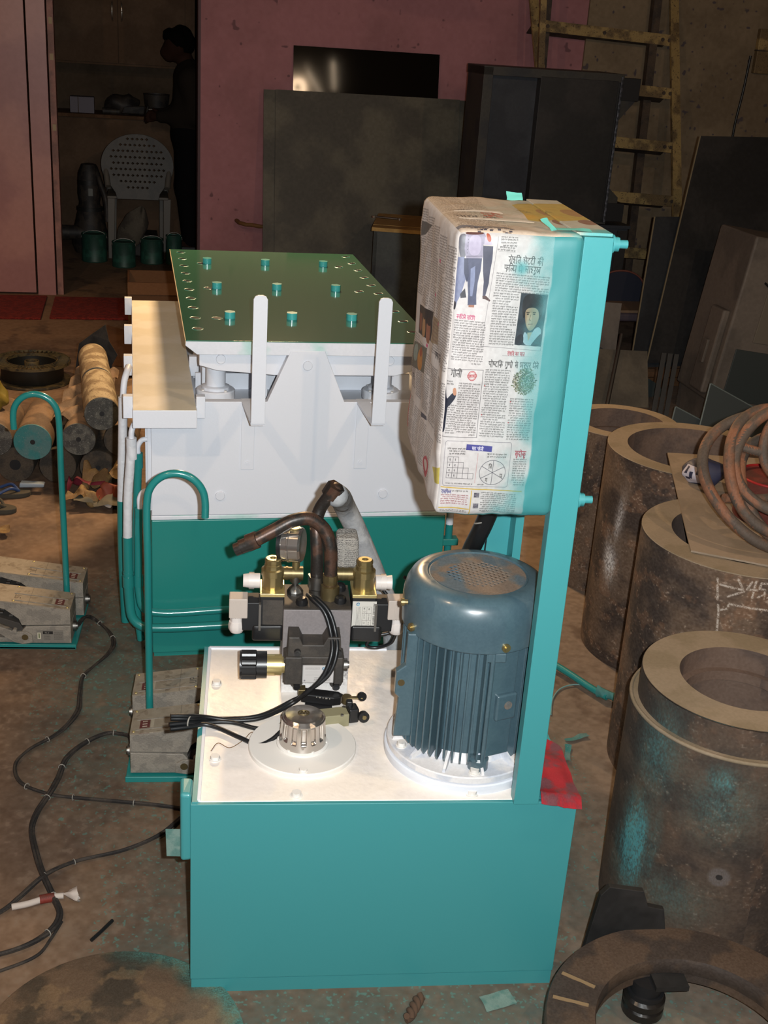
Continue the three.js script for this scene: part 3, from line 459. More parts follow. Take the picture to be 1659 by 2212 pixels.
// breather cap on its round plate
{
  const cx = 0.11, cz = -1.811;
  const t = thing('filler_cap', 'chrome fluted breather cap on a round white plate', 'filler cap', 'w', [cx, 0.4, cz]);
  const pl = obj('cover_plate', La([[0, 0.4], [0.096, 0.4], [0.0965, 0.402], [0.0965, 0.408], [0.095, 0.41], [0, 0.41]], cx, 0, cz, null, 64), m.cream, t);
  obj('plate_bolt', bolt(0.0075, 0.005, 0.108, 0.41, -1.726), m.cream, pl);
  obj('neck_ring', La([[0.03, 0.41], [0.0465, 0.41], [0.0465, 0.414], [0.043, 0.416], [0.03, 0.416]], cx, 0, cz), m.cream, t);
  for (let i = 0; i < 6; i++) { const a = i * 1.047 + 0.4; obj('ring_screw', Cy(0.0026, 0.003, cx + 0.0425 * Math.sin(a), 0.4165, cz + 0.0425 * Math.cos(a), 'y', 10), m.cream, t); }
  const na = 336, ny = 22, pos = [], idx = [], y0 = 0.4155, y1 = 0.4635;
  for (let j = 0; j <= ny; j++) for (let i = 0; i <= na; i++) {
    const k = j / ny, a = i / na * 6.2832, y = y0 + (y1 - y0) * k, f = Math.cos(a * 14);
    let r = 0.0425 - 0.004 * k;
    const inY = sm(0.3, 0.38, k) * sm(1.0, 0.9, k);
    r -= 0.0045 * inY * sm(-0.3, 0.3, f);
    pos.push(cx + r * Math.sin(a), y, cz + r * Math.cos(a));
  }
  for (let j = 0; j < ny; j++) for (let i = 0; i < na; i++) { const p = j * (na + 1) + i; idx.push(p, p + 1, p + na + 1, p + 1, p + na + 2, p + na + 1); }
  const g = new THREE.BufferGeometry(); g.setAttribute('position', new THREE.Float32BufferAttribute(pos, 3)); g.setIndex(idx); g.computeVertexNormals();
  const cap = obj('cap', [g, La([[0.0385, 0.4632], [0.039, 0.4645], [0.037, 0.467], [0.036, 0.4668], [0.0345, 0.468], [0.032, 0.4705], [0.02, 0.4725], [0, 0.473]], cx, 0, cz, null, 64)], m.chrome, t);
  obj('emblem', [new THREE.TorusGeometry(0.0095, 0.0011, 8, 32).rotateX(Math.PI / 2).scale(1, 1, 0.8).translate(cx, 0.4736, cz), ...[-0.0045, -0.0015, 0.0015, 0.0045].map((x, i) => Bx(0.0016, 0.0014, 0.009, 0, 0, 0).rotateY(i % 2 ? 0.6 : -0.6).translate(cx + x, 0.4737, cz))], m.bronze, cap);
}
single('brown_thread', 'thin brown thread lying on the white tank lid beside the leads', 'thread', Tu([[-0.052, 0.4015, -1.8], [-0.04, 0.4015, -1.825], [-0.02, 0.4015, -1.81], [0.005, 0.4015, -1.835], [0.02, 0.4015, -1.86], [0.03, 0.4015, -1.85], [0.024, 0.4015, -1.838]], 0.0007, 60, 5), m.stem, null, 'w', [0, 0.4, -1.82]);
// limit switches lying on the lid
{
  const roll = (x, y, z) => [Cy(0.0085, 0.007, x, y, z, [0.3, 0.3, 1], 20)];
  const a = thing('limit_switch', 'black limit switch with roller lever lying behind the chrome cap', 'switch', 'w', [0.16, 0.4, -1.93]);
  obj('body', Ex([[0, 0], [0.062, 0], [0.074, 0.006], [0.077, 0.018], [0.066, 0.026], [0, 0.026]], 0.018, 0, 0, 0, 0.002).rotateX(-Math.PI / 2).rotateY(-0.22).translate(0.112, 0.425, -1.94), m.blackPlastic, a);
  obj('bracket', Bx(0.014, 0.018, 0.02, 0.113, 0.43, -1.955, 0.001).rotateY(0), m.bronze, a);
  obj('lever', [Cy(0.009, 0.014, 0.197, 0.43, -1.928, 'y'), Bx(0.03, 0.003, 0.008, 0.212, 0.436, -1.924, 0.001)], m.bronze, a);
  obj('roller', roll(0.225, 0.438, -1.925), m.blackPlastic, a);
  obj('print', [0, 1, 2, 3, 4].map(i => Bx(0.002 + (i % 2) * 0.002, 0.0004, 0.004, 0.14 + i * 0.006, 0.4346, -1.928 + i * 0.0015)), m.tie, a);
  obj('spacer', Bx(0.05, 0.016, 0.02, 0.145, 0.408, -1.935), m.blackDark, a);
  const b = thing('limit_switch', 'beige limit switch with roller arm lying beside the chrome cap', 'switch', 'w', [0.165, 0.4, -1.89]);
  obj('body', Bx(0.07, 0.026, 0.03, 0, 0, 0, 0.002).rotateY(0.2).translate(0.162, 0.414, -1.888), M({ c: 0x8a8467, r: 0.45 }), b);
  obj('head', [Bx(0.02, 0.03, 0.026, 0, 0, 0, 0.004).rotateY(0.2).translate(0.206, 0.418, -1.899), Bx(0.012, 0.036, 0.012, 0.2, 0.424, -1.905, 0.003)], m.blackPlastic, b);
  const r = obj('roller', [Cy(0.0105, 0.009, 0.226, 0.417, -1.888, [0.25, 0.2, 1], 22)], m.blackPlastic, b);
  obj('roller_pin', Cy(0.004, 0.011, 0.2263, 0.4172, -1.887, [0.25, 0.2, 1], 12), m.brass, r);
  for (const [x, z] of [[0.19, -1.905], [0.185, -1.877]]) obj('screw', Cy(0.003, 0.003, x, 0.4275, z, 'y', 10), m.steel, b);
}
// black leads of the switches over the lid
{
  const c = (label, pts, r = 0.0042) => single('switch_lead', label, 'cable', Tu(pts, r, 100, 8), m.cable, null, 'w', pts[0]);
  const end = [[-0.068, 0.412, -1.889], [-0.095, 0.425, -1.868], [-0.126, 0.43, -1.86]];
  for (const [k, dz, lab] of [[0, 0, 'black lead hanging over the valve block and across the lid, the upper one'], [1, 0.009, 'black lead hanging over the valve block and across the lid, the lower one']])
    c(lab, [[0.121, 0.598, -2.03], [0.128 + dz, 0.602, -2.005], [0.15 + dz, 0.586, -1.985], [0.163 + dz, 0.553, -1.968], [0.166 + dz, 0.523, -1.945], [0.152 + dz, 0.483, -1.93], [0.121, 0.443 + dz * 0.3, -1.928], [0.098, 0.418, -1.945 + dz], [0.033, 0.406, -1.908 + dz], [-0.018, 0.406, -1.899 + dz * 0.6], [end[0][0], end[0][1] + k * 0.004, end[0][2]], [end[1][0], end[1][1] + k * 0.006, end[1][2]], [end[2][0], end[2][1] + k * 0.006, end[2][2]]]);
  c('black lead from behind the chrome cap, the middle one on the lid', [[0.085, 0.408, -1.885], [0.06, 0.405, -1.872], [0.033, 0.405, -1.866], [-0.018, 0.406, -1.886], [-0.068, 0.409, -1.881], [-0.095, 0.42, -1.862], [-0.128, 0.424, -1.85]]);
  c('black lead sagging in front of the others towards the lid edge', [[0.072, 0.418, -1.836], [0.055, 0.41, -1.822], [0.033, 0.406, -1.812], [0, 0.406, -1.834], [-0.045, 0.407, -1.868], [-0.068, 0.41, -1.873], [-0.095, 0.414, -1.858], [-0.126, 0.416, -1.848]]);
  single('cable_tie', 'pale cable tie binding the black leads beyond the lid edge', 'cable tie', new THREE.TorusGeometry(0.0105, 0.0014, 8, 24).rotateY(1.2).translate(-0.092, 0.42, -1.866), m.tie, null, 'w', [-0.092, 0.41, -1.866]);
}
// ---------------------------------------------------------------- newspaper print
const GL = {   // stroke letters: [width, strokes]; the head line is drawn along the whole word
  r: [.5, [[.25, 0, .25, .15, .42, .3, .35, .5, .15, .5], [.2, .5, .45, 1]]], h: [.6, [[.3, 0, .3, .2, .1, .3, .15, .42, .4, .4, .45, .55, .3, .65, .2, .8, .45, .95]]],
  t: [.6, [[.5, 0, .5, 1], [.5, .4, .2, .45, .12, .65, .3, .9]]], sh: [.75, [[.62, 0, .62, 1], [.1, .25, .25, .2, .3, .4, .15, .5, .35, .85], [.3, .45, .62, .5]]],
  T: [.6, [[.35, 0, .35, .2, .15, .35, .12, .7, .35, .95, .52, .8]]], k: [.8, [[.4, 0, .4, 1], [.4, .5, .15, .4, .1, .65, .4, .65], [.4, .45, .65, .35, .7, .6, .6, .75]]],
  f: [.8, [[.1, 0, .12, .5, .45, .55], [.45, 0, .45, 1], [.45, .4, .7, .35, .7, .65, .62, .75]]], l: [.75, [[.62, 0, .62, 1], [.62, .45, .45, .4, .38, .65, .3, .4, .12, .45, .1, .7, .25, .85]]],
  m: [.65, [[.12, 0, .12, .6, .05, .75, .15, .8, .55, .6], [.55, 0, .55, 1]]], kh: [.85, [[.15, 0, .15, .2, .3, .35, .1, .5, .3, .85, .45, .6], [.7, 0, .7, 1], [.7, .4, .45, .4, .5, .7, .7, .65]]],
  p: [.6, [[.1, 0, .12, .45, .25, .6, .5, .6], [.5, 0, .5, 1]]], S: [.45, [[.1, 0, .12, .45, .25, .6, .42, .6], [.12, .1, .4, .5]]], N: [.75, [[.1, 0, .1, .4, .25, .55, .35, .4, .35, 0], [.6, 0, .6, 1]]],
  g: [.6, [[.18, 0, .18, .6, .08, .75], [.5, 0, .5, 1]]], s: [.7, [[.2, 0, .2, .15, .35, .3, .15, .5, .35, .85], [.2, .5, .58, .5], [.58, 0, .58, 1]]],
  bh: [.7, [[.15, .1, .08, .2, .2, .25, .2, .65, .1, .75, .2, .8], [.2, .6, .58, .55], [.58, 0, .58, 1]]], v: [.55, [[.45, 0, .45, 1], [.45, .4, .15, .4, .1, .65, .45, .7]]],
  L: [.5, [[.45, .45, .38, .65, .3, .4, .12, .45, .1, .7, .25, .85]]], d: [.55, [[.35, 0, .35, .2, .12, .35, .15, .6, .4, .55, .3, .7, .45, .95]]],
  A: [.28, [[.15, 0, .15, 1]]], i: [.3, [[.15, 0, .15, 1], [.15, 0, .2, -.28, .55, -.3, .75, 0]]], I: [.3, [[.15, 0, .15, 1], [.15, 0, .05, -.28, -.25, -.3, -.4, 0]]],
  o: [.28, [[.15, 0, .15, 1], [.15, 0, -.1, -.3]]], O: [.28, [[.15, 0, .15, 1], [.15, 0, -.1, -.3], [.15, 0, -.02, -.34]]], e: [0, [[-.15, 0, -.42, -.3]]], E: [0, [[-.15, 0, -.42, -.3], [-.15, 0, -.3, -.34]]], u: [0, [[-.3, .95, -.12, 1.1, -.28, 1.25, -.38, 1.12]]], U: [0, [[-.1, .95, -.3, 1.1, -.12, 1.28]]], n: [0, [[-.3, -.25, -.24, -.22]]],
};
function deva(g, txt, x, y, h, c, lw, rot = 0) {
  g.save(); g.translate(x, y); g.rotate(rot); g.strokeStyle = c; g.lineWidth = lw; g.lineCap = 'round'; g.lineJoin = 'round';
  let q = 0;
  for (const w of txt.split(' ')) {
    const q0 = q;
    for (const k of w.split('.')) { const L = GL[k]; for (const s of L[1]) { g.beginPath(); for (let i = 0; i < s.length; i += 2) g[i ? 'lineTo' : 'moveTo']((q + s[i]) * h, s[i + 1] * h); g.stroke(); } q += L[0]; }
    g.beginPath(); g.moveTo(q0 * h, 0); g.lineTo(q * h, 0); g.stroke(); q += 0.45;
  }
  g.restore();
}
function para(g, x, y, w, n, gap, c = '#55504e', skew = 0) {   // lines of small print
  g.strokeStyle = c; g.lineCap = 'butt';
  for (let i = 0; i < n; i++) {
    let p = x + (rnd() < 0.15 ? 18 : 0); const yy = y + i * gap, end = x + w - (rnd() < 0.12 ? w * 0.4 * rnd() : 0);
    while (p < end - 6) {
      const q = Math.min(end, p + 10 + rnd() * 34), s = (p - x) * skew;
      g.lineWidth = gap * 0.14; g.beginPath(); g.moveTo(p, yy + s); g.lineTo(q, yy + s); g.stroke();
      g.lineWidth = gap * 0.13;
      for (let k = p + 2; k < q; k += gap * 0.2 + rnd() * gap * 0.22) { g.beginPath(); g.moveTo(k, yy + s); g.lineTo(k + (rnd() - 0.5) * gap * 0.3, yy + s + gap * (0.3 + rnd() * 0.3)); g.stroke(); if (rnd() < 0.25) { g.beginPath(); g.moveTo(k, yy + s); g.lineTo(k - gap * 0.15, yy + s - gap * 0.2); g.stroke(); } }
      p = q + gap * 0.35;
    }
  }
}
const poly = (g, c, pts) => { g.fillStyle = c; g.beginPath(); for (let i = 0; i < pts.length; i += 2) g[i ? 'lineTo' : 'moveTo'](pts[i], pts[i + 1]); g.closePath(); g.fill(); };
const blob = (g, c, pts) => { g.fillStyle = c; g.beginPath(); const n = pts.length / 2, P = (i) => [pts[(i % n) * 2], pts[(i % n) * 2 + 1]], Mi = (a, b) => [(a[0] + b[0]) / 2, (a[1] + b[1]) / 2]; const s = Mi(P(0), P(1)); g.moveTo(...s); for (let i = 1; i <= n; i++) { const e = Mi(P(i), P(i + 1)); g.quadraticCurveTo(...P(i), ...e); } g.closePath(); g.fill(); };
function fibre(g, w, h, s) {   // paper grain and slight yellowing
  const im = g.getImageData(0, 0, w, h), d = im.data;
  for (let j = 0; j < h; j++) for (let i = 0; i < w; i++) { const k = (j * w + i) * 4, n = (vn(i * 0.9, j * 0.9, s) - 0.5) * 16 + (vn(i * 0.05, j * 0.05, s + 3) - 0.5) * 12; d[k] += n; d[k + 1] += n; d[k + 2] += n; }
  g.putImageData(im, 0, 0);
}
function oversprayed(g, w, h, amount, s) {   // teal paint dusted over the print
  const im = g.getImageData(0, 0, w, h), d = im.data;
  for (let j = 0; j < h; j++) for (let i = 0; i < w; i++) {
    const u = i / w, v = j / h, n = fbm(u * 4 + 3, v * 9 + 5, 4, s) - 0.5, f = vn(i * 0.7, j * 0.7, s + 9) - 0.5;
    const a = Math.min(1, Math.max(0, amount(u, v, n) + f * 0.25 * Math.min(1, amount(u, v, n) * 3))), k = (j * w + i) * 4;
    if (a <= 0) continue; d[k] = mix(d[k], 66, a); d[k + 1] = mix(d[k + 1], 152, a); d[k + 2] = mix(d[k + 2], 154, a);
  }
  g.putImageData(im, 0, 0);
}
const INK = '#45403f', PAPER = '#cfc9c6';
const printFront = cvs(1000, 2000, (g, w, h) => {
  g.fillStyle = PAPER; g.fillRect(0, 0, w, h);
  // walking figures, heads folded away over the top
  blob(g, '#22242f', [-70, 30, -12, 30, 4, 120, 0, 300, -16, 400, -70, 410]);
  blob(g, '#74747c', [0, 20, 70, 10, 84, 90, 80, 180, 40, 190, 0, 120]); poly(g, '#7e84a0', [6, 180, 70, 176, 100, 300, 70, 420, 40, 470, 24, 520, 2, 516, -16, 470, 0, 330]); blob(g, '#39363c', [-18, 470, 30, 470, 26, 530, -10, 520]);
  poly(g, '#9b95a8', [66, 22, 120, 4, 210, 4, 236, 70, 240, 104, 212, 110, 210, 176, 84, 184, 64, 120]); blob(g, '#b3aabf', [92, 30, 186, 20, 196, 160, 100, 168]); for (let k = 0; k < 6; k++) { g.fillStyle = '#4a4356'; g.fillRect(86, 36 + k * 22, 5, 5); } g.strokeStyle = '#6f6878'; g.lineWidth = 4; g.beginPath(); g.moveTo(84, 170); g.lineTo(208, 164); g.stroke();
  poly(g, '#4a4f68', [68, 184, 206, 178, 204, 260, 190, 340, 188, 420, 196, 486, 128, 492, 124, 420, 112, 340, 78, 280]); poly(g, '#3a3f56', [68, 184, 100, 182, 118, 300, 104, 340, 78, 280]); poly(g, '#8088a6', [126, 250, 160, 230, 166, 330, 158, 430, 140, 430, 132, 330]); g.fillStyle = '#9c6a54'; g.fillRect(136, 488, 44, 16);
  poly(g, '#3d3e52', [206, 96, 282, 92, 286, 180, 276, 280, 276, 340, 258, 424, 238, 424, 236, 330, 222, 260]); g.fillStyle = '#c5beb8'; g.fillRect(208, 86, 74, 12); poly(g, '#b9b0c0', [214, 40, 262, 60, 276, 88, 212, 92]);
  blob(g, '#b4573c', [222, 4, 250, 8, 268, 62, 250, 74, 230, 56]); poly(g, '#4a302c', [236, 424, 264, 422, 302, 452, 296, 460, 262, 446, 240, 444]); poly(g, '#2b2a33', [60, 420, 96, 380, 112, 440, 66, 446]); blob(g, '#5b3630', [60, -4, 210, -4, 200, 20, 70, 26]);
  // film story in its frame
  g.strokeStyle = '#857f80'; g.lineWidth = 3; g.beginPath(); g.moveTo(318, 30); g.lineTo(300, 300); g.lineTo(262, 762); g.lineTo(742, 782); g.lineTo(752, 400); g.stroke();
  para(g, 340, 30, 130, 4, 19); para(g, 318, 96, 140, 2, 17, '#55504e', 0.05); g.fillStyle = '#9a9593'; g.fillRect(330, 128, 130, 2);
  deva(g, 'r.o.h.i.t sh.e.T.T.I k.I', 410, 158, 42, INK, 5, 0.03); deva(g, 'f.i.L.m m.e.n sh.A.h.r.u.kh', 384, 214, 42, INK, 5, 0.02);
  para(g, 330, 268, 420, 8, 16, '#5b5654', 0.04); para(g, 322, 400, 200, 21, 17, '#5b5654', 0.02);
  // a man in a dark jacket
  poly(g, '#2b333b', [536, 392, 752, 402, 741, 752, 528, 745]); blob(g, '#14161a', [556, 500, 558, 410, 640, 392, 722, 410, 728, 520, 706, 580, 690, 560, 590, 540, 575, 570]);
  blob(g, '#9c8468', [584, 500, 640, 486, 690, 500, 704, 560, 680, 620, 640, 655, 606, 620, 588, 560]); blob(g, '#b09a7c', [600, 536, 640, 516, 650, 580, 630, 640, 606, 610]);
  for (const x of [608, 660]) { g.fillStyle = '#2a211c'; g.fillRect(x - 13, 520, 26, 5); g.beginPath(); g.ellipse(x, 534, 9, 4, 0, 0, 7); g.fill(); } g.strokeStyle = '#6b513c'; g.lineWidth = 4; g.beginPath(); g.moveTo(634, 536); g.lineTo(624, 572); g.lineTo(638, 576); g.stroke(); g.strokeStyle = '#5a3630'; g.beginPath(); g.moveTo(618, 602); g.lineTo(656, 600); g.stroke();
  blob(g, '#a3b4bd', [590, 640, 640, 690, 690, 610, 742, 640, 700, 745, 590, 748]); blob(g, '#191c24', [742, 640, 660, 740, 660, 752, 742, 752]); blob(g, '#191c24', [530, 690, 590, 660, 600, 748, 528, 748]); poly(g, '#b39a7c', [620, 660, 660, 655, 634, 720]);
  deva(g, 'k.r.i.e.T.i.v r.A.i.T.i.n.g', 48, 556, 24, '#b8406a', 4, 0.06); para(g, 30, 592, 255, 17, 16.5, '#5b5654', 0.04); para(g, 200, 884, 70, 1, 16);
  g.strokeStyle = '#8f8988'; g.lineWidth = 2; g.beginPath(); g.moveTo(440, 822); g.lineTo(680, 826); g.stroke();
  deva(g, 'r.o.h.i.t k.A s.A.th'.replace('.th', '.t'), 478, 795, 24, '#a8454f', 4, 0.02);
  deva(g, 'p.O.S.T.i.k g.u.N.o.n s.e bh.r.p.U.r m.e.v.e', 336, 864, 38, INK, 5, 0.01);
  // story with the round red stamp
  g.strokeStyle = '#6d6768'; g.lineWidth = 4; g.strokeRect(-10, 926, 308, 482); deva(g, 'g.o.l.I', 44, 934, 44, INK, 6, 0.02);
  g.strokeStyle = '#b03a40'; g.lineWidth = 5; g.beginPath(); g.arc(212, 968, 32, 0, 7); g.stroke(); g.lineWidth = 2; g.beginPath(); g.arc(212, 968, 25, 0, 7); g.stroke(); g.fillStyle = '#a3262e'; g.save(); g.translate(212, 968); g.rotate(-0.06); g.fillRect(-38, -9, 76, 18); g.fillStyle = '#e3d0cb'; g.font = 'bold 13px sans-serif'; g.textAlign = 'center'; g.fillText('CUT AND WIN', 0, 5, 70); g.restore();
  para(g, 112, 1020, 176, 22, 16.5, '#5b5654', 0.03); para(g, 36, 1180, 76, 13, 16.5, '#5b5654'); para(g, 10, 1010, 60, 2, 18); para(g, 230, 1390, 50, 1, 16);
  blob(g, '#1e2233', [-20, 1040, 0, 1030, 14, 1130, 30, 1140, 76, 1080, 108, 1110, 60, 1180, 30, 1200, 30, 1380, -20, 1380]); blob(g, '#c08a6c', [66, 1060, 92, 1050, 104, 1110, 74, 1110]);
  para(g, 316, 920, 200, 29, 16.8, '#5b5654', 0.02); para(g, 540, 1120, 190, 18, 17, '#5b5654', 0.02); for (const [x, y] of [[318, 1030], [318, 1240], [540, 1140], [540, 1290]]) { g.fillStyle = '#b03338'; g.fillRect(x, y, 8, 8); }
  for (let k = 0; k < 900; k++) { const a = rnd() * 6.283, r = 92 * Math.sqrt(rnd()) * (0.85 + 0.3 * rnd()); g.fillStyle = ['#5b5340', '#7d7554', '#3d3a30', '#8c8a72', '#55603f'][k % 5]; g.fillRect(636 + r * Math.cos(a), 996 + r * 0.95 * Math.sin(a), 4 + rnd() * 8, 3 + rnd() * 5); }
  // puzzles
  g.strokeStyle = '#77717a'; g.lineWidth = 3; g.beginPath(); g.roundRect(48, 1436, 545, 335, 20); g.stroke();
  g.save(); g.translate(222, 1456); g.rotate(0.05); g.fillStyle = '#3c3a86'; g.fillRect(0, 0, 212, 42); g.restore(); deva(g, 'sh.A.d p.h.e.l.I', 268, 1474, 22, '#d6d0dc', 4, 0.05);
  para(g, 68, 1488, 150, 3, 19); g.strokeStyle = '#5a5558'; g.lineWidth = 3; for (let r = 0; r < 4; r++) for (let c = 0; c < 2 + r; c++) { g.strokeRect(78 + c * 44, 1552 + r * 40, 44, 40); if (c < 2) deva(g, 'v', 92 + c * 44, 1566 + r * 40, 15, '#5a5558', 3); }
  g.strokeStyle = '#c08080'; g.beginPath(); g.moveTo(322, 1520); g.lineTo(318, 1745); g.stroke(); para(g, 400, 1522, 160, 2, 19);
  g.strokeStyle = '#5d5860'; g.lineWidth = 4; g.beginPath(); g.ellipse(456, 1662, 108, 92, 0, 0, 7); g.stroke(); for (let k = 0; k < 6; k++) { const a = k * 1.047 + 0.52; g.beginPath(); g.moveTo(456, 1662); g.lineTo(456 + 108 * Math.sin(a + 0.52), 1662 + 92 * Math.cos(a + 0.52)); g.stroke(); }
  deva(g, 'i.v', 420, 1604, 30, INK, 4); deva(g, 'm', 520, 1672, 28, INK, 4); deva(g, 'g', 402, 1706, 28, INK, 4); para(g, 60, 1750, 250, 1, 16); para(g, 340, 1752, 60, 1, 16);
  deva(g, 's.U.d.o.k.u', 628, 1500, 40, '#a83a48', 6, 0.05); para(g, 622, 1560, 110, 12, 17, '#5b5654');
  g.strokeStyle = '#c9a94e'; g.lineWidth = 8; g.beginPath(); g.moveTo(30, 1782); g.lineTo(720, 1800); g.moveTo(300, 1800); g.lineTo(296, 2000); g.moveTo(30, 1940); g.lineTo(290, 1942); g.stroke();
  deva(g, 'r.A.sh.i.f.l', 44, 1804, 26, '#3b3a7a', 4); para(g, 140, 1806, 130, 1, 18); para(g, 44, 1840, 230, 5, 16.5, '#8d4a50'); para(g, 44, 1956, 230, 2, 16); para(g, 380, 1812, 300, 11, 15.5, '#5b5654', 0.05);
  for (const y of [1816, 1898]) { g.fillStyle = '#55505a'; g.fillRect(322, y, 44, 36); para(g, 324, y + 4, 40, 3, 12, '#a09aa0'); }
  fibre(g, w, h, 301);
  oversprayed(g, w, h, (u, v, n) => {
    let a = sm(0.745, 0.775, u + n * 0.05 + (v > 0.6 ? (v - 0.6) * 0.05 : 0));
    a = Math.max(a, 0.6 * sm(0.5, 0.86, u + n * 0.6) * sm(0, 0.12, u - 0.35));
    a = Math.max(a, 0.85 * Math.exp(-(((u - 0.52) / 0.055) ** 2) - ((v - 0.115) / 0.024) ** 2) + n * 0.2 * Math.exp(-(((u - 0.52) / 0.1) ** 2) - ((v - 0.115) / 0.05) ** 2));
    return a + 0.06 * sm(0.2, 0.5, u);
  }, 302);
});
const printLeft = cvs(1000, 1200, (g, w, h) => {
  g.fillStyle = '#bdb7b3'; g.fillRect(0, 0, w, h);
  for (let c = 0; c < 5; c++) para(g, 20 + c * 198, 60 + c * 8, 180, c < 3 ? 36 : 46, 11, '#55504f', -0.1);
  for (let c = 0; c < 5; c++) para(g, 20 + c * 198, 640, 180, 24, 11, '#55504f', -0.1); for (let c = 0; c < 4; c++) para(g, 30 + c * 198, 950, 180, 18, 11, '#615b5a', -0.1);
  poly(g, '#2a2220', [150, 484, 546, 430, 550, 560, 150, 618]); for (const [x, c] of [[210, '#7b4a38'], [330, '#a57f56'], [450, '#8a5a44']]) { blob(g, c, [x - 46, 500, x + 44, 490, x + 50, 590, x - 50, 600]); blob(g, '#33231d', [x - 44, 492, x, 470, x + 42, 484, x + 30, 510, x - 30, 516]); }
  poly(g, '#8a7a64', [560, 440, 760, 420, 760, 520, 560, 560]); for (let k = 0; k < 6; k++) para(g, 570, 450 + k * 16, 170, 1, 12, '#6a4f48', -0.1);
  poly(g, '#5d5a50', [58, 680, 450, 616, 464, 730, 52, 808]); blob(g, '#7d8a84', [80, 690, 200, 660, 220, 740, 90, 770]); blob(g, '#a87434', [230, 680, 340, 640, 380, 720, 300, 770, 210, 750]); blob(g, '#8f4a2c', [260, 660, 330, 640, 340, 690, 270, 700]);
  deva(g, 'h.A.N.s g.u.n k.I', 720, 560, 26, '#3f3a3c', 5, -0.1); deva(g, 'p.r sh.A.n', 100, 830, 26, '#3c3a42', 5, -0.16);
  poly(g, '#45434f', [408, 926, 580, 894, 598, 908, 420, 946]); blob(g, '#a84450', [600, 1090, 700, 1030, 800, 1040, 760, 1120, 660, 1140]); blob(g, '#c2b8b2', [640, 1080, 700, 1050, 760, 1060, 730, 1110]);
  poly(g, '#a89a4c', [880, 1022, 1000, 985, 1000, 1060, 930, 1074]); poly(g, '#b84c52', [0, 960, 40, 950, 60, 1120, 0, 1130]); g.fillStyle = '#b84a72'; for (const [x, y] of [[640, 180], [560, 340], [720, 430], [420, 600]]) g.fillRect(x, y, 34, 14);
  poly(g, '#55524f', [60, 112, 330, 90, 160, 160, 60, 180]); fibre(g, w, h, 311);
});
const printTop = cvs(800, 1200, (g, w, h) => {
  g.fillStyle = '#ad9d8c'; g.fillRect(0, 0, w, h);
  for (let c = 0; c < 3; c++) para(g, 20 + c * 120, 40, 105, 26, 22, '#6b5c4e'); para(g, 30, 640, 340, 22, 24, '#6b5c4e');
  deva(g, 'bh.A.r.t v.r.S', 70, 760, 70, '#4a3f3a', 10); deva(g, 's.m.A.A', 120, 560, 60, '#4a3f3a', 8);
  for (let k = 0; k < 26; k++) { g.fillStyle = 'rgba(164,58,36,0.8)'; g.fillRect(262 + k % 5 * 26 + rnd() * 16, 540 + Math.floor(k / 5) * 44 + rnd() * 16, 18 + rnd() * 24, 10 + rnd() * 22); }
  poly(g, '#a9832e', [600, 200, 800, 140, 800, 700, 640, 800, 560, 760]); blob(g, '#94612c', [690, 400, 790, 340, 800, 600, 720, 640]); blob(g, '#7c4a34', [700, 760, 780, 700, 800, 860, 720, 900]); deva(g, 'k.r.e n.A.m', 590, 420, 40, '#6b5826', 6, 1.0);
  g.fillStyle = '#5b5a62'; g.fillRect(0, 1080, 330, 60); for (let k = 0; k < 40; k++) { g.fillStyle = k % 3 ? '#3d3940' : '#7c6a5c'; g.fillRect(40 + rnd() * 300, 1090 + rnd() * 100, 20, 14); }
  fibre(g, w, h, 321); oversprayed(g, w, h, (u, v, n) => 0.7 * sm(0.9, 1.05, u * 0.3 + v * 0.78 + n * 0.4) * sm(0.2, 0.5, u) + 0.12 * sm(0.3, 0.9, u + n), 322);
});
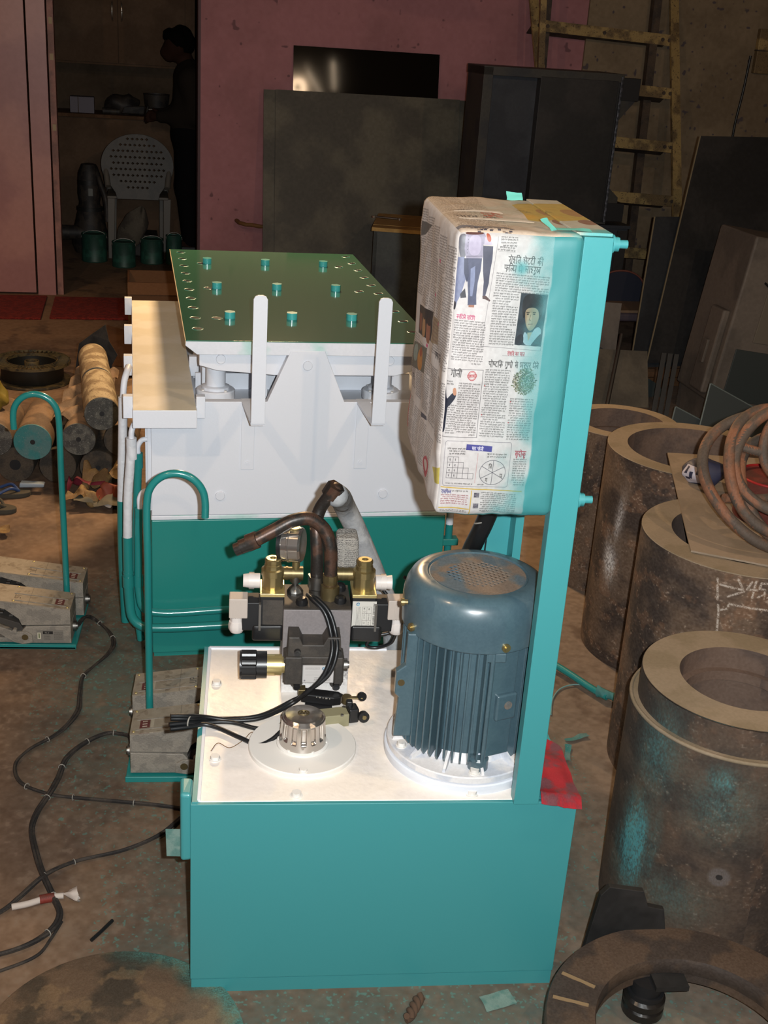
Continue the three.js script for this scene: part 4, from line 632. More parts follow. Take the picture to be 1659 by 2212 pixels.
// ---------------------------------------------------------------- control box on its post
{
  const x0 = 0.28, x1 = 0.4615, y0 = 0.932, y1 = 1.356, z0 = -1.985, z1 = -1.625, R = 0.013;
  const t = thing('control_box', 'control box wrapped in newspaper on a tall teal post', 'control box', 'w', [0.4, 0.4, -1.8]);
  const post = obj('post', [Bb(0.4622, 0.505, 0.4, 1.352, -1.665, -1.6385, 0.0012), Bb(0.4622, 0.472, 0.4, 0.93, -1.8, -1.66)].slice(0, 1).concat([Bb(0.499, 0.505, 0.4, 1.352, -1.69, -1.66)]), m.teal, t);
  for (const [y, z] of [[1.342, -1.653], [0.953, -1.653]]) obj('bolt', [Cy(0.013, 0.003, 0.507, y, z, 'x'), Hex(0.011, 0.008, 0.512, y, z, 'x'), Cy(0.006, 0.014, 0.522, y, z, 'x')], m.teal, post);
  obj('box_edge', [Bb(0.4622, 0.502, 0.935, 1.352, -1.98, -1.69)], m.teal, t);
  obj('rear_post', [Bb(0.432, 0.482, 0.4, 0.94, -1.972, -1.966), Bb(0.482, 0.487, 0.4, 0.94, -1.972, -1.925), Bb(0.487, 0.497, 0.4, 0.94, -1.93, -1.925)], m.teal, t);
  const n = [26, 44, 40], g = new THREE.BoxGeometry(x1 - x0, y1 - y0, z1 - z0, ...n), p = g.attributes.position, hx = (x1 - x0) / 2, hy = (y1 - y0) / 2, hz = (z1 - z0) / 2;
  const q = new THREE.Vector3(), c = new THREE.Vector3();
  for (let i = 0; i < p.count; i++) {
    q.fromBufferAttribute(p, i); const o = q.clone();
    c.set(Math.max(-hx + R, Math.min(hx - R, q.x)), Math.max(-hy + R, Math.min(hy - R, q.y)), Math.max(-hz + R, Math.min(hz - R, q.z)));
    q.sub(c).normalize();
    const nv = vn3(o.x * 24, o.y * 18, o.z * 18, 5) - 0.5, fine = vn3(o.x * 70, o.y * 60, o.z * 60, 9) - 0.5;
    const right = o.x > 0.05 ? 0.35 : 1, low = o.y < -hy + 0.05 && o.x > -0.02 ? 2.2 : 1;
    c.addScaledVector(q, R + (nv * 0.005 + fine * 0.0016) * right * low);
    if (o.y < -hy + 0.03) c.y += 0.006 * (vn(o.x * 30, o.z * 20, 3) - 0.4);
    c.x = Math.min(c.x, hx); p.setXYZ(i, c.x, c.y, c.z);
  }
  const acc = new Map(), key = (i) => Math.round(p.getX(i) * 2e4) + ',' + Math.round(p.getY(i) * 2e4) + ',' + Math.round(p.getZ(i) * 2e4), ix = g.index.array, A = new THREE.Vector3(), B = new THREE.Vector3(), C = new THREE.Vector3();
  for (let i = 0; i < ix.length; i += 3) { A.fromBufferAttribute(p, ix[i]); B.fromBufferAttribute(p, ix[i + 1]).sub(A); C.fromBufferAttribute(p, ix[i + 2]).sub(A); B.cross(C); for (let k = 0; k < 3; k++) { const kk = key(ix[i + k]); if (!acc.has(kk)) acc.set(kk, new THREE.Vector3()); acc.get(kk).add(B); } }
  for (let i = 0; i < p.count; i++) { A.copy(acc.get(key(i))).normalize(); g.attributes.normal.setXYZ(i, A.x, A.y, A.z); }
  const pick = (grp) => { const o = g.clone(); const s = g.groups[grp]; o.setIndex(Array.from(ix.slice(s.start, s.start + s.count))); const e = o.toNonIndexed(); e.translate((x0 + x1) / 2, (y0 + y1) / 2, (z0 + z1) / 2); e.userData = { keepUV: true }; return e; };
  const paper = (map) => M({ map, r: 0.62, b: bumpTex(256, 0.5, 6, 14, 3), bs: 0.0008 });
  obj('newspaper_sheet', pick(4), M({ map: printFront, c: 0xc6c6c6, r: 0.5 }), t, 'front newspaper sheet with printed pictures, half sprayed teal');
  obj('newspaper_sheet', pick(1), M({ map: printLeft, r: 0.75 }), t, 'side newspaper sheet with columns of small print');
  obj('newspaper_sheet', pick(2), M({ map: printTop, r: 0.8 }), t, 'top newspaper sheet with yellow and red print');
  { const e = Bb(0.452, 0.5045, 1.3525, 1.3572, -1.982, -1.645, 0.001), ep = e.attributes.position, eu = e.attributes.uv; for (let i = 0; i < ep.count; i++) eu.setXY(i, 0.78 + (ep.getX(i) - 0.452) / 0.0525 * 0.2, 1 - (ep.getZ(i) + 1.985) / 0.36); e.userData.keepUV = true; obj('newspaper_sheet', e, M({ map: printTop, r: 0.8 }), t, 'narrow newspaper strip along the top edge'); }
  obj('box_shell', [pick(0), pick(3), pick(5)], m.teal, t);
  each('loose_edge', [Ex([[0, 0], [0.045, 0.003], [0.075, -0.001], [0.07, 0.004], [0.03, 0.006]], 0.0008).rotateX(-1.2).translate(0.3, 1.358, -1.79), Ex([[0, 0], [0.11, -0.004], [0.1, 0.002], [0.02, 0.004]], 0.0008).rotateX(-1.3).translate(0.297, 1.358, -1.72)], M({ c: 0x9c8c7a, r: 0.8, two: true }), t);
  each('torn_tape', [jitter(new THREE.PlaneGeometry(0.026, 0.016, 4, 4).rotateX(-0.7).translate(0.43, 1.3615, -1.97), 0.006, 80), jitter(new THREE.PlaneGeometry(0.012, 0.03, 4, 4).rotateX(-1.1).rotateY(0.5).translate(0.418, 1.361, -1.67), 0.006, 80), jitter(new THREE.PlaneGeometry(0.05, 0.016, 6, 3).rotateX(-1.45).translate(0.45, 1.3585, -1.655), 0.005, 60)], m.tape, t);
  obj('torn_paint', [new THREE.CylinderGeometry(0.011, 0.002, 0.014, 12, 4, true, 3.6, 2.2).rotateZ(0.9).translate(0.438, 1.243, -1.6355)], M({ c: TEAL, r: 0.5, two: true }), t);
  // cables hanging out below
  const h = thing('cable_harness', 'bundle of black cables in a sleeve below the newspaper wrapped box', 'cable', 'w', [0.42, 0.6, -1.9]);
  for (const k of [0, 1, 2]) obj('cable', Tu([[0.466 - k * 0.012, 0.96, -1.82], [0.462 - k * 0.012, 0.91 - k * 0.006, -1.825], [0.455 - k * 0.014, 0.882 - k * 0.006, -1.835 - k * 0.006], [0.437 - k * 0.008, 0.858 + k * 0.004, -1.85 - k * 0.006], [0.42, 0.848 + k * 0.004, -1.868]], 0.0045, 40, 8), m.cable, h);
  for (const k of [0, 1, 2]) obj('cable', Tu([[0.415 + k * 0.009, 0.95, -1.88], [0.414 + k * 0.008, 0.9, -1.884], [0.415 + k * 0.004, 0.86, -1.884]], 0.0042, 16, 8), m.cable, h);
  const sl = obj('corrugated_sleeve', Tu([[0.428, 0.874, -1.87], [0.424, 0.84, -1.885], [0.417, 0.8, -1.9], [0.41, 0.74, -1.94], [0.404, 0.68, -1.97], [0.4, 0.6, -1.99]], 0.0165, 60, 18), m.conduit, h);
  for (const [x, y, z] of [[0.4235, 0.836, -1.886], [0.4185, 0.812, -1.896]]) obj('cable_tie', new THREE.TorusGeometry(0.0178, 0.0013, 8, 28).rotateX(1.2).rotateZ(0.25).translate(x, y, z), m.tie, sl);
  obj('thin_lead', Tu([[0.436, 0.87, -1.92], [0.4395, 0.82, -1.945], [0.438, 0.74, -1.955], [0.436, 0.6, -1.955]], 0.0014, 24, 6), m.cable, h);
  // red rag on the corner of the tank
  const rg = new THREE.PlaneGeometry(0.07, 0.19, 14, 26), rp = rg.attributes.position;
  for (let i = 0; i < rp.count; i++) {
    const u = rp.getX(i) / 0.07 + 0.5, v = rp.getY(i) / 0.19 + 0.5;   // v: 1 at the front
    const wd = sm(-0.25, 0.2, v), x = 0.5075 + (0.002 + 0.071 * u) * (0.12 + 0.88 * wd), z = -1.83 + 0.2 * v;
    let y = 0.422 - 0.008 * u + 0.012 * vn(u * 3, v * 5, 8); const over = Math.max(0, z + 1.645); y -= over * 1.1 + 0.01;
    rp.setXYZ(i, x + 0.003 * (vn(u * 6, v * 9, 2) - 0.5), y, z + 0.008 * (vn(u * 9, v * 2, 4) - 0.5));
  }
  rg.computeVertexNormals();
  single('red_rag', 'crumpled red rag hanging over the right corner of the oil tank', 'rag', rg, m.redRag, null, 'w', [0.54, 0.4, -1.7]);
}
// ---------------------------------------------------------------- the white press with the green plate
{
  const t = thing('tilting_press', 'white and teal press with a dark green glossy top plate', 'machine', 'm', [0.39, 0, -0.5]);
  const sprayed = M({ map: mottle(512, 0.5, 0xd6dae2, 0xb0d0cd, 132, { per: 6, grain: 8, lo: 0.5, hi: 0.78 }), r: 0.5 });
  const W = 0.782, back = -1.12;
  obj('base', [Bb(0, W, 0.012, 0.4, back, 0, 0.004), Bb(0.004, W - 0.004, 0, 0.012, back, -0.006)], m.tealDark, t);
  obj('base_sill', [Bb(0, W, 0.4, 0.412, back, 0.001, 0.003)], sprayed, t);
  const face = [[0.002, 0.413], [W - 0.002, 0.413], [W - 0.002, 0.718], [0.4875, 0.718], [0.432, 0.85], [0.346, 0.85], [0.29, 0.718], [0.002, 0.718]];
  const fp = obj('front_plate', Ex(face, 0.026, 0, 0, -0.013, 0.0015), m.white, t);
  for (const [x, y] of [[0.389, 0.813], [0.175, 0.466], [0.603, 0.466]]) obj('pin', La([[0.012, 0], [0.012, 0.0042], [0.0108, 0.0055], [0, 0.0055]], 0, 0, 0).rotateX(Math.PI / 2).translate(x, y, -0.0002), m.white, fp);
  obj('side_plate', [Bb(0.002, 0.02, 0.413, 0.7, back, -0.026), Bb(0.006, 0.014, 0.43, 0.69, -0.5, -0.024), Bb(W - 0.02, W - 0.002, 0.413, 0.7, back, -0.026)], m.white, t);
  obj('side_flange', [Bb(-0.012, 0.0, 0.42, 0.67, -0.05, -0.038), Bb(-0.007, 0.002, 0.42, 0.67, -0.03, -0.02)], m.white, t);
  obj('deck', [Bb(0.02, W - 0.02, 0.655, 0.665, back, -0.026)], m.white, t);
  obj('rear_frame', [Bb(0.126, W - 0.06, 0.665, 0.79, -0.42, -0.4), Bb(0.14, 0.155, 0.665, 0.79, -0.4, -0.22), Bb(0.3, 0.312, 0.665, 0.79, -0.4, -0.2), Bb(W - 0.13, W - 0.118, 0.665, 0.79, -0.4, -0.2), Bb(0.126, W - 0.06, 0.665, 0.71, -0.3, -0.29)], m.white, t);
  for (const x of [0.17, 0.608]) {
    const c = obj('cylinder', La([[0, 0.665], [0.046, 0.665], [0.046, 0.69], [0.05, 0.692], [0.05, 0.712], [0.047, 0.715], [0.036, 0.715], [0.036, 0.722], [0.03, 0.725], [0.0, 0.725]], x, 0, -0.13, null, 40), m.white, t);
    obj('piston_rod', Cy(0.0255, 0.13, x, 0.78, -0.13), m.white, c);
    for (const a of [0.6, 2.2, 3.9, 5.3]) obj('gland_screw', Cy(0.004, 0.003, x + 0.041 * Math.sin(a), 0.7165, -0.13 + 0.041 * Math.cos(a), 'y', 10), m.cream, c);
  }
  obj('tilt_frame', [Ex([[0.122, 0.838], [0.122, 0.803], [0.165, 0.79], [0.31, 0.779], [0.47, 0.779], [0.62, 0.779], [0.66, 0.79], [0.68, 0.803], [0.68, 0.838]], 0.05, 0, 0, -0.054, 0.002), Ex([[0.13, 0.838], [0.13, 0.80], [0.67, 0.80], [0.67, 0.838]], 0.04, 0, 0, -1.1), Bb(0.13, 0.16, 0.80, 0.838, -1.1, -0.07), Bb(0.64, 0.67, 0.8, 0.838, -1.1, -0.07)], m.white, t);
  for (const x of [0.175, 0.604]) obj('pin', La([[0.012, 0], [0.012, 0.0042], [0.0108, 0.0055], [0, 0.0055]], 0, 0, 0).rotateX(Math.PI / 2).translate(x, 0.82, -0.0292), m.white, t);
  // the top plate
  const PX0 = 0.087, PX1 = 0.716, PZ0 = -1.235, PZ1 = 0.0;
  obj('plate_body', [Ex([[PX0 + 0.028, 0.838], [PX1 - 0.028, 0.838], [PX1, 0.86], [PX1, 0.871], [PX0, 0.871], [PX0, 0.86]], PZ1 - PZ0 - 0.002, 0, 0, (PZ0 + PZ1) / 2 - 0.001, 0.001)], sprayed, t);
  const tp = obj('top_plate', [Bb(PX0 + 0.001, PX1 - 0.001, 0.8705, 0.8735, PZ0, PZ1 - 0.0015, 0.0008)], M({ c: 0x3f6f5c, r: 0.12, coat: 0.7, cr: 0.06 }), t);
  obj('plate_edge', [Bb(PX0 - 0.001, PX0 + 0.001, 0.865, 0.8733, PZ0, PZ1 - 0.002)], m.cutEdge, tp);
  const bz = [-0.245, -0.62, -1.0], bx = [0.2, 0.385, 0.57];
  for (const [i, z] of bz.entries()) for (const x of [[0.213, 0.378, 0.54], [0.204, 0.38, 0.556], [0.198, 0.385, 0.575]][i]) obj('plate_bolt', [Hex(0.0155, 0.017, x, 0.882, z, 'y', x * 5), Cy(0.0075, 0.0025, x, 0.8745, z)], m.tealBolt, tp);
  const hole = (x, z) => obj('threaded_hole', La([[0.0125, 0.8738], [0.0138, 0.8742], [0.015, 0.8737], [0.015, 0.8735], [0.0125, 0.8735]], x, 0, z, null, 24), m.tealDark, tp);
  const plug = (x, z) => obj('hole_plug', Cy(0.0118, 0.0012, x, 0.8738, z, 'y', 20), M({ c: 0x12302a, r: 0.25, coat: 1, cr: 0.05 }), tp);
  for (let i = 0; i < 10; i++) { const z = -0.12 - i * 0.118; for (const x of [PX0 + 0.035, PX1 - 0.035]) { hole(x, z); plug(x, z); } }
  for (const z of bz) for (const x of [PX0 + 0.092, PX1 - 0.09]) { hole(x, z + 0.005); plug(x, z + 0.005); }
  // two L brackets standing in front
  for (const x of [0.243, 0.537]) {
    const s = [[0.0165, 0.002], [0.0165, 0.3], [0.0125, 0.307], [0.006, 0.3095], [-0.006, 0.3095], [-0.0125, 0.307], [-0.0165, 0.3], [-0.0165, 0.002]];
    const b = obj('stop_bracket', [Ex(s, 0.006, x + 0.008, 0.712, 0.157, 0.0008), Sl([x + 0.0075 - 0.0165, 0.7105, 0.1585], [0.033, 0, 0], [-0.008, 0.006, -0.1585], 0.006), Cy(0.004, 0.033, x + 0.008, 0.7135, 0.156, 'x', 12)], m.white, t);
    obj('bracket_strip', [Bb(x - 0.0165, x + 0.0165, 0.538, 0.7185, -0.0005, 0.0025, 0.001), Bb(x - 0.0165, x + 0.0165, 0.713, 0.719, -0.026, 0.002)], m.white, b);
    obj('strip_screw', [Cy(0.005, 0.004, x, 0.556, 0.003, 'z', 16), Cy(0.0025, 0.0055, x, 0.556, 0.003, 'z', 8)], m.white, b);
  }
  // side tray with its guide tabs
  const tray = obj('side_tray', [Bb(-0.042, 0.112, 0.674, 0.7195, -1.13, 0.078, 0.002)], m.white, t);
  obj('tray_top', Bb(-0.04, 0.11, 0.7195, 0.7202, -1.128, 0.077), M({ map: mottle(512, 0.4, 0xe6dfce, 0xddd4bd, 131, { per: 4, grain: 6 }), r: 0.5, coat: 0.3, cr: 0.3 }), tray);
  for (const z of [0.035, -0.34, -0.68, -1.06]) { obj('guide_tab', Bb(-0.064, -0.041, 0.69, 0.745, z - 0.012, z + 0.012, 0.001), m.white, tray); obj('guide_tab', Bb(0.111, 0.133, 0.69, 0.745, z - 0.012, z + 0.012, 0.001), m.white, tray); }
  obj('tray_bracket', [Bb(-0.04, 0.003, 0.62, 0.675, -0.9, -0.88), Bb(-0.04, 0.003, 0.62, 0.675, -0.2, -0.18)], m.white, t);
  // painted hydraulic hoses down the left side and along the base
  const g1 = [[-0.02, 0.6, -0.03], [-0.028, 0.56, -0.02], [-0.04, 0.5, -0.02], [-0.046, 0.4, -0.02]], low = (pts, r, mt, par) => obj('hydraulic_hose', Tu(pts, r, 70, 14), mt, par ?? t);
  const h1 = low([[-0.046, 0.615, 0.01], [-0.05, 0.56, 0.012], [-0.057, 0.47, 0.012], [-0.06, 0.36, 0.012]], 0.0115, m.whiteHose);
  const h1b = low([[-0.06, 0.36, 0.012], [-0.06, 0.28, 0.012], [-0.058, 0.18, 0.014], [-0.05, 0.13, 0.02], [-0.025, 0.108, 0.026], [0.02, 0.104, 0.03], [0.2, 0.108, 0.034], [0.4, 0.112, 0.036], [0.62, 0.11, 0.036]], 0.0125, m.tealGloss);
  each('hose_ferrule', [Cy(0.013, 0.055, -0.046, 0.6, 0.011)], m.whiteHose, h1); each('hose_ferrule', [Cy(0.0145, 0.03, -0.06, 0.235, 0.012), Cy(0.0135, 0.006, -0.06, 0.26, 0.012)], m.tealGloss, h1b);
  obj('hose_elbow', Tu([[-0.046, 0.62, 0.011], [-0.045, 0.645, 0.01], [-0.036, 0.663, -0.0], [-0.02, 0.668, -0.02]], 0.0075, 24, 10), m.white, h1);
  const h2 = low([[-0.028, 0.43, 0.0], [-0.032, 0.4, 0.004], [-0.034, 0.3, 0.008], [-0.033, 0.2, 0.012], [-0.022, 0.158, 0.02], [0.015, 0.146, 0.024], [0.2, 0.15, 0.026], [0.62, 0.15, 0.026]], 0.0105, m.tealGloss);
  each('hose_ferrule', [Cy(0.0125, 0.03, -0.0295, 0.42, 0.001), Cy(0.0125, 0.03, -0.034, 0.235, 0.01), Cy(0.012, 0.04, -0.03, 0.55, -0.04)], m.tealGloss, h2);
  obj('hose_elbow', Tu([[-0.028, 0.435, 0.0], [-0.028, 0.462, 0.0], [-0.019, 0.478, -0.002], [0.002, 0.482, -0.006]], 0.007, 24, 10), m.white, h2); obj('hose_elbow', [...Tu([[-0.03, 0.565, -0.04], [-0.03, 0.588, -0.04], [-0.02, 0.604, -0.04], [0.0, 0.607, -0.04]], 0.007, 24, 10)], m.white, h2);
  const h3 = low([[-0.03, 0.545, -0.04], [-0.034, 0.46, -0.04], [-0.04, 0.3, -0.035], [-0.038, 0.12, -0.03], [-0.03, 0.04, -0.03]], 0.0105, m.tealGloss);
  const h4 = low([[-0.066, 0.68, -0.16], [-0.068, 0.6, -0.15], [-0.072, 0.48, -0.14], [-0.074, 0.4, -0.14]], 0.012, m.whiteHose);
  low([[-0.074, 0.4, -0.14], [-0.075, 0.25, -0.14], [-0.07, 0.04, -0.14]], 0.013, m.tealGloss);
  obj('hose_elbow', Tu([[-0.066, 0.68, -0.16], [-0.062, 0.72, -0.17], [-0.055, 0.74, -0.19], [-0.05, 0.745, -0.22]], 0.0085, 24, 10), m.white, h4);
  // pipes on the right of the base
  const rp = obj('hydraulic_pipe', Tu([[0.8, 0.62, -0.05], [0.803, 0.5, -0.04], [0.804, 0.36, -0.035]], 0.0105, 30, 12), m.white, t);
  obj('pipe_lower', Tu([[0.804, 0.36, -0.035], [0.804, 0.2, -0.03], [0.802, 0.02, -0.03]], 0.0105, 30, 12), m.tealGloss, rp);
  obj('hydraulic_pipe', Tu([[0.868, 0.6, 0.05], [0.872, 0.45, 0.06], [0.88, 0.25, 0.07], [0.885, 0.02, 0.08]], 0.012, 30, 12), m.tealGloss, t);
  each('pipe_clip', [Bb(0.78, 0.83, 0.3, 0.32, -0.05, -0.02, 0.003), Bb(0.78, 0.9, 0.1, 0.115, -0.02, 0.06, 0.003)], m.tealDark, t);
}
// ---------------------------------------------------------------- foot pedals, hooks and cords on the left
function pedalTopMap(txt, toe) {
  return cvs(520, 200, (g, w, h) => {
    g.fillStyle = '#8d8271'; g.fillRect(0, 0, w, h); const X0 = toe > 0 ? 0 : w, d = (x) => X0 + toe * x;
    g.strokeStyle = '#6b6255'; g.lineWidth = 3; g.beginPath(); g.moveTo(d(222), 0); g.lineTo(d(222), h); g.stroke();
    g.fillStyle = '#5a2a28'; g.fillRect(Math.min(d(40), d(86)), 92, 46, 70); g.fillStyle = '#b0a396'; for (const y of [104, 124, 144]) g.fillRect(Math.min(d(52), d(74)), y, 22, 9); g.fillStyle = '#a39a88'; g.fillRect(Math.min(d(90), d(104)), 88, 14, 78);
    g.save(); g.translate(d(285) + 16, 150); g.rotate(-Math.PI / 2); g.fillStyle = '#2c2722'; g.font = '46px sans-serif'; g.textAlign = 'left'; g.fillText(txt, 0, 0); g.restore();
    for (let k = 0; k < 60; k++) { g.fillStyle = 'rgba(80,66,50,0.25)'; g.beginPath(); g.ellipse(rnd() * w, rnd() * h, 4 + rnd() * 22, 3 + rnd() * 10, rnd() * 3, 0, 7); g.fill(); }
    fibre(g, w, h, 401);
  });
}
const pedalPrint = cvs(256, 128, (g, w, h) => { g.fillStyle = '#77726a'; g.fillRect(0, 0, w, h); g.fillStyle = '#1e1b1a'; g.fillRect(60, 10, 96, 34); g.fillStyle = '#8f8a83'; g.font = 'bold 22px sans-serif'; g.fillText('FS-2', 78, 36); lines(g, 70, 56, 60, 5, 12, '#3f3b37', 4); lines(g, 166, 22, 84, 8, 12, '#3f3b37', 4); g.fillStyle = '#b9b4a0'; g.fillRect(6, 26, 34, 74); g.fillStyle = '#55603a'; g.fillRect(18, 36, 10, 52); });
function makePedal(s, txt, label, pos, turn) {
  const t = new THREE.Group(); t.name = numbered('foot_pedal'); t.position.set(...pos); t.rotation.y = turn; scene.add(t);
  tag(t, label, 'foot switch', 'foot switches on teal base plates');
  const e = (pts, d, z, b = 0.001) => Ex(pts.map(p => [p[0] * s, p[1]]), d, 0, 0, z, b);
  const bx = (x0, x1, ...r) => Bb(Math.min(x0 * s, x1 * s), Math.max(x0 * s, x1 * s), ...r);
  obj('base_casting', [e([[0, 0.012], [0.128, 0.012], [0.128, 0.05], [0.118, 0.062], [0, 0.0655]], 0.1, -0.05, 0.002), bx(0.1, 0.256, 0.012, 0.026, -0.096, -0.004, 0.002)], m.pedal, t);
  const hood = obj('hood', [e([[0, 0.069], [0, 0.1125], [0.255, 0.1465], [0.255, 0.139], [0.17, 0.113], [0.135, 0.085], [0.128, 0.0665]], 0.004, -0.002, 0.0006), e([[0, 0.069], [0, 0.1125], [0.255, 0.1465], [0.255, 0.139], [0.17, 0.113], [0.135, 0.085], [0.128, 0.0665]], 0.004, -0.098, 0.0006), bx(0, 0.005, 0.069, 0.112, -0.098, -0.002)], m.pedal, t);
  const map = pedalTopMap(txt, s), top = s > 0 ? Sl([0, 0.1135, 0], [0.256, 0.034, 0], [0, 0, -0.1], 0.003) : Sl([-0.256, 0.1475, 0], [0.256, -0.034, 0], [0, 0, -0.1], 0.003);
  top.userData.keepUV = true; obj('hood_top', top, M({ map, r: 0.5 }), hood);
  const slope = (x) => 0.1155 + x * 0.133;
  obj('hood_ridge', [-0.012, -0.052].map(z => Sl([0.012 * s, slope(0.012), z], [0.14 * s, 0.0186, 0], [0, 0, -0.0025], 0.0022)), m.pedal, hood);
  for (const [x, z] of [[0.008, -0.008], [0.008, -0.092], [0.148, -0.008], [0.148, -0.092]]) obj('brass_screw', new THREE.SphereGeometry(0.0036, 12, 8).scale(1, 0.6, 1).translate(x * s, slope(x), z), m.gold, hood);
  const tr = obj('treadle', [e([[0.125, 0.05], [0.135, 0.068], [0.255, 0.108], [0.258, 0.1], [0.14, 0.046]], 0.084, -0.05)], m.pedalDark, t);
  for (let i = 0; i < 4; i++) for (let k = 0; k < 3; k++) obj('tread_bump', bx(0.155 + i * 0.025, 0.166 + i * 0.025, 0.078 + i * 0.0083, 0.0835 + i * 0.0083, -0.035 - k * 0.017, -0.026 - k * 0.017, 0.001), m.steel, tr);
  const lug = obj('side_link', [e([[0.1, 0.016], [0.128, 0.012], [0.15, 0.018], [0.2, 0.052], [0.255, 0.07], [0.255, 0.08], [0.19, 0.066], [0.145, 0.048], [0.118, 0.05], [0.102, 0.04]], 0.006, 0.003), Cy(0.0055, 0.012, 0.146 * s, 0.053, 0.003, 'z')], m.pedal, t);
  obj('pivot_hole', [Cy(0.0085, 0.0015, 0.12 * s, 0.033, 0.0063, 'z')], m.bronze, lug);
  if (s < 0) { const d = decal(0, 0.07, 0.034, -0.055, 0.035, 0.0009); obj('printed_label', d, M({ map: pedalPrint, r: 0.6 }), t); }
  obj('cable_entry', [Cy(0.015, 0.008, -0.004 * s, 0.04, -0.05, 'x'), Cy(0.01, 0.012, -0.006 * s, 0.04, -0.05, 'x')], m.steel, t);
  return t;
}
const basePlate = (label, x0, x1, z0, z1) => single('base_plate', label, 'base plate', [Bb(x0, x1, 0, 0.008, z0, z1, 0.002), Bb(x0, x1, 0, 0.014, z1 - 0.005, z1, 0.0015), Bb(x0, x1, 0, 0.014, z0, z0 + 0.005, 0.0015)], m.tealGloss, null, 'w', [(x0 + x1) / 2, 0, (z0 + z1) / 2]);
basePlate('teal base plate under the pair of pedals at the left picture edge', -0.74, -0.447, -3.185, -2.89);
basePlate('teal base plate under the pair of pedals beside the oil tank', -0.256, 0.04, -2.585, -2.278);
makePedal(-1, 'ST', 'grey foot pedal at the left picture edge, nearer one of its pair', [-0.461, 0, -2.902], 0);
makePedal(-1, 'IC', 'grey foot pedal at the left picture edge, farther one behind the hook', [-0.449, 0, -3.067], 0);
makePedal(1, 'DN', 'grey foot pedal half hidden by the oil tank, nearer one under the black leads', [-0.246, 0, -2.297], 0.0);
makePedal(1, 'UP', 'grey foot pedal marked UP, farther one of the pair beside the oil tank', [-0.256, 0, -2.463], 0.0);
{
  const hook = (label, x, z, yt, R, tip, yb, lean) => {
    const pts = [[x + lean, yb, z]]; for (let i = 1; i <= 4; i++) pts.push([x + lean * (1 - i / 4), mix(yb, yt, i / 4), z]);
    for (let i = 1; i <= 8; i++) { const a = i / 8 * Math.PI; pts.push([x + tip * R * (1 - Math.cos(a)), yt + R * 1.06 * Math.sin(a), z]); }
    pts.push([x + tip * R * 2, yt - 0.035, z]);
    const t = thing('lifting_hook', label, 'hook', 'w', [x + lean, yb, z], 'teal hooked carrying rods of the pedals');
    obj('rod', Tu(pts, 0.0085, 140, 16), m.tealGloss, t);
    obj('foot', Cy(0.012, 0.006, x + lean, yb + 0.003, z), m.tealGloss, t);
  };
  hook('teal hooked rod standing between the pedals at the left edge', -0.491, -3.03, 0.612, 0.0575, -1, 0.008, 0.004);
  hook('teal hooked rod in front of the white press', -0.213, -2.43, 0.622, 0.0625, 1, 0.008, 0);
}
function cord(label, pts, n, r, ties, mt = m.cableDusty) {
  const t = thing('floor_cable', label, 'cable', 'w', pts[0]), V = pts.map(p => [p[0], p[1], p[2]]);
  for (let k = 0; k < n; k++) {
    const a = k / n * 6.2832, w = V.map((p, i) => { const b = a + i * 0.6; return [p[0] + r * 1.05 * Math.cos(b), Math.max(r, p[1] + (n > 1 ? r * 0.9 * (1 + Math.sin(b)) : 0)), p[2] + r * 0.7 * Math.sin(b)]; });
    obj('wire', Tu(w, r, V.length * 10, 8), mt, t);
  }
  const c = new THREE.CatmullRomCurve3(V.map(v3), false, 'centripetal');
  for (const u of ties) { const p = c.getPoint(u), g = c.getTangent(u); const q = new THREE.Group(); obj('cable_tie', new THREE.TorusGeometry(r * (n > 1 ? 1.95 : 1.3), r * 0.3, 6, 18).applyQuaternion(new THREE.Quaternion().setFromUnitVectors(Z, g)).translate(p.x, p.y + r, p.z), m.tie, t); }
}
cord('thin black cable curving over the floor from the far pedals to the tank', [[-0.452, 0.035, -2.955], [-0.437, 0.03, -3.02], [-0.42, 0.008, -3.05], [-0.402, 0.004, -3.032], [-0.37, 0.004, -2.98], [-0.35, 0.004, -2.915], [-0.357, 0.004, -2.859], [-0.39, 0.004, -2.784], [-0.408, 0.004, -2.736], [-0.404, 0.004, -2.644], [-0.399, 0.004, -2.568], [-0.428, 0.004, -2.475], [-0.489, 0.004, -2.397], [-0.507, 0.004, -2.341], [-0.482, 0.004, -2.27], [-0.411, 0.004, -2.226], [-0.359, 0.004, -2.214], [-0.268, 0.004, -2.199], [-0.188, 0.004, -2.186], [-0.125, 0.004, -2.172]], 2, 0.0034, [0.16, 0.24, 0.42, 0.6, 0.75, 0.84, 0.92]);
cord('thick black cable bundle running from the near pedals across the floor', [[-0.247, 0.04, -2.345], [-0.252, 0.025, -2.4], [-0.263, 0.012, -2.445], [-0.285, 0.006, -2.462], [-0.313, 0.006, -2.466], [-0.357, 0.006, -2.432], [-0.396, 0.006, -2.365], [-0.404, 0.006, -2.284], [-0.41, 0.012, -2.223], [-0.429, 0.006, -2.157], [-0.431, 0.006, -2.102], [-0.405, 0.006, -2.012], [-0.381, 0.012, -1.948], [-0.355, 0.006, -1.893], [-0.335, 0.006, -1.841], [-0.339, 0.006, -1.809], [-0.365, 0.006, -1.774], [-0.425, 0.006, -1.74], [-0.56, 0.006, -1.72]], 3, 0.0036, [0.2, 0.28, 0.36, 0.46, 0.72, 0.86]);
cord('dusty cable running from the left side of the tank across the floor', [[-0.1, 0.02, -2.15], [-0.123, 0.005, -2.139], [-0.161, 0.005, -2.085], [-0.232, 0.005, -2.033], [-0.329, 0.006, -1.995], [-0.377, 0.012, -1.95], [-0.42, 0.006, -1.89], [-0.447, 0.005, -1.852], [-0.58, 0.005, -1.75]], 3, 0.003, [0.5, 0.63]);
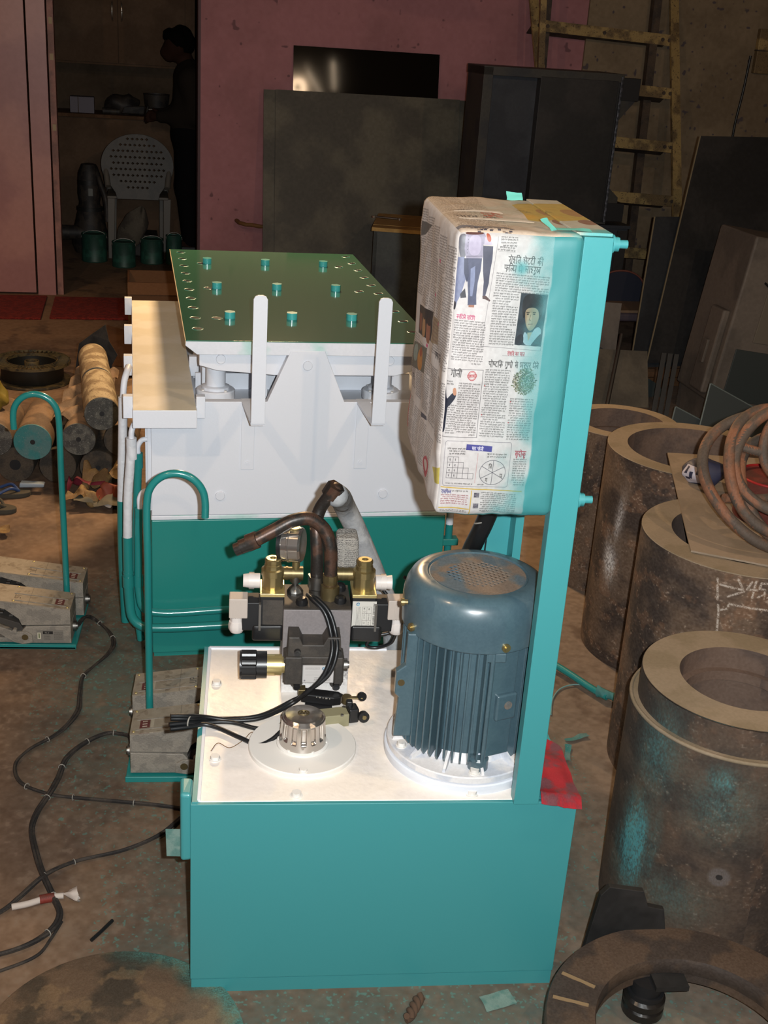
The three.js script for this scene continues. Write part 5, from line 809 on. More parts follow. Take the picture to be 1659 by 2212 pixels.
cord('thin dusty cable along the thick bundle at the lower left', [[-0.332, 0.005, -1.826], [-0.345, 0.005, -1.78], [-0.36, 0.005, -1.742], [-0.419, 0.005, -1.704], [-0.52, 0.005, -1.66]], 1, 0.003, []);
{
  const t = thing('wrapped_plug', 'twist of white paper with a red band lying on the floor', 'wrapped plug', 'w', [-0.37, 0, -1.88]);
  obj('paper_twist', Tu([[-0.428, 0.006, -1.868], [-0.4, 0.007, -1.875], [-0.376, 0.009, -1.884]], 0.0065, 12, 8), m.paperWhite, t); obj('paper_fringe', [...Tu([[-0.352, 0.01, -1.892], [-0.335, 0.01, -1.893]], 0.006, 6, 8), jitter(new THREE.ConeGeometry(0.015, 0.03, 14, 4, true).rotateZ(Math.PI / 2).rotateY(0.15).translate(-0.322, 0.012, -1.895), 0.012, 90)], m.paperWhite, t);
  obj('red_band', Tu([[-0.378, 0.009, -1.884], [-0.352, 0.0095, -1.89]], 0.009, 8, 12), m.redDull, t);
  single('cable_offcut', 'short dark offcut of cable lying on the floor near the tank', 'offcut', Tu([[-0.268, 0.004, -1.776], [-0.252, 0.004, -1.8], [-0.235, 0.004, -1.828]], 0.0035, 10, 8), m.cable, null, 'w', [-0.25, 0, -1.8]);
  for (const [x, z, a, l] of [[0.83, -2.45, 0.4, 'teal paint skin on the floor beside the post, farther from the rag'], [0.79, -2.38, 1.3, 'teal paint skin on the floor beside the post, nearer the red rag']]) single('paint_skin', l, 'paint skin', jitter(new THREE.PlaneGeometry(0.07, 0.016, 8, 4).rotateX(-Math.PI / 2).rotateY(a).translate(x, 0.006, z), 0.01, 50), m.barTeal);
  single('rope_end', 'frayed brown rope end on the floor at the bottom edge', 'rope', [0, 1, 2].flatMap(k => Tu(Array.from({ length: 10 }, (_, i) => [0.3 + i * 0.003 + 0.006 * Math.cos(i * 0.9 + k * 2.1), 0.011 + 0.006 * Math.sin(i * 0.9 + k * 2.1), -1.56 - i * 0.0055]), 0.0055, 40, 8)), M({ c: 0x4d3a2c, r: 0.95 }), null, 'w', [0.31, 0, -1.58]);
  single('paper_scrap', 'teal sprayed scrap of paper on the floor before the tank', 'paper', jitter(new THREE.PlaneGeometry(0.06, 0.035, 8, 6).rotateX(-Math.PI / 2).rotateY(0.3).translate(0.468, 0.0035, -1.604), 0.004, 40), m.maskPaper);
}
// large round steel disc on the floor, bottom left
{
  const map = tex(1024, 1024, (u, v) => {
    const n = fbm(u * 6, v * 6, 5, 501), n2 = fbm(u * 14 + 4, v * 14, 4, 502), f = fbm(u * 300, v * 300, 2, 503);
    let c = mix3([98, 80, 63], [64, 56, 46], sm(0.4, 0.6, n)); c = mix3(c, [122, 100, 74], 0.6 * sm(0.58, 0.7, n2));
    const edge = Math.hypot(u - 0.5, v - 0.5) * 2, t = sm(0.35, 1.0, (u - 0.5) * 1.1 + (v - 0.5) * 0.75 + (edge - 0.7) * 0.9 + (n - 0.5) * 0.9) * (0.45 + 0.9 * (f - 0.25));
    return mix3(c, [72, 132, 126], Math.min(0.85, Math.max(0, t))).map(q => q + (f - 0.5) * 22);
  });
  const g = La([[0, 0.011], [0.218, 0.011], [0.2215, 0.0095], [0.222, 0.004], [0.222, 0], [0, 0]], -0.203, 0, -1.518, null, 96), p = g.attributes.position, uv = g.attributes.uv;
  for (let i = 0; i < p.count; i++) uv.setXY(i, (p.getX(i) + 0.203) / 0.45 + 0.5, -(p.getZ(i) + 1.518) / 0.45 + 0.5); g.userData.keepUV = true;
  single('steel_disc', 'large flat round steel disc lying on the floor, partly sprayed teal', 'steel disc', g, M({ map, r: 0.6, b: rough, bs: 0.001 }), null, 'w', [-0.203, 0, -1.518]);
}
// ---------------------------------------------------------------- thick steel rings on the right
const rustAt = (u, v, s) => { const n = fbm(u * 14, v * 7, 5, s), n2 = fbm(u * 40, v * 18, 4, s + 5), f = fbm(u * 300, v * 150, 2, s + 9); let c = mix3([96, 76, 60], [60, 47, 39], sm(0.38, 0.62, n)); c = mix3(c, [124, 90, 66], 0.5 * sm(0.56, 0.7, n2)); if (f > 0.72 && n2 > 0.54) c = mix3(c, [138, 118, 100], 0.8 * sm(0.72, 0.82, f)); const k = (f - 0.5) * 34; return [c[0] + k, c[1] + k, c[2] + k]; };
function steelRing(label, cx, cz, r, ri, h, paint, o = {}) {
  const t = thing('steel_ring', label, 'steel ring', 'w', [cx, 0, cz]);
  const wall = (r, y0, y1) => { const g = new THREE.CylinderGeometry(r, r, y1 - y0, 96, 1, true).translate(cx, (y0 + y1) / 2, cz), uv = g.attributes.uv; for (let i = 0; i < uv.count; i++) uv.setY(i, (y0 + uv.getY(i) * (y1 - y0)) / 0.62); g.userData.keepUV = true; return g; };
  const map = tex(1024, 512, (u, v) => { const c = rustAt(u, v, o.seed ?? 600); return (paint ? paint(u * 360, v * 0.62, c) : c).map(q => Math.max(0, Math.min(255, q))); }), mt = M({ map, r: 0.85, b: rough, bs: 0.0012 });
  const top = (a, b, y) => { const g = new THREE.RingGeometry(a, b, 96, 1).rotateX(-Math.PI / 2).translate(cx, y, cz); return g; };
  if (o.collar) {
    obj('outer_wall', [wall(r, 0, h - o.collar)], mt, t);
    obj('collar', [wall(o.rc, h - o.collar, h - 0.002), top(o.rc - 0.002, o.rc, h - 0.001)], mt, t);
    obj('ledge', [top(o.rc, r, h - o.collar), Tu(ring(r - 0.003, 48).map(p => [cx + p[0], h - o.collar - 0.002, cz + p[1]]), 0.004, 96, 8, true)], m.ringFace, t);
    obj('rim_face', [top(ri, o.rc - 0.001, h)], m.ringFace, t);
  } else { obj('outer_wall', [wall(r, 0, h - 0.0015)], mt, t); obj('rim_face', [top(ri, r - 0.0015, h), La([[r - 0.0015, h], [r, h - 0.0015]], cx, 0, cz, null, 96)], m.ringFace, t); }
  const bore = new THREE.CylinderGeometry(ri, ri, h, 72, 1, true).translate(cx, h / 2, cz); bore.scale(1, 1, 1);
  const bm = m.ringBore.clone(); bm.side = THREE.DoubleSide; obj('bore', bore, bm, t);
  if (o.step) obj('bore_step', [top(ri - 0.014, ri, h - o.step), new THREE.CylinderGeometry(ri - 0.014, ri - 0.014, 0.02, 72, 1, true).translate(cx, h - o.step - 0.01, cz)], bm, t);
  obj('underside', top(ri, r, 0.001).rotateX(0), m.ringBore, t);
  return t;
}
const spot = (a, y, ca, cy, wa, wy) => Math.exp(-(((a - ca) / wa) ** 2) - ((y - cy) / wy) ** 2);
const dust = (a, y, s) => 0.35 + 1.3 * (fbm(a * 1.7, y * 240, 2, s) - 0.2);
steelRing('thick steel ring farthest back, just right of the teal post', 1.163, -3.44, 0.178, 0.133, 0.52, null, { seed: 610, step: 0.06 });
steelRing('tall rusty steel ring with two white overspray spots on its side', 1.215, -2.949, 0.238, 0.184, 0.6, (a, y, c) => {
  const n = fbm(a * 0.12, y * 9, 3, 622) - 0.5, k = Math.max(spot(a + y * 22, y + n * 0.04, 289.5 + 0.3 * 22, 0.3, 6.5, 0.062), 0.65 * spot(a - y * 14, y + n * 0.03, 293.5 - 0.445 * 14, 0.43, 4, 0.065));
  return mix3(c, [214, 207, 202], Math.min(0.97, 1.25 * k * dust(a, y, 623)));
}, { seed: 620 });
const chalkLines = [[324.5, .58, 326.4, .534], [327.2, .522, 328, .508], [328, .508, 329, .462], [325.7, .569, 338, .567], [334.8, .589, 338.6, .564], [338.6, .564, 331.2, .546], [341.6, .588, 339.9, .57], [339.9, .57, 344.9, .571], [343.6, .59, 343.1, .553], [349.2, .588, 346.3, .588], [346.3, .588, 346, .575], [346, .575, 348.6, .574], [348.6, .574, 348.8, .562], [348.8, .562, 346, .556], [350.5, .588, 353.5, .585], [353.5, .585, 352, .573], [352, .573, 354, .566], [354, .566, 350.8, .556], [327.9, .51, 331.9, .518], [331.9, .518, 332.6, .53], [332.6, .53, 358, .527]];
steelRing('thick steel ring with chalk marks 453, carrying the loose sheet', 1.123, -2.356, 0.233, 0.166, 0.6, (a, y, c) => {
  for (const [x0, y0, x1, y1] of chalkLines) { const K = 0.0041, dx = (x1 - x0) * K, dy = y1 - y0, px = (a - x0) * K, py = y - y0, t = Math.max(0, Math.min(1, (px * dx + py * dy) / (dx * dx + dy * dy))), d = Math.hypot(px - t * dx, py - t * dy); if (d < 0.0035 && fbm(a * 12, y * 900, 2, 631) > 0.36) return mix3(c, [196, 184, 172], 0.75 * sm(0.0035, 0.0012, d)); }
  return c;
}, { seed: 630 });
steelRing('large steel ring in front with a stepped collar and teal overspray', 0.935, -1.86, 0.203, 0.118, 0.52, (a, y, c) => {
  const n = fbm(a * 0.2, y * 8, 3, 642) - 0.5;
  const k = Math.max(1.35 * spot(a, y, 291 + n * 14, 0.2 + n * 0.05, 11, 0.095), 0.6 * spot(a, y, 334 + n * 10, 0.412, 8, 0.03), 0.5 * spot(a, y, 296, 0.42, 14, 0.09), 0.35 * spot(a, y, 335, 0.36, 18, 0.07), 0.3 * spot(a, y, 318, 0.14, 20, 0.05));
  c = mix3(c, [44, 37, 32], 0.45);
  c = mix3(c, [74, 142, 146], Math.min(0.9, k * dust(a, y, 643)));
  const d = Math.hypot((a - 341) * 0.0035, y - 0.215); if (d < 0.024) c = mix3(c, [96, 90, 88], 0.7 * sm(0.024, 0.016, d) * (0.5 + fbm(a * 6, y * 300, 2, 644))); if (d < 0.006) c = [30, 26, 24];
  return c;
}, { seed: 640, collar: 0.058, rc: 0.188, step: 0.045 });
// loose sheet bridging two rings, cloth bundle and hose coil on it
single('loose_sheet', 'loose grey sheet lying across the rings under the hose coil', 'sheet', Ex([[1.118, 2.9], [1.5, 2.86], [1.42, 2.14], [1.1, 2.185], [0.957, 2.255], [0.97, 2.31]], 0.004).rotateX(-Math.PI / 2).translate(0, 0.603, 0), m.sheet, null, 'w', [1.2, 0.601, -2.5]);
{
  const t = thing('printed_bag', 'crumpled dark blue and white printed bag behind the hose coil', 'bag', 'w', [1.13, 0.605, -2.66]);
  const pr = cvs(256, 128, (g) => { g.fillStyle = '#23263c'; g.fillRect(0, 0, 256, 128); g.fillStyle = '#b0a8ae'; g.fillRect(0, 40, 56, 60); g.fillStyle = '#23263c'; for (const r of [[8, 44, 9, 20], [24, 56, 8, 24], [38, 44, 8, 18], [14, 76, 12, 10], [46, 64, 6, 26]]) g.fillRect(...r); });
  const e = jitter(new THREE.SphereGeometry(0.055, 32, 20).scale(1, 0.6, 0.85).translate(1.135, 0.634, -2.68), 0.014, 40); e.userData.keepUV = true; obj('bag', e, M({ map: pr, r: 0.6 }), t);

}
{
  const t = thing('hose_coil', 'coil of thick brown rubber hose leaning on the sheet', 'hose', 'w', [1.135, 0.605, -2.3]);
  const up = new THREE.Vector3(0.02, 0.72, -0.69).normalize(), rt = new THREE.Vector3(1, 0, 0), nn = new THREE.Vector3().crossVectors(rt, up), c = new THREE.Vector3(1.155, 0.745, -2.335);
  const loop = (R, dx, dy, dn, r, tw, n = 26, a0 = 0, sweep = 6.2832) => { const pts = []; for (let i = 0; i < n; i++) { const a = a0 + i / (sweep > 6.28 ? n : n - 1) * sweep, q = R * (1 + 0.03 * Math.sin(3 * a + tw)); pts.push(c.clone().addScaledVector(rt, dx + q * Math.cos(a)).addScaledVector(up, dy + q * Math.sin(a)).addScaledVector(nn, dn + 0.012 * Math.sin(a * 2 + tw)).toArray()); } return Tu(pts, r, 120, 14, sweep > 6.28); };
  for (const [R, dx, dy, dn, tw] of [[0.163, 0.0, 0.0, 0.0, 0], [0.152, 0.03, 0.012, 0.02, 2], [0.128, 0.028, 0.02, 0.035, 4], [0.136, 0.05, -0.02, -0.005, 1], [0.085, 0.05, 0.06, 0.03, 3], [0.058, 0.055, 0.07, 0.05, 5], [0.036, 0.06, 0.08, 0.045, 2]]) obj('hose_loop', loop(R, dx, dy, dn, R > 0.1 ? 0.0125 : 0.011, tw), m.rubber, t);
  obj('hose_loop', Tu([[1.03, 0.71, -2.3], [1.09, 0.705, -2.31], [1.17, 0.705, -2.33], [1.25, 0.72, -2.35]], 0.0105, 40, 12), m.rubber, t);
  obj('hose_loop', Tu([[1.06, 0.81, -2.37], [1.12, 0.8, -2.35], [1.2, 0.8, -2.36], [1.3, 0.83, -2.4]], 0.0105, 40, 12), m.rubber, t);
  const r = thing('red_tin', 'dull red tin standing inside the hose coil', 'tin', 'w', [1.2, 0.605, -2.44]);
  obj('tin_body', La([[0, 0.605], [0.08, 0.605], [0.082, 0.608], [0.082, 0.7], [0.0835, 0.703], [0.081, 0.705], [0.078, 0.7], [0, 0.698]], 1.215, 0, -2.46), m.redDull, r);
  obj('tin_rim', new THREE.TorusGeometry(0.081, 0.003, 8, 48).rotateX(Math.PI / 2).translate(1.215, 0.704, -2.46), m.red, r);
  single('paper_bit', 'torn bit of white paper lying among the hose loops', 'paper', jitter(new THREE.PlaneGeometry(0.05, 0.026, 8, 5).rotateX(-0.8).rotateZ(-0.6).translate(1.145, 0.775, -2.315), 0.01, 60), m.paperWhite);
}
{
  // teal painted pipe lying on the floor with torn wrapping
  const t = thing('floor_pipe', 'teal painted pipe on the floor running behind the post to the rings', 'pipe', 'w', [0.9, 0, -2.68]);
  obj('pipe', Tu([[0.7, 0.02, -3.0], [0.86, 0.018, -2.78], [0.93, 0.016, -2.66], [0.955, 0.016, -2.625]], 0.0095, 30, 12), m.tealGloss, t);
  obj('wrapping', [jitter(Tu([[0.935, 0.018, -2.652], [0.96, 0.02, -2.628], [0.985, 0.018, -2.605], [1.0, 0.016, -2.592]], 0.013, 24, 10)[0], 0.012, 60)], M({ c: 0x3e7572, r: 0.8 }), t);
  single('thin_wire', 'thin pale wire curving over the floor beside the teal pipe', 'wire', Tu([[0.79, 0.003, -2.56], [0.815, 0.003, -2.64], [0.85, 0.004, -2.69], [0.89, 0.005, -2.707], [0.925, 0.006, -2.7]], 0.0022, 30, 6), M({ c: 0x6f908c, r: 0.6 }));
}
{
  const t = thing('wheeled_ring', 'dark rusty ring frame on a castor at the bottom right corner', 'ring frame', 'w', [0.75, 0, -1.41]);
  const rr = obj('ring', [La([[0.168, 0.088], [0.17, 0.084], [0.25, 0.084], [0.252, 0.088], [0.252, 0.112], [0.25, 0.116], [0.205, 0.119], [0.17, 0.116], [0.168, 0.112], [0.168, 0.088]], 0.755, 0, -1.405, null, 96), La([[0.172, 0.066], [0.2, 0.066], [0.2, 0.086], [0.172, 0.086], [0.172, 0.066]], 0.755, 0, -1.405, null, 64)], M({ map: mottle(512, 0.25, 0x4c3d31, 0x39302a, 151, { per: 5, grain: 22 }), r: 0.6 }), t);
  obj('taped_mark', [0.95, 1.2].map(a => Bx(0.06, 0.0012, 0.007, 0, 0, 0).rotateY(a - 1.571).rotateY(0).translate(0.755 - 0.212 * Math.sin(a), 0.1185, -1.405 - 0.212 * Math.cos(a))), M({ c: 0x806a4c, r: 0.9 }), rr);
  const w = (x, z) => { const c = obj('castor', [Cy(0.028, 0.03, x, 0.062, z), Cy(0.033, 0.008, x, 0.05, z)], m.blackDark, t); obj('castor_wheel', La([[0, 0], [0.03, 0], [0.037, 0.006], [0.037, 0.02], [0.034, 0.024], [0.037, 0.028], [0.037, 0.04], [0.03, 0.046], [0, 0.046]], x, 0, z), M({ c: 0x1c1917, r: 0.3 }), c); };
  w(0.725, -1.572); w(0.62, -1.29); w(0.9, -1.32);
  obj('cross_tab', Bx(0.06, 0.01, 0.05, 0.76, 0.08, -1.565), m.darkSteel2, t);
  single('notched_plate', 'dark notched steel plate leaning between the ring frame and the big ring', 'steel plate', Ex([[0.62, 0.0], [0.645, 0.195], [0.659, 0.213], [0.724, 0.202], [0.737, 0.168], [0.768, 0.16], [0.8, 0.0]], 0.012, 0, 0, -1.655, 0.001), m.darkSteel2, null, 'w', [0.7, 0, -1.655]);
}
// ---------------------------------------------------------------- heap of steel bars on the left
{
  const bar = (label, x, y, z0, L, r, end, side, dx = -0.05, hole = 0.009) => {
    const t = thing('steel_bar', label, 'steel bar', 'w', [x, 0, z0]), z1 = z0 - L, d = new THREE.Vector3(dx, 0, -1).normalize();
    const c = new THREE.Vector3(x, y, z0).addScaledVector(d, L / 2);
    obj('shaft', [orient(new THREE.CylinderGeometry(r, r, L, 40), [-d.x, -d.y, -d.z]).translate(c.x, c.y, c.z)], side, t);
    obj('end_face', orient(new THREE.CylinderGeometry(r - 0.0015, r, 0.003, 40), [-d.x, 0, -d.z]).translate(x - d.x * 0.0015, y, z0 - d.z * 0.0015), end, t);
    obj('centre_hole', [orient(new THREE.CylinderGeometry(hole, hole, 0.0015, 18), [-d.x, 0, -d.z]).translate(x - d.x * 0.003, y, z0 - d.z * 0.003)], m.blackDark, t);
  };
  bar('round steel bar on top of the heap with a mottled grey end', -0.513, 0.281, -4.1, 0.37, 0.0615, m.barEnd, m.bar, -0.16);
  bar('pale round bar lying behind the topmost bar of the heap', -0.578, 0.281, -4.5, 0.36, 0.058, m.barEnd, m.bar, -0.17);
  bar('round bar with a teal painted end under the hook', -0.757, 0.168, -4.1, 0.32, 0.067, m.barTeal, m.barRust, -0.02);
  bar('grey ended round bar between the teal one and the topmost', -0.6, 0.176, -4.12, 0.75, 0.0605, m.barEnd, m.barRust, -0.03);
  bar('grey ended round bar cut by the left picture edge', -0.895, 0.168, -4.12, 0.3, 0.064, m.barEnd, m.barRust, -0.03);
  bar('round bar partly hidden by the white hoses of the press', -0.455, 0.17, -4.14, 0.6, 0.06, m.barDim, m.barRust, 0);
  bar('bottom round bar with a dark end, right of the hook', -0.535, 0.066, -4.13, 0.7, 0.066, m.barDim, m.barDim, 0);
  bar('bottom round bar with a bluish end beneath the teal bar', -0.68, 0.066, -4.14, 0.7, 0.066, m.barDim, m.barDim, 0);
  bar('bottom round bar with a dark end at the far left', -0.83, 0.066, -4.14, 0.3, 0.066, m.barDim, m.barDim, 0, 0.02);
  // cloths and boards over the heap
  const drape = (w, d, n, f) => { const g = new THREE.PlaneGeometry(w, d, n, n).rotateX(-Math.PI / 2), p = g.attributes.position; for (let i = 0; i < p.count; i++) p.setXYZ(i, ...f(p.getX(i) / w + 0.5, p.getZ(i) / d + 0.5)); g.computeVertexNormals(); return g; };
  single('dark_cloth', 'dark grey sheet standing up behind the topmost bars of the heap', 'cloth', jitter(new THREE.ExtrudeGeometry(new THREE.Shape([[-0.74, 0], [-0.725, 0.2], [-0.70, 0.315], [-0.65, 0.355], [-0.589, 0.397], [-0.583, 0.33], [-0.55, 0.275], [-0.574, 0.231], [-0.57, 0]].map(p => new THREE.Vector2(...p))), { depth: 0.006, bevelEnabled: false }).translate(0, 0, -4.93), 0.012, 12), m.cloth, null, 'w', [-0.65, 0, -4.93]);
  single('brown_sacking', 'brown sacking spread over the bars beside the cable spool', 'cloth', drape(1, 1, 28, (u, v) => [-0.705 + 0.17 * u, 0.226 + 0.02 * vn(u * 8, v * 9, 5) - 0.03 * Math.abs(u - 0.35) + 0.012 * Math.sin(v * 26 + u * 9), -4.88 + 0.68 * v]), Object.assign(m.barRust.clone(), { side: THREE.DoubleSide }), null, 'w', [-0.7, 0.2, -4.6]);
  const cb = (label, pts, y, mt) => single('cardboard_piece', label, 'cardboard', Ex(pts, 0.005).rotateX(-Math.PI / 2).translate(0, y, 0), mt, null, 'w', [pts[0][0], y, -pts[0][1]]);
  cb('flat piece of brown cardboard on the floor behind the bars', [[-0.78, 6.55], [-0.62, 6.4], [-0.56, 5.7], [-0.7, 5.75]], 0.004, m.cartonBoard);
  cb('grey flattened carton on the floor beside the side tray', [[-0.66, 6.0], [-0.5, 6.1], [-0.46, 5.6], [-0.58, 5.52]], 0.012, m.cartonBoard);
  // cable spool
  const sx = -0.99, sz = -5.44;
  const t = thing('cable_spool', 'black plastic cable spool standing on the floor behind the bars', 'spool', 'w', [sx, 0, sz]);
  obj('drum', La([[0.11, 0.012], [0.135, 0.012], [0.14, 0.02], [0.14, 0.088], [0.11, 0.088], [0.11, 0.02]], sx, 0, sz), m.spool, t);
  obj('lower_flange', La([[0.03, 0], [0.172, 0], [0.174, 0.004], [0.172, 0.012], [0.03, 0.012]], sx, 0, sz), m.spoolRim, t);
  const fl = obj('upper_flange', [La([[0.112, 0.088], [0.116, 0.088], [0.117, 0.102], [0.112, 0.102], [0.112, 0.088]], sx, 0, sz), La([[0.168, 0.088], [0.174, 0.088], [0.174, 0.102], [0.17, 0.102], [0.168, 0.088]], sx, 0, sz), La([[0.116, 0.09], [0.168, 0.09], [0.168, 0.093], [0.116, 0.093]], sx, 0, sz)], m.spoolRim, t);
  for (let i = 0; i < 48; i++) obj('spoke_rib', [Bx(0.052, 0.008, 0.003, 0.142, 0.097, 0).rotateY(i / 48 * 6.2832).translate(sx, 0, sz)], m.spoolRim, fl);
  obj('cross_ribs', [0, 1, 2, 3].map(i => Bx(0.09, 0.04, 0.004, 0.075, 0.05, 0).rotateY(i * 1.571 + 0.3).translate(sx, 0, sz)), m.spool, t);
  obj('hub', La([[0.028, 0.012], [0.034, 0.012], [0.034, 0.094], [0.032, 0.097], [0.028, 0.097], [0.028, 0.012]], sx, 0, sz), m.spoolRim, t);
  single('foil_bag', 'yellow foil bag at the left edge above the bars', 'bag', jitter(new THREE.SphereGeometry(0.06, 24, 16).scale(0.75, 1.1, 1.3).translate(-0.925, 0.275, -4.28), 0.035, 26), m.wrapFoil, null, 'w', [-0.92, 0.22, -4.28]);
  // litter in front of the bars
  const bit = (label, cat, x, y, z, sx_, sz_, mt, s, amp = 0.05) => { const g = new THREE.PlaneGeometry(sx_ * 1.3, sz_ * 1.3, 18, 16).rotateX(-Math.PI / 2), p = g.attributes.position; for (let i = 0; i < p.count; i++) { const a = p.getX(i), b = p.getZ(i); p.setXYZ(i, x + a + 0.02 * vn(a * 40 + s, b * 40, s), y + 1.5 * amp * vn(a * 28 + s, b * 28, s + 3) + 0.004, z + b + 0.02 * vn(a * 40, b * 40 + s, s + 5)); } g.computeVertexNormals(); return single(cat, label, 'litter', g, mt, null, 'w', [x, 0, z]); };
  bit('crumpled crimson wrapper in the litter before the bars', 'crimson_wrapper', -0.57, 0.02, -4.02, 0.1, 0.07, m.crimson, 3);
  bit('crumpled brown paper lying on top of the litter heap', 'brown_paper', -0.5, 0.03, -4.03, 0.12, 0.1, m.crumple, 8, 0.07);
  bit('shiny brown plastic bag in front of the litter heap', 'plastic_bag', -0.575, 0.0, -3.93, 0.09, 0.06, m.crumple, 14, 0.045);
  bit('orange packet at the right end of the litter heap', 'orange_packet', -0.46, 0.0, -3.96, 0.09, 0.09, m.orange, 21, 0.06);
  bit('grey wrapper lying flat in the litter before the bars', 'grey_wrapper', -0.52, 0.0, -3.93, 0.12, 0.08, m.litterGrey, 27, 0.035);
  bit('white scrap of plastic in front of the orange packet', 'white_scrap', -0.485, 0.0, -3.9, 0.025, 0.03, m.paperWhite, 33, 0.03);
  bit('small yellow scrap on the floor at the left edge', 'yellow_scrap', -0.79, 0.0, -3.66, 0.03, 0.04, m.crumple, 39, 0.02);
  const sa = (label, x, z, a, mt) => { const q = thing('sandal', label, 'sandal', 'w', [x, 0, z]); const so = []; for (let i = 0; i < 24; i++) { const u = i / 24 * 6.2832; so.push([0.085 * Math.cos(u), (0.032 + 0.007 * Math.cos(u)) * Math.sin(u)]); } obj('sole', Ex(so, 0.016, 0, 0, 0, 0.003).rotateX(-Math.PI / 2).rotateY(a).translate(x, 0.009, z), m.sandal, q); obj('strap', [-1, 1].flatMap(s => Tu([[0.045, 0.017, 0], [0.02, 0.035, s * 0.022], [-0.02, 0.02, s * 0.033]], 0.0055, 16, 8)).map(g => g.rotateY(a).translate(x, 0, z)), mt, q); };
  sa('worn sandal with a blue strap lying before the bars', -0.84, -4.0, 0.1, m.blue); sa('brown sandal lying nearest on the floor at the left edge', -0.86, -3.86, -0.15, m.sandal);
  single('blue_packet', 'blue and silver packet beside the sandals at the left', 'packet', jitter(Bx(0.085, 0.016, 0.035, -0.755, 0.03, -4.04, 0.006), 0.008, 50), M({ map: cvs(64, 64, (g) => { g.fillStyle = '#8f9aa4'; g.fillRect(0, 0, 64, 64); g.fillStyle = '#27488c'; g.fillRect(0, 30, 64, 20); }), r: 0.35 }));
}
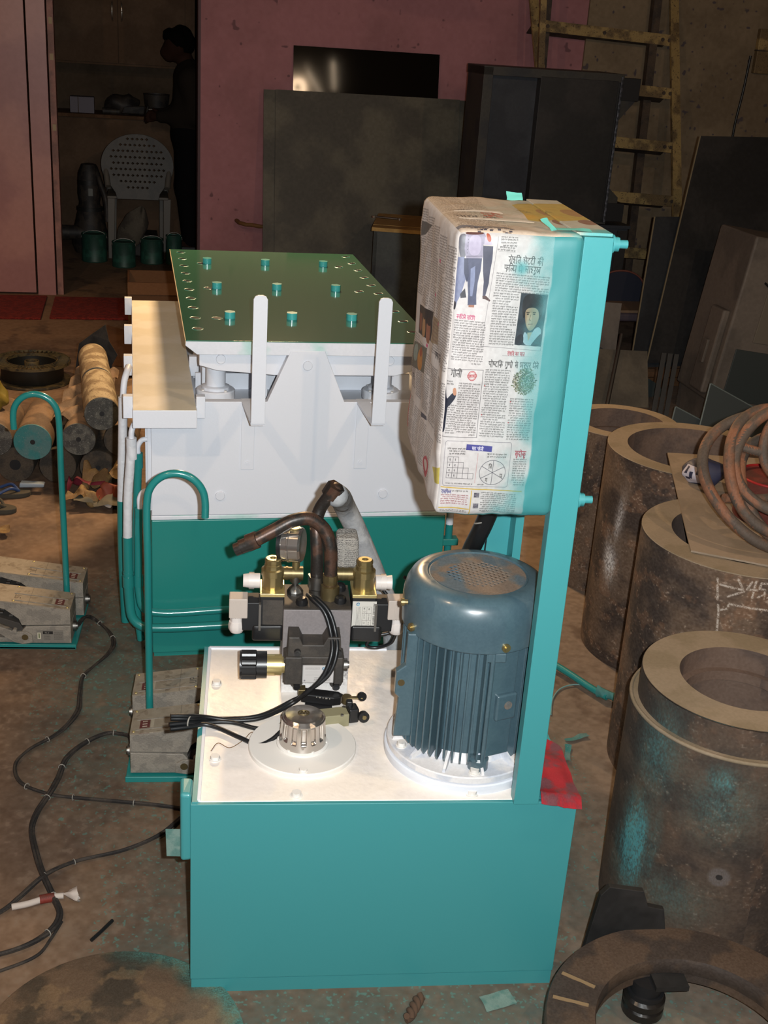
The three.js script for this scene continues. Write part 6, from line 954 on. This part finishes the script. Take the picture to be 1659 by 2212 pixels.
// ---------------------------------------------------------------- mats, doorway and the dark store behind it (back-wall frame)
{
  const mat_ = (label, x0, x1, w0, w1) => single('door_mat', label, 'mat', Bb(x0, x1, 0, 0.012, w0, w1, 0.004), m.mat, 'red mats before the doorway', 'b', [(x0 + x1) / 2, 0, (w0 + w1) / 2]);
  mat_('red mat before the closed door leaf at the left edge', -0.75, 0.055, 0.08, 0.66); mat_('red mat before the open doorway, right of the other one', 0.1, 0.98, 0.1, 0.64);
  const t = thing('wall_cupboard', 'wall cupboard with two plain doors in the dark store room', 'cupboard', 'b', [0.5, 1.25, -1.95]);
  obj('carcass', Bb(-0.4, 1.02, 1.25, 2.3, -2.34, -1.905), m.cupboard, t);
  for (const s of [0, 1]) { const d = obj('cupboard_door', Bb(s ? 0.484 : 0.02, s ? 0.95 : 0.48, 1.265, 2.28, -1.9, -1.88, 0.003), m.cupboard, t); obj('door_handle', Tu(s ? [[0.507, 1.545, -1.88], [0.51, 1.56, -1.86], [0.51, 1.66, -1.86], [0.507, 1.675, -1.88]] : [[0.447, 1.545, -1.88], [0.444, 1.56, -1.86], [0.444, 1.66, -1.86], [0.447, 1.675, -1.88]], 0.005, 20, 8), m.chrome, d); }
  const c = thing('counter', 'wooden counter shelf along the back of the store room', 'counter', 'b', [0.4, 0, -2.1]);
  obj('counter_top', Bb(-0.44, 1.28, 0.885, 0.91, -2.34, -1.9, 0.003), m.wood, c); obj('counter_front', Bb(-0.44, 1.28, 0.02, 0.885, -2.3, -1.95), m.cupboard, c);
  const bx = thing('white_carton', 'small pale carton standing on the counter at the left', 'carton', 'b', [0.21, 0.91, -2.05]);
  obj('carton_body', Bb(0.13, 0.3, 0.91, 1.02, -2.12, -1.98, 0.002), M({ c: 0x827c84, r: 0.8, spec: 0.3 }), bx); obj('carton_flap', Bb(0.185, 0.19, 0.91, 1.02, -1.98, -1.977), m.dim, bx);
  const sc = thing('scrap_machine', 'dark heap like a dismantled machine lying on the counter', 'machine part', 'b', [0.55, 0.91, -2.05]);
  obj('casting', [jitter(new THREE.SphereGeometry(0.1, 24, 16).scale(1.2, 0.9, 0.8).translate(0.5, 0.965, -2.05), 0.05, 16), jitter(Bx(0.16, 0.06, 0.12, 0.58, 0.94, -2.02, 0.01), 0.03, 20)], m.scrap, sc); obj('stub_shaft', Cy(0.025, 0.12, 0.42, 0.93, -1.99, 'x'), m.scrap, sc);
  single('dark_pot', 'dark pot standing on the counter beside the man', 'pot', La([[0, 0.96], [0.07, 0.96], [0.085, 0.97], [0.095, 1.06], [0.1, 1.063], [0.09, 1.065], [0.08, 0.975], [0, 0.97]], 0.75, 0, -2.06), m.scrap, null, 'b', [0.75, 0.96, -2.06]);
  single('white_block', 'pale block under the dark pot on the counter', 'block', Bb(0.67, 0.83, 0.91, 0.96, -2.12, -2.0, 0.004), M({ c: 0x8f877d, r: 0.7 }), null, 'b', [0.72, 0.91, -2.06]);
  // plastic chair with a woven pattern back, seen from behind
  const ch = thing('plastic_chair', 'pale plastic chair with a round patterned back in the doorway', 'chair', 'b', [0.58, 0, -1.34]); off.set(ch, [0.62, 0, -1.45]);
  const holes = []; for (let i = -6; i <= 6; i++) for (let j = 0; j < 9; j++) { const x = i * 0.032 + (j % 2) * 0.016, y = 0.5 + j * 0.04; if (((x) / 0.21) ** 2 + ((y - 0.66) / 0.2) ** 2 < 0.8) holes.push([[x - 0.009, y], [x, y - 0.007], [x + 0.009, y], [x, y + 0.007]]); }
  const back = []; for (let i = 0; i <= 30; i++) { const a = -0.62 + i / 30 * (Math.PI + 1.24); back.push([0.245 * Math.cos(a), 0.65 + 0.205 * Math.sin(a)]); } back.push([-0.15, 0.46], [-0.14, 0.42], [0.14, 0.42], [0.15, 0.46]);
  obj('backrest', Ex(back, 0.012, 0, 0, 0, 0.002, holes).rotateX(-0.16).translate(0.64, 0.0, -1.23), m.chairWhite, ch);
  obj('seat', jitter(Bx(0.42, 0.02, 0.4, 0.64, 0.42, -1.52, 0.008), 0.006, 12), m.chairLeg, ch);
  for (const [x, z, q] of [[0.46, -1.34, 0], [0.84, -1.34, 0], [0.47, -1.7, 0], [0.82, -1.7, 0]]) obj('leg', Ex([[-0.028, 0], [0.012, 0], [0.026, 0.42], [-0.026, 0.42]], 0.03, 0, 0, 0, 0.004).rotateY(q).translate(x, 0, z), m.chairLeg, ch);
  for (const s of [-1, 1]) obj('armrest', Tu([[0.64 + s * 0.2, 0.5, -1.28], [0.64 + s * 0.215, 0.62, -1.36], [0.64 + s * 0.215, 0.64, -1.55], [0.64 + s * 0.21, 0.55, -1.68], [0.64 + s * 0.2, 0.42, -1.7]], 0.02, 30, 10), m.chairLeg, ch);
  // scrap motor heap beside the chair
  const sm_ = thing('old_pump', 'dark old pump with pipes standing on the store floor left of the chair', 'pump', 'b', [0.27, 0, -1.35]); off.set(sm_, [0.36, 0, -1.35]);
  obj('pump_body', [La([[0, 0.02], [0.11, 0.02], [0.13, 0.08], [0.11, 0.2], [0.085, 0.3], [0.07, 0.36], [0.08, 0.42], [0.075, 0.56], [0.05, 0.62], [0, 0.63]], 0.36, 0, -1.36, null, 24), Cy(0.05, 0.22, 0.28, 0.16, -1.3, 'x')], m.scrap, sm_);
  each('pump_band', [Cy(0.079, 0.03, 0.36, 0.5, -1.36), Cy(0.09, 0.025, 0.36, 0.32, -1.36)], m.darkSteel2, sm_);
  obj('pump_pipe', Tu([[0.4, 0.6, -1.36], [0.43, 0.52, -1.3], [0.47, 0.4, -1.26], [0.48, 0.25, -1.24]], 0.02, 30, 10), m.scrap, sm_); obj('pump_name_plate', Bx(0.03, 0.05, 0.004, 0.37, 0.44, -1.281), M({ c: 0x6b6a62, r: 0.4 }), sm_);
  single('cloth_sack', 'grey sack hanging from the seat of the plastic chair', 'sack', jitter(new THREE.SphereGeometry(0.12, 24, 18).scale(0.75, 1.5, 0.6).rotateZ(-0.5).translate(0.56, 0.22, -1.12), 0.06, 12), M({ map: mottle(128, 0.3, 0x5d574d, 0x48423b, 161, { per: 4 }), r: 0.9 }), null, 'b', [0.55, 0.03, -1.12]);
  single('scrap_box', 'low dark box of scrap on the floor beneath the plastic chair', 'box', [jitter(Bx(0.24, 0.16, 0.22, 0.62, 0.08, -1.42, 0.01), 0.02, 14)], m.scrap, null, 'b', [0.62, 0, -1.42]);
  const tin = (label, x, w, r, h) => { const q = thing('paint_tin', label, 'tin', 'b', [x, 0, w], 'green paint tins on the store floor'); obj('tin_body', La([[0, 0], [r, 0], [r * 1.03, 0.006], [r, 0.012], [r, h - 0.012], [r * 1.03, h - 0.006], [r * 0.98, h], [r * 0.92, h - 0.01], [0, h - 0.012]], x, 0, w), m.greenTin, q); obj('tin_handle', Tu(Array.from({ length: 9 }, (_, i) => [x + r * 1.02 * Math.cos(i / 8 * 3.1416), h - 0.03 + 0.05 * Math.sin(i / 8 * 3.1416) * (i % 8 ? 1 : 0), w + 0.02]), 0.003, 24, 6), m.steel, q); };
  tin('green paint tin farthest left on the store floor', 0.3, -1.12, 0.085, 0.19); tin('green paint tin second from the left on the store floor', 0.5, -0.95, 0.078, 0.17); tin('green paint tin third from the left, behind the others', 0.69, -1.1, 0.078, 0.17); tin('small green paint tin by the chair leg at the right', 0.84, -1.08, 0.055, 0.2);
  const cx = thing('cardboard_box', 'open brown cardboard box behind the side tray of the press', 'box', 'b', [0.72, 0, 0.85]);
  obj('box_wall', [Bb(0.53, 0.95, 0, 0.29, 0.99, 1.0), Bb(0.53, 0.95, 0, 0.29, 0.66, 0.67), Bb(0.53, 0.54, 0, 0.29, 0.67, 0.99), Bb(0.94, 0.95, 0, 0.29, 0.67, 0.99), Bb(0.54, 0.94, 0, 0.008, 0.67, 0.99)], m.cartonBoard, cx); obj('box_flap', [Sl([0.53, 0.29, 1.0], [0.42, 0, 0], [0, -0.06, 0.02], 0.003)], m.cartonBoard, cx);
  single('wall_stub', 'short wooden peg sticking out of the pink wall', 'peg', jitter(Tu([[1.18, 0.478, 0.012], [1.2, 0.476, 0.1], [1.27, 0.472, 0.13], [1.34, 0.465, 0.14]], 0.012, 24, 10)[0], 0.008, 40), m.stem, null, 'b', [1.18, 0.47, 0.012]);
}
// the man at the counter
{
  const bx = 0.945, bz = -1.62;
  const t = thing('person', 'man in dark clothes bending his head over the counter, hands together', 'person', 'b', [bx, 0, bz]);
  const J = { head: [-0.075, 1.425, 0], headb: [-0.03, 1.43, 0], chin: [-0.1, 1.335, 0], neck: [-0.005, 1.32, 0], chest: [0.035, 1.17, 0], belly: [0.02, 0.98, 0], hip: [0.01, 0.83, 0] };
  const bones = [], add = (a, b, ra, rb, k = 0) => bones.push([a, b, ra, rb, k]);
  add([-0.055, 1.44, 0], [-0.065, 1.41, 0], 0.092, 0.085); add([-0.07, 1.39, 0], [-0.115, 1.345, 0], 0.07, 0.042); add([-0.02, 1.36, 0], [0.02, 1.26, 0], 0.055, 0.06);
  add([-0.15, 1.385, 0], [-0.158, 1.365, 0], 0.014, 0.017); for (const s of [-1, 1]) add([-0.045, 1.41, s * 0.09], [-0.04, 1.385, s * 0.088], 0.014, 0.012);
  for (const s of [-1, 1]) { add([0.03, 1.235, s * 0.05], [0.03, 1.2, s * 0.165], 0.085, 0.07); add([0.04, 1.18, s * 0.07], [0.02, 0.95, s * 0.07], 0.11, 0.105); add([0.015, 0.95, s * 0.07], [0.02, 0.82, s * 0.08], 0.105, 0.11); add([0.02, 0.82, s * 0.09], [0.0, 0.45, s * 0.1], 0.095, 0.06); add([0.0, 0.45, s * 0.1], [0.03, 0.09, s * 0.11], 0.062, 0.042); add([0.03, 0.06, s * 0.11], [-0.12, 0.035, s * 0.115], 0.042, 0.03); add([0.03, 1.2, s * 0.175], [0.06, 0.97, s * 0.2], 0.062, 0.047); add([0.06, 0.97, s * 0.2], [-0.17, 0.945, s * 0.075], 0.046, 0.032); }
  function field(bones, o, size, res, mat, name, parent, sk = 0.03) {
    const mc = new MarchingCubes(res, mat, false, false, 200000); mc.isolation = 0;
    const half = size / 2; const A = new THREE.Vector3(), B = new THREE.Vector3(), P = new THREE.Vector3(), AB = new THREE.Vector3();
    for (let z = 0; z < res; z++) for (let y = 0; y < res; y++) for (let x = 0; x < res; x++) {
      P.set((x - res / 2) / (res / 2) * half + o[0], (y - res / 2) / (res / 2) * half + o[1], (z - res / 2) / (res / 2) * half + o[2]);
      let d = 1e3;
      for (const [a, b, ra, rb] of bones) { A.set(...a); B.set(...b); AB.subVectors(B, A); const L2 = AB.lengthSq(), h = L2 ? Math.max(0, Math.min(1, P.clone().sub(A).dot(AB) / L2)) : 0; const e = P.distanceTo(A.addScaledVector(AB, h)) - (ra + (rb - ra) * h); const k = Math.max(sk - Math.abs(d - e), 0) / sk; d = Math.min(d, e) - k * k * sk * 0.25; }
      mc.field[x + y * res + z * res * res] = -d;
    }
    mc.update(); const n = mc.count, g = new THREE.BufferGeometry();
    g.setAttribute('position', new THREE.BufferAttribute(mc.positionArray.slice(0, n * 3), 3)); g.setAttribute('normal', new THREE.BufferAttribute(mc.normalArray.slice(0, n * 3), 3)); g.setAttribute('uv', new THREE.BufferAttribute(new Float32Array(n * 2), 2));
    g.scale(half, half, half).translate(o[0] + bx, o[1], o[2] + bz);
    return g;
  }
  const hand = [], fz = [-0.03, -0.01, 0.01, 0.03];
  for (const s of [-1, 1]) { hand.push([[-0.17, 0.945, s * 0.075], [-0.225, 0.94, s * 0.05], 0.03, 0.03]); fz.forEach((f, i) => { const L = [0.055, 0.065, 0.06, 0.045][i], y0 = 0.94 + f * 0.9; hand.push([[-0.235, y0, s * 0.05], [-0.235 - L * 0.55, y0 - 0.004, s * 0.042], 0.0105, 0.0095], [[-0.235 - L * 0.55, y0 - 0.004, s * 0.042], [-0.235 - L * 0.8, y0 - 0.02, s * 0.022], 0.0095, 0.008]); }); hand.push([[-0.19, 0.965, s * 0.045], [-0.225, 0.985, s * 0.02], 0.013, 0.009]); }
  const body = field([...bones], [-0.03, 0.76, 0], 1.66, 84, m.skin, 'body', t, 0.04), hg = field(hand, [-0.22, 0.945, 0], 0.26, 64, m.skin, 'hands', t, 0.012);
  obj('body', [body, hg], m.skin, t);
  obj('shirt', field(bones.filter(b => b[2] > 0.04 && b[0][1] > 0.88 && b[0][1] < 1.3).map(b => [b[0], b[1], b[2] + 0.012, b[3] + 0.012]), [-0.03, 1.05, 0], 0.72, 64, m.cloth, 'shirt', t, 0.05), M({ c: 0x2c2621, r: 0.95, spec: 0.2 }), t, 'dark loose shirt with long sleeves');
  obj('trousers', field(bones.filter(b => b[0][1] > 0.4 && b[0][1] < 0.96 && b[1][1] < 0.9 && b[2] > 0.055).map(b => [b[0], b[1], b[2] + 0.012, b[3] + 0.016]), [0, 0.5, 0], 1.1, 64, m.cloth, 'trousers', t, 0.04), M({ c: 0x131214, r: 0.95, spec: 0.2 }), t, 'black trousers');
  obj('hair', [jitter(new THREE.SphereGeometry(0.107, 28, 20, 0, 6.2832, 0, 1.95).rotateZ(-0.75).translate(bx - 0.042, 1.44, bz), 0.024, 30), jitter(new THREE.SphereGeometry(0.06, 18, 12).scale(0.9, 0.8, 1.2).translate(bx - 0.105, 1.475, bz), 0.02, 40)], m.hair, t);
  obj('shoe', [-1, 1].map(s => jitter(Bx(0.26, 0.06, 0.09, bx - 0.05, 0.03, bz + s * 0.112, 0.02), 0.006, 30)), m.blackDark, t);
  single('small_tool', 'small dark tool held between the hands of the man', 'tool', inFrame('w', Cy(0.008, 0.12, bx - 0.275, 0.95, bz, [0.2, 1, 0.3])), m.steel, null, 'b', [bx - 0.275, 0.9, bz]);
}
// ---------------------------------------------------------------- plates, cabinets and ladder along the back wall (back-wall frame)
const lean = (x0, x1, h, wTop, wBot, th) => Sl([x0, 0, wBot], [x1 - x0, 0, 0], [0, h, wTop - wBot], th);
single('dark_glossy_plate', 'dark glossy plate leaning on the pink wall behind the larger grey plate', 'steel plate', lean(1.492, 2.366, 1.49, 0.02, 0.24, 0.006), m.mirrorPlate, null, 'b', [1.93, 0, 0.24]);
single('large_steel_plate', 'wide grey steel plate leaning at the back, the rear one of the two', 'steel plate', lean(1.318, 2.585, 1.243, 0.085, 0.3, 0.006), m.millPlate, null, 'b', [1.95, 0, 0.3]);
single('large_steel_plate', 'mottled grey steel plate leaning on the wider plate, the front one', 'steel plate', lean(1.385, 2.49, 1.247, 0.105, 0.32, 0.008), m.millPlate, null, 'b', [1.94, 0, 0.32]);
{
  const A = -0.26, R = (g) => (Array.isArray(g) ? g.flat(3) : [g]).map(q => fin(q).rotateY(A).translate(1.835, 0, 1.0));   // turned a little to the left
  const t = thing('board_topped_cabinet', 'grey steel cabinet with a wooden board on top, behind the newspaper box', 'cabinet', 'b', [2.0, 0, 0.8]);
  obj('carcass', R([Bb(0, 0.02, 0, 0.595, -0.5, 0), Bb(0.01, 0.43, 0.03, 0.59, -0.49, -0.006), Bb(0, 0.25, 0, 0.6, -0.008, 0, 0.001)]), m.greySteel, t);
  obj('side_panel', R(Bb(-0.004, 0.002, 0.03, 0.55, -0.46, -0.06)), m.darkSteel, t);
  obj('front_panel', R(Bb(0.26, 0.43, 0.02, 0.57, -0.004, 0.004)), m.darkSteel2, t);
  obj('lock', R([Cy(0.018, 0.01, -0.006, 0.32, -0.3, 'x'), Bx(0.012, 0.09, 0.02, -0.006, 0.27, -0.3)]), m.darkSteel2, t);
  obj('board', R([Bb(-0.012, 0.45, 0.6, 0.622, -0.52, -0.085, 0.001), Bb(-0.012, 0.45, 0.6, 0.62, -0.083, 0.012, 0.001)]), m.board, t);
  const s = thing('spanner', 'steel spanner lying on the wooden board of the grey cabinet', 'spanner', 'b', [1.96, 0.622, 0.74]);
  obj('shank', Tu([[1.9, 0.628, 0.68], [2.02, 0.628, 0.74]], 0.006, 6, 8), m.steel, s); obj('jaw', [Cy(0.014, 0.01, 1.895, 0.628, 0.677), Cy(0.012, 0.01, 2.028, 0.628, 0.744)], m.chrome, s);
}
{
  const t = thing('fabricated_cabinet', 'dark steel cabinet with bracket lugs standing on the lower black one', 'cabinet', 'b', [2.65, 0.72, 1.2]);
  obj('frame', [Bb(2.285, 2.335, 0.72, 1.47, 1.0, 1.3, 0.002), Bb(2.285, 3.03, 1.43, 1.473, 0.98, 1.3, 0.002), Bb(2.285, 3.03, 0.72, 0.75, 0.98, 1.29)], m.darkSteel, t);
  obj('recessed_panel', Bb(2.33, 2.62, 0.74, 1.44, 1.0, 1.24), m.blueSteel, t);
  obj('door_panel', Bb(2.585, 3.0, 0.735, 1.438, 1.02, 1.302, 0.002), m.darkSteel2, t);
  obj('weld_edge', jitter(Bx(0.014, 0.73, 0.012, 3.018, 1.095, 1.3, 0.003), 0.006, 90), M({ map: mottle(128, 0.06, 0x5d6068, 0x3a3d42, 171, { per: 6, grain: 50 }), r: 0.35, m: 0.5 }), t);
  obj('side_wall', Bb(3.0, 3.02, 0.73, 1.44, 0.98, 1.29), m.darkSteel2, t);
  for (const [y0, y1] of [[1.345, 1.455], [0.735, 0.83]]) { const k = obj('lug_block', Bb(3.025, 3.125, y0, y1, 1.2, 1.29, 0.002), m.blackDark, t); obj('gusset', Ex(y0 > 1 ? [[3.025, 1.24], [3.025, 1.345], [3.11, 1.345]] : [[3.025, 0.83], [3.025, 0.91], [3.085, 0.86], [3.085, 0.83]], 0.01, 0, 0, 1.28), m.darkSteel, k); }
  const l = thing('lower_cabinet', 'black steel cabinet under the fabricated one, beside the teal post', 'cabinet', 'b', [2.7, 0, 1.15]);
  obj('carcass', [Bb(2.3, 3.16, 0, 0.7, 1.06, 1.3, 0.002), Bb(2.29, 3.17, 0.7, 0.718, 1.05, 1.31, 0.001)], m.blueSteel, l); obj('side_strip', Bb(3.1, 3.158, 0.02, 0.69, 1.3, 1.306), m.darkSteel2, l);
}
// steel ladder stair against the beige wall
{
  const t = thing('ladder_stair', 'steep worn steel ladder stair leaning on the beige wall', 'ladder', 'b', [3.3, 0, 0.85]);
  const rise = 0.297, tilt = -0.04, H = (i, x) => 0.49 + i * rise + (x - 3.3) * tilt, Wd = (i) => 0.74 - i * 0.148, xr = (i) => 3.72 + 0.012 * i, xl = (i) => 2.96 - 0.016 * i;
  for (let i = -1; i < 5; i++) {
    const y = (x) => H(i, x), w = Wd(i);
    const s = obj('tread', [Sl([xl(i), y(xl(i)) - 0.035, w], [xr(i) - xl(i), y(xr(i)) - y(xl(i)), 0], [0, 0.062, 0], 0.006)], m.ladder, t);
    obj('tread_plate', [Sl([xl(i), y(xl(i)) + 0.022, w], [xr(i) - xl(i), y(xr(i)) - y(xl(i)), 0], [0, -0.085, -0.17], 0.006)], m.ladderDark, s);
    for (const x of [0.03, 0.09, 0.5, 0.93, 0.98]) obj('rivet', Cy(0.011, 0.006, mix(xl(i), xr(i), x), y(mix(xl(i), xr(i), x)) - 0.004, w + 0.005, 'z', 12), m.ladderDark, s);
  }
  const rail = (x, d, w, mt, b) => Sl([x(-2.6), H(-2.6, 3.3) > 0 ? H(-2.6, 3.3) : 0, Wd(-2.6) + d], [x(5.2) - x(-2.6), 5.2 * rise + 2.6 * rise, Wd(5.2) - Wd(-2.6)], b, w);
  const stringer = (x, d, ww, th, mt) => obj('stringer', Ex([[0, 0], [ww, 0], [ww, 2.55], [0, 2.55]], th).rotateX(-0.463).rotateZ(x === 'r' ? -0.04 : 0.054).translate(x === 'r' ? 3.69 : 2.97, 0, 0.96 + d), mt, t);
  stringer('r', 0.02, 0.055, 0.02, m.ladder); stringer('l', 0.02, 0.055, 0.02, m.ladder);
  obj('rear_leg', [Ex([[0, 0], [0.05, 0], [-0.02, 2.3], [-0.07, 2.3]], 0.05, 3.68, 0, 0.12), Ex([[0, 0], [0.03, 0], [-0.03, 2.3], [-0.06, 2.3]], 0.04, 3.02, 0, 0.08)], m.ladderDark, t);
  obj('hand_rail', [Ex([[0, 0], [0.035, 0], [-0.07, 1.4], [-0.105, 1.4]], 0.02, 2.86, 1.0, 0.5)], m.ladder, t);
  single('wall_cable', 'thin black cable hanging on the beige wall at the right edge', 'cable', Tu([[4.36, 1.6, 0.03], [4.35, 1.4, 0.03], [4.33, 1.18, 0.03], [4.33, 1.05, 0.03]], 0.008, 20, 8), m.cable, null, 'b', [4.35, 1.05, 0.03]);
  const bxx = thing('switch_box', 'small pale switch box on the beige wall at the right edge', 'switch box', 'b', [4.45, 1.5, 0.03]); obj('box_body', Bb(4.385, 4.5, 1.5, 1.76, 0.02, 0.06, 0.006), m.ladder, bxx); obj('box_seam', Bb(4.384, 4.501, 1.63, 1.638, 0.02, 0.061), m.ladderDark, bxx);
}
// chair, plates, crates and sheets on the right
{
  const c = thing('office_chair', 'dark chair with a round back seen between cabinet and black plate', 'chair', 'b', [3.08, 0, 1.58]);
  const bk = []; for (let i = 0; i <= 20; i++) { const a = i / 20 * Math.PI; bk.push([0.135 * Math.cos(a), 0.42 + 0.09 * Math.sin(a)]); } bk.push([-0.125, 0.33], [0.125, 0.33]);
  obj('backrest', Ex(bk, 0.03, 3.085, 0, 1.46, 0.006), m.navy, c); obj('back_piping', Tu(bk.slice(0, 21).map(p => [p[0] + 3.085, p[1], 1.476]), 0.005, 40, 8), M({ c: 0x6d3f33, r: 0.6 }), c);
  obj('seat', Bx(0.3, 0.045, 0.26, 3.085, 0.315, 1.59, 0.015), m.seatEdge, c); obj('seat_top', jitter(Bx(0.27, 0.02, 0.23, 3.085, 0.34, 1.59, 0.008), 0.004, 12), m.seatTan, c);
  for (const [x, z] of [[2.96, 1.48], [3.21, 1.48], [2.96, 1.7], [3.21, 1.7]]) obj('leg', Cy(0.011, 0.3, x, 0.15, z), m.blackDark, c);
  const bp = (label, o, u, v, mt) => { const t = thing('black_plate', label, 'steel plate', 'b', o); obj('plate_sheet', Sl(o, u, v, 0.008), mt, t); obj('cut_edge', Sl([o[0] - 0.004, o[1], o[2] + 0.002], [0.006, 0, 0], v, 0.007), M({ c: 0x75684f, r: 0.6 }), t, 'thin bright cut edge'); };
  bp('large black steel plate leaning at the right edge, the front one', [3.058, 0.15, 1.995], [0.9, 0.02, -0.06], [0.243, 1.07, -0.3], m.darkSteel2);
  bp('narrower black plate with a bright left edge behind the front one', [2.985, 0.118, 1.97], [0.9, 0.02, -0.06], [0.11, 0.715, -0.21], M({ map: mottle(256, 0.6, 0x2c2e31, 0x232427, 172, { per: 4, grain: 10 }), r: 0.45 }));
  const wc = thing('wooden_crate', 'reddish wooden crate under the black plates at the right', 'crate', 'b', [3.5, 0, 1.75]);
  for (let i = 0; i < 3; i++) obj('plank', Bb(3.12, 3.95, 0.0 + i * 0.048, 0.044 + i * 0.048, 1.86, 1.885, 0.002), m.wood, wc);
  obj('crate_post', [Bb(3.16, 3.22, 0, 0.14, 1.885, 1.905), Bb(3.3, 3.95, 0, 0.1, 1.5, 1.85)], m.wood, wc);
  for (let i = 0; i < 3; i++) single('angle_bar', ['dark steel angle bar leaning behind the rings, the left one', 'dark steel angle bar leaning behind the rings, the middle one', 'dark steel angle bar leaning behind the rings, the right one'][i], 'angle bar', [Sl([2.95 + i * 0.028, 0, 2.36 + i * 0.01], [0.022, 0, 0.004], [0.06, 0.27, -0.11], 0.004)], m.darkSteel2, null, 'b', [2.95 + i * 0.028, 0, 2.36]);
  single('beige_board', 'tall beige board standing behind the leaning sheets', 'board', Sl([2.83, 0, 1.8], [0.13, 0, 0.03], [0.02, 0.4, -0.06], 0.012), m.caseGrey, null, 'b', [2.9, 0, 1.66]);
  single('leaning_sheet', 'brownish sheet leaning between the black cabinet and the rings', 'sheet', Sl([2.56, 0.0, 2.2], [0.42, -0.0, 0.06], [0.02, 0.24, -0.15], 0.006), M({ map: mottle(256, 0.5, 0x655b4c, 0x524a3e, 173, { per: 4, grain: 12 }), r: 0.6 }), null, 'b', [2.75, 0, 2.1]);
  single('leaning_sheet', 'grey sheet with a bright upper edge leaning behind the rings', 'sheet', [Ex([[0, 0], [0.5, 0], [0.46, 0.06], [0.05, 0.33]], 0.006).rotateX(-0.5).rotateY(0.1).translate(2.66, 0, 2.12)], m.glassSheet, null, 'b', [2.85, 0, 2.1]);
  single('steel_rod', 'thin steel rod leaning across the grey sheets', 'rod', Tu([[2.74, 0.02, 2.32], [2.86, 0.32, 2.1]], 0.01, 6, 10), m.steel, null, 'b', [2.74, 0, 2.32]);
  // grey machine case at the right edge
  const q = thing('machine_case', 'dusty grey machine case tilted at the right picture edge', 'machine', 'b', [3.3, 0, 2.45]);
  const T = (g) => (Array.isArray(g) ? g : [g]).map(k => fin(k).rotateZ(-0.13).translate(3.13, 0.12, 2.55));
  obj('case_body', T([Bb(0, 0.7, 0.0, 0.76, -0.35, 0, 0.012)]), m.caseGrey, q); obj('side_handle', T([Bb(-0.035, 0.002, 0.03, 0.42, -0.16, -0.03, 0.012), Bb(-0.045, -0.03, 0.16, 0.27, -0.11, -0.08, 0.004)]), m.caseGrey, q);
  obj('inset_panel', T([Bb(0.13, 0.6, 0.3, 0.56, -0.004, 0.006, 0.003)]), M({ c: 0x6b6255, r: 0.7 }), q); obj('switch', T([Bx(0.022, 0.03, 0.012, 0.13, 0.6, 0.004, 0.003)]), m.ringFace, q); obj('panel_cord', T(Tu([[0.1, 0.57, 0.008], [0.14, 0.55, 0.012], [0.2, 0.565, 0.01], [0.3, 0.555, 0.01]], 0.005, 20, 8)), m.cable, q);
  obj('lower_panel', T([Bb(0.06, 0.66, 0.02, 0.26, -0.003, 0.005, 0.003)]), m.glassSheet, q);
  obj('feet', [Bb(3.15, 3.8, 0, 0.12, 2.2, 2.5)], m.caseGrey, q);
  const gs = (label, o, u, v) => { const t2 = thing('grey_sheet', label, 'sheet', 'b', o); obj('sheet_face', Sl(o, u, v, 0.008), m.glassSheet, t2); obj('sheet_edge', [Tu([v3(o).add(v3(v)).toArray(), v3(o).add(v3(v)).add(v3(u)).toArray()], 0.0045, 4, 6), ...Tu([o, v3(o).add(v3(v)).toArray()], 0.0045, 4, 6)], m.glassEdge, t2); };
  gs('grey steel sheet leaning on the machine case behind the hose coil', [2.86, 0.0, 3.0], [0.36, -0.17, 0.08], [0.06, 0.32, -0.06]);
  gs('small grey steel sheet standing low beside the taller one', [2.78, 0.0, 2.9], [0.22, -0.1, 0.06], [0.03, 0.2, -0.02]);
  single('lifting_shackle', 'rusty lifting shackle hanging on the machine case at the right edge', 'shackle', new THREE.TorusGeometry(0.035, 0.012, 10, 30).rotateY(0.4).translate(3.42, 0.2, 2.72), m.ladder, null, 'b', [3.42, 0.2, 2.72]);
}
renderer.render(scene, camera);
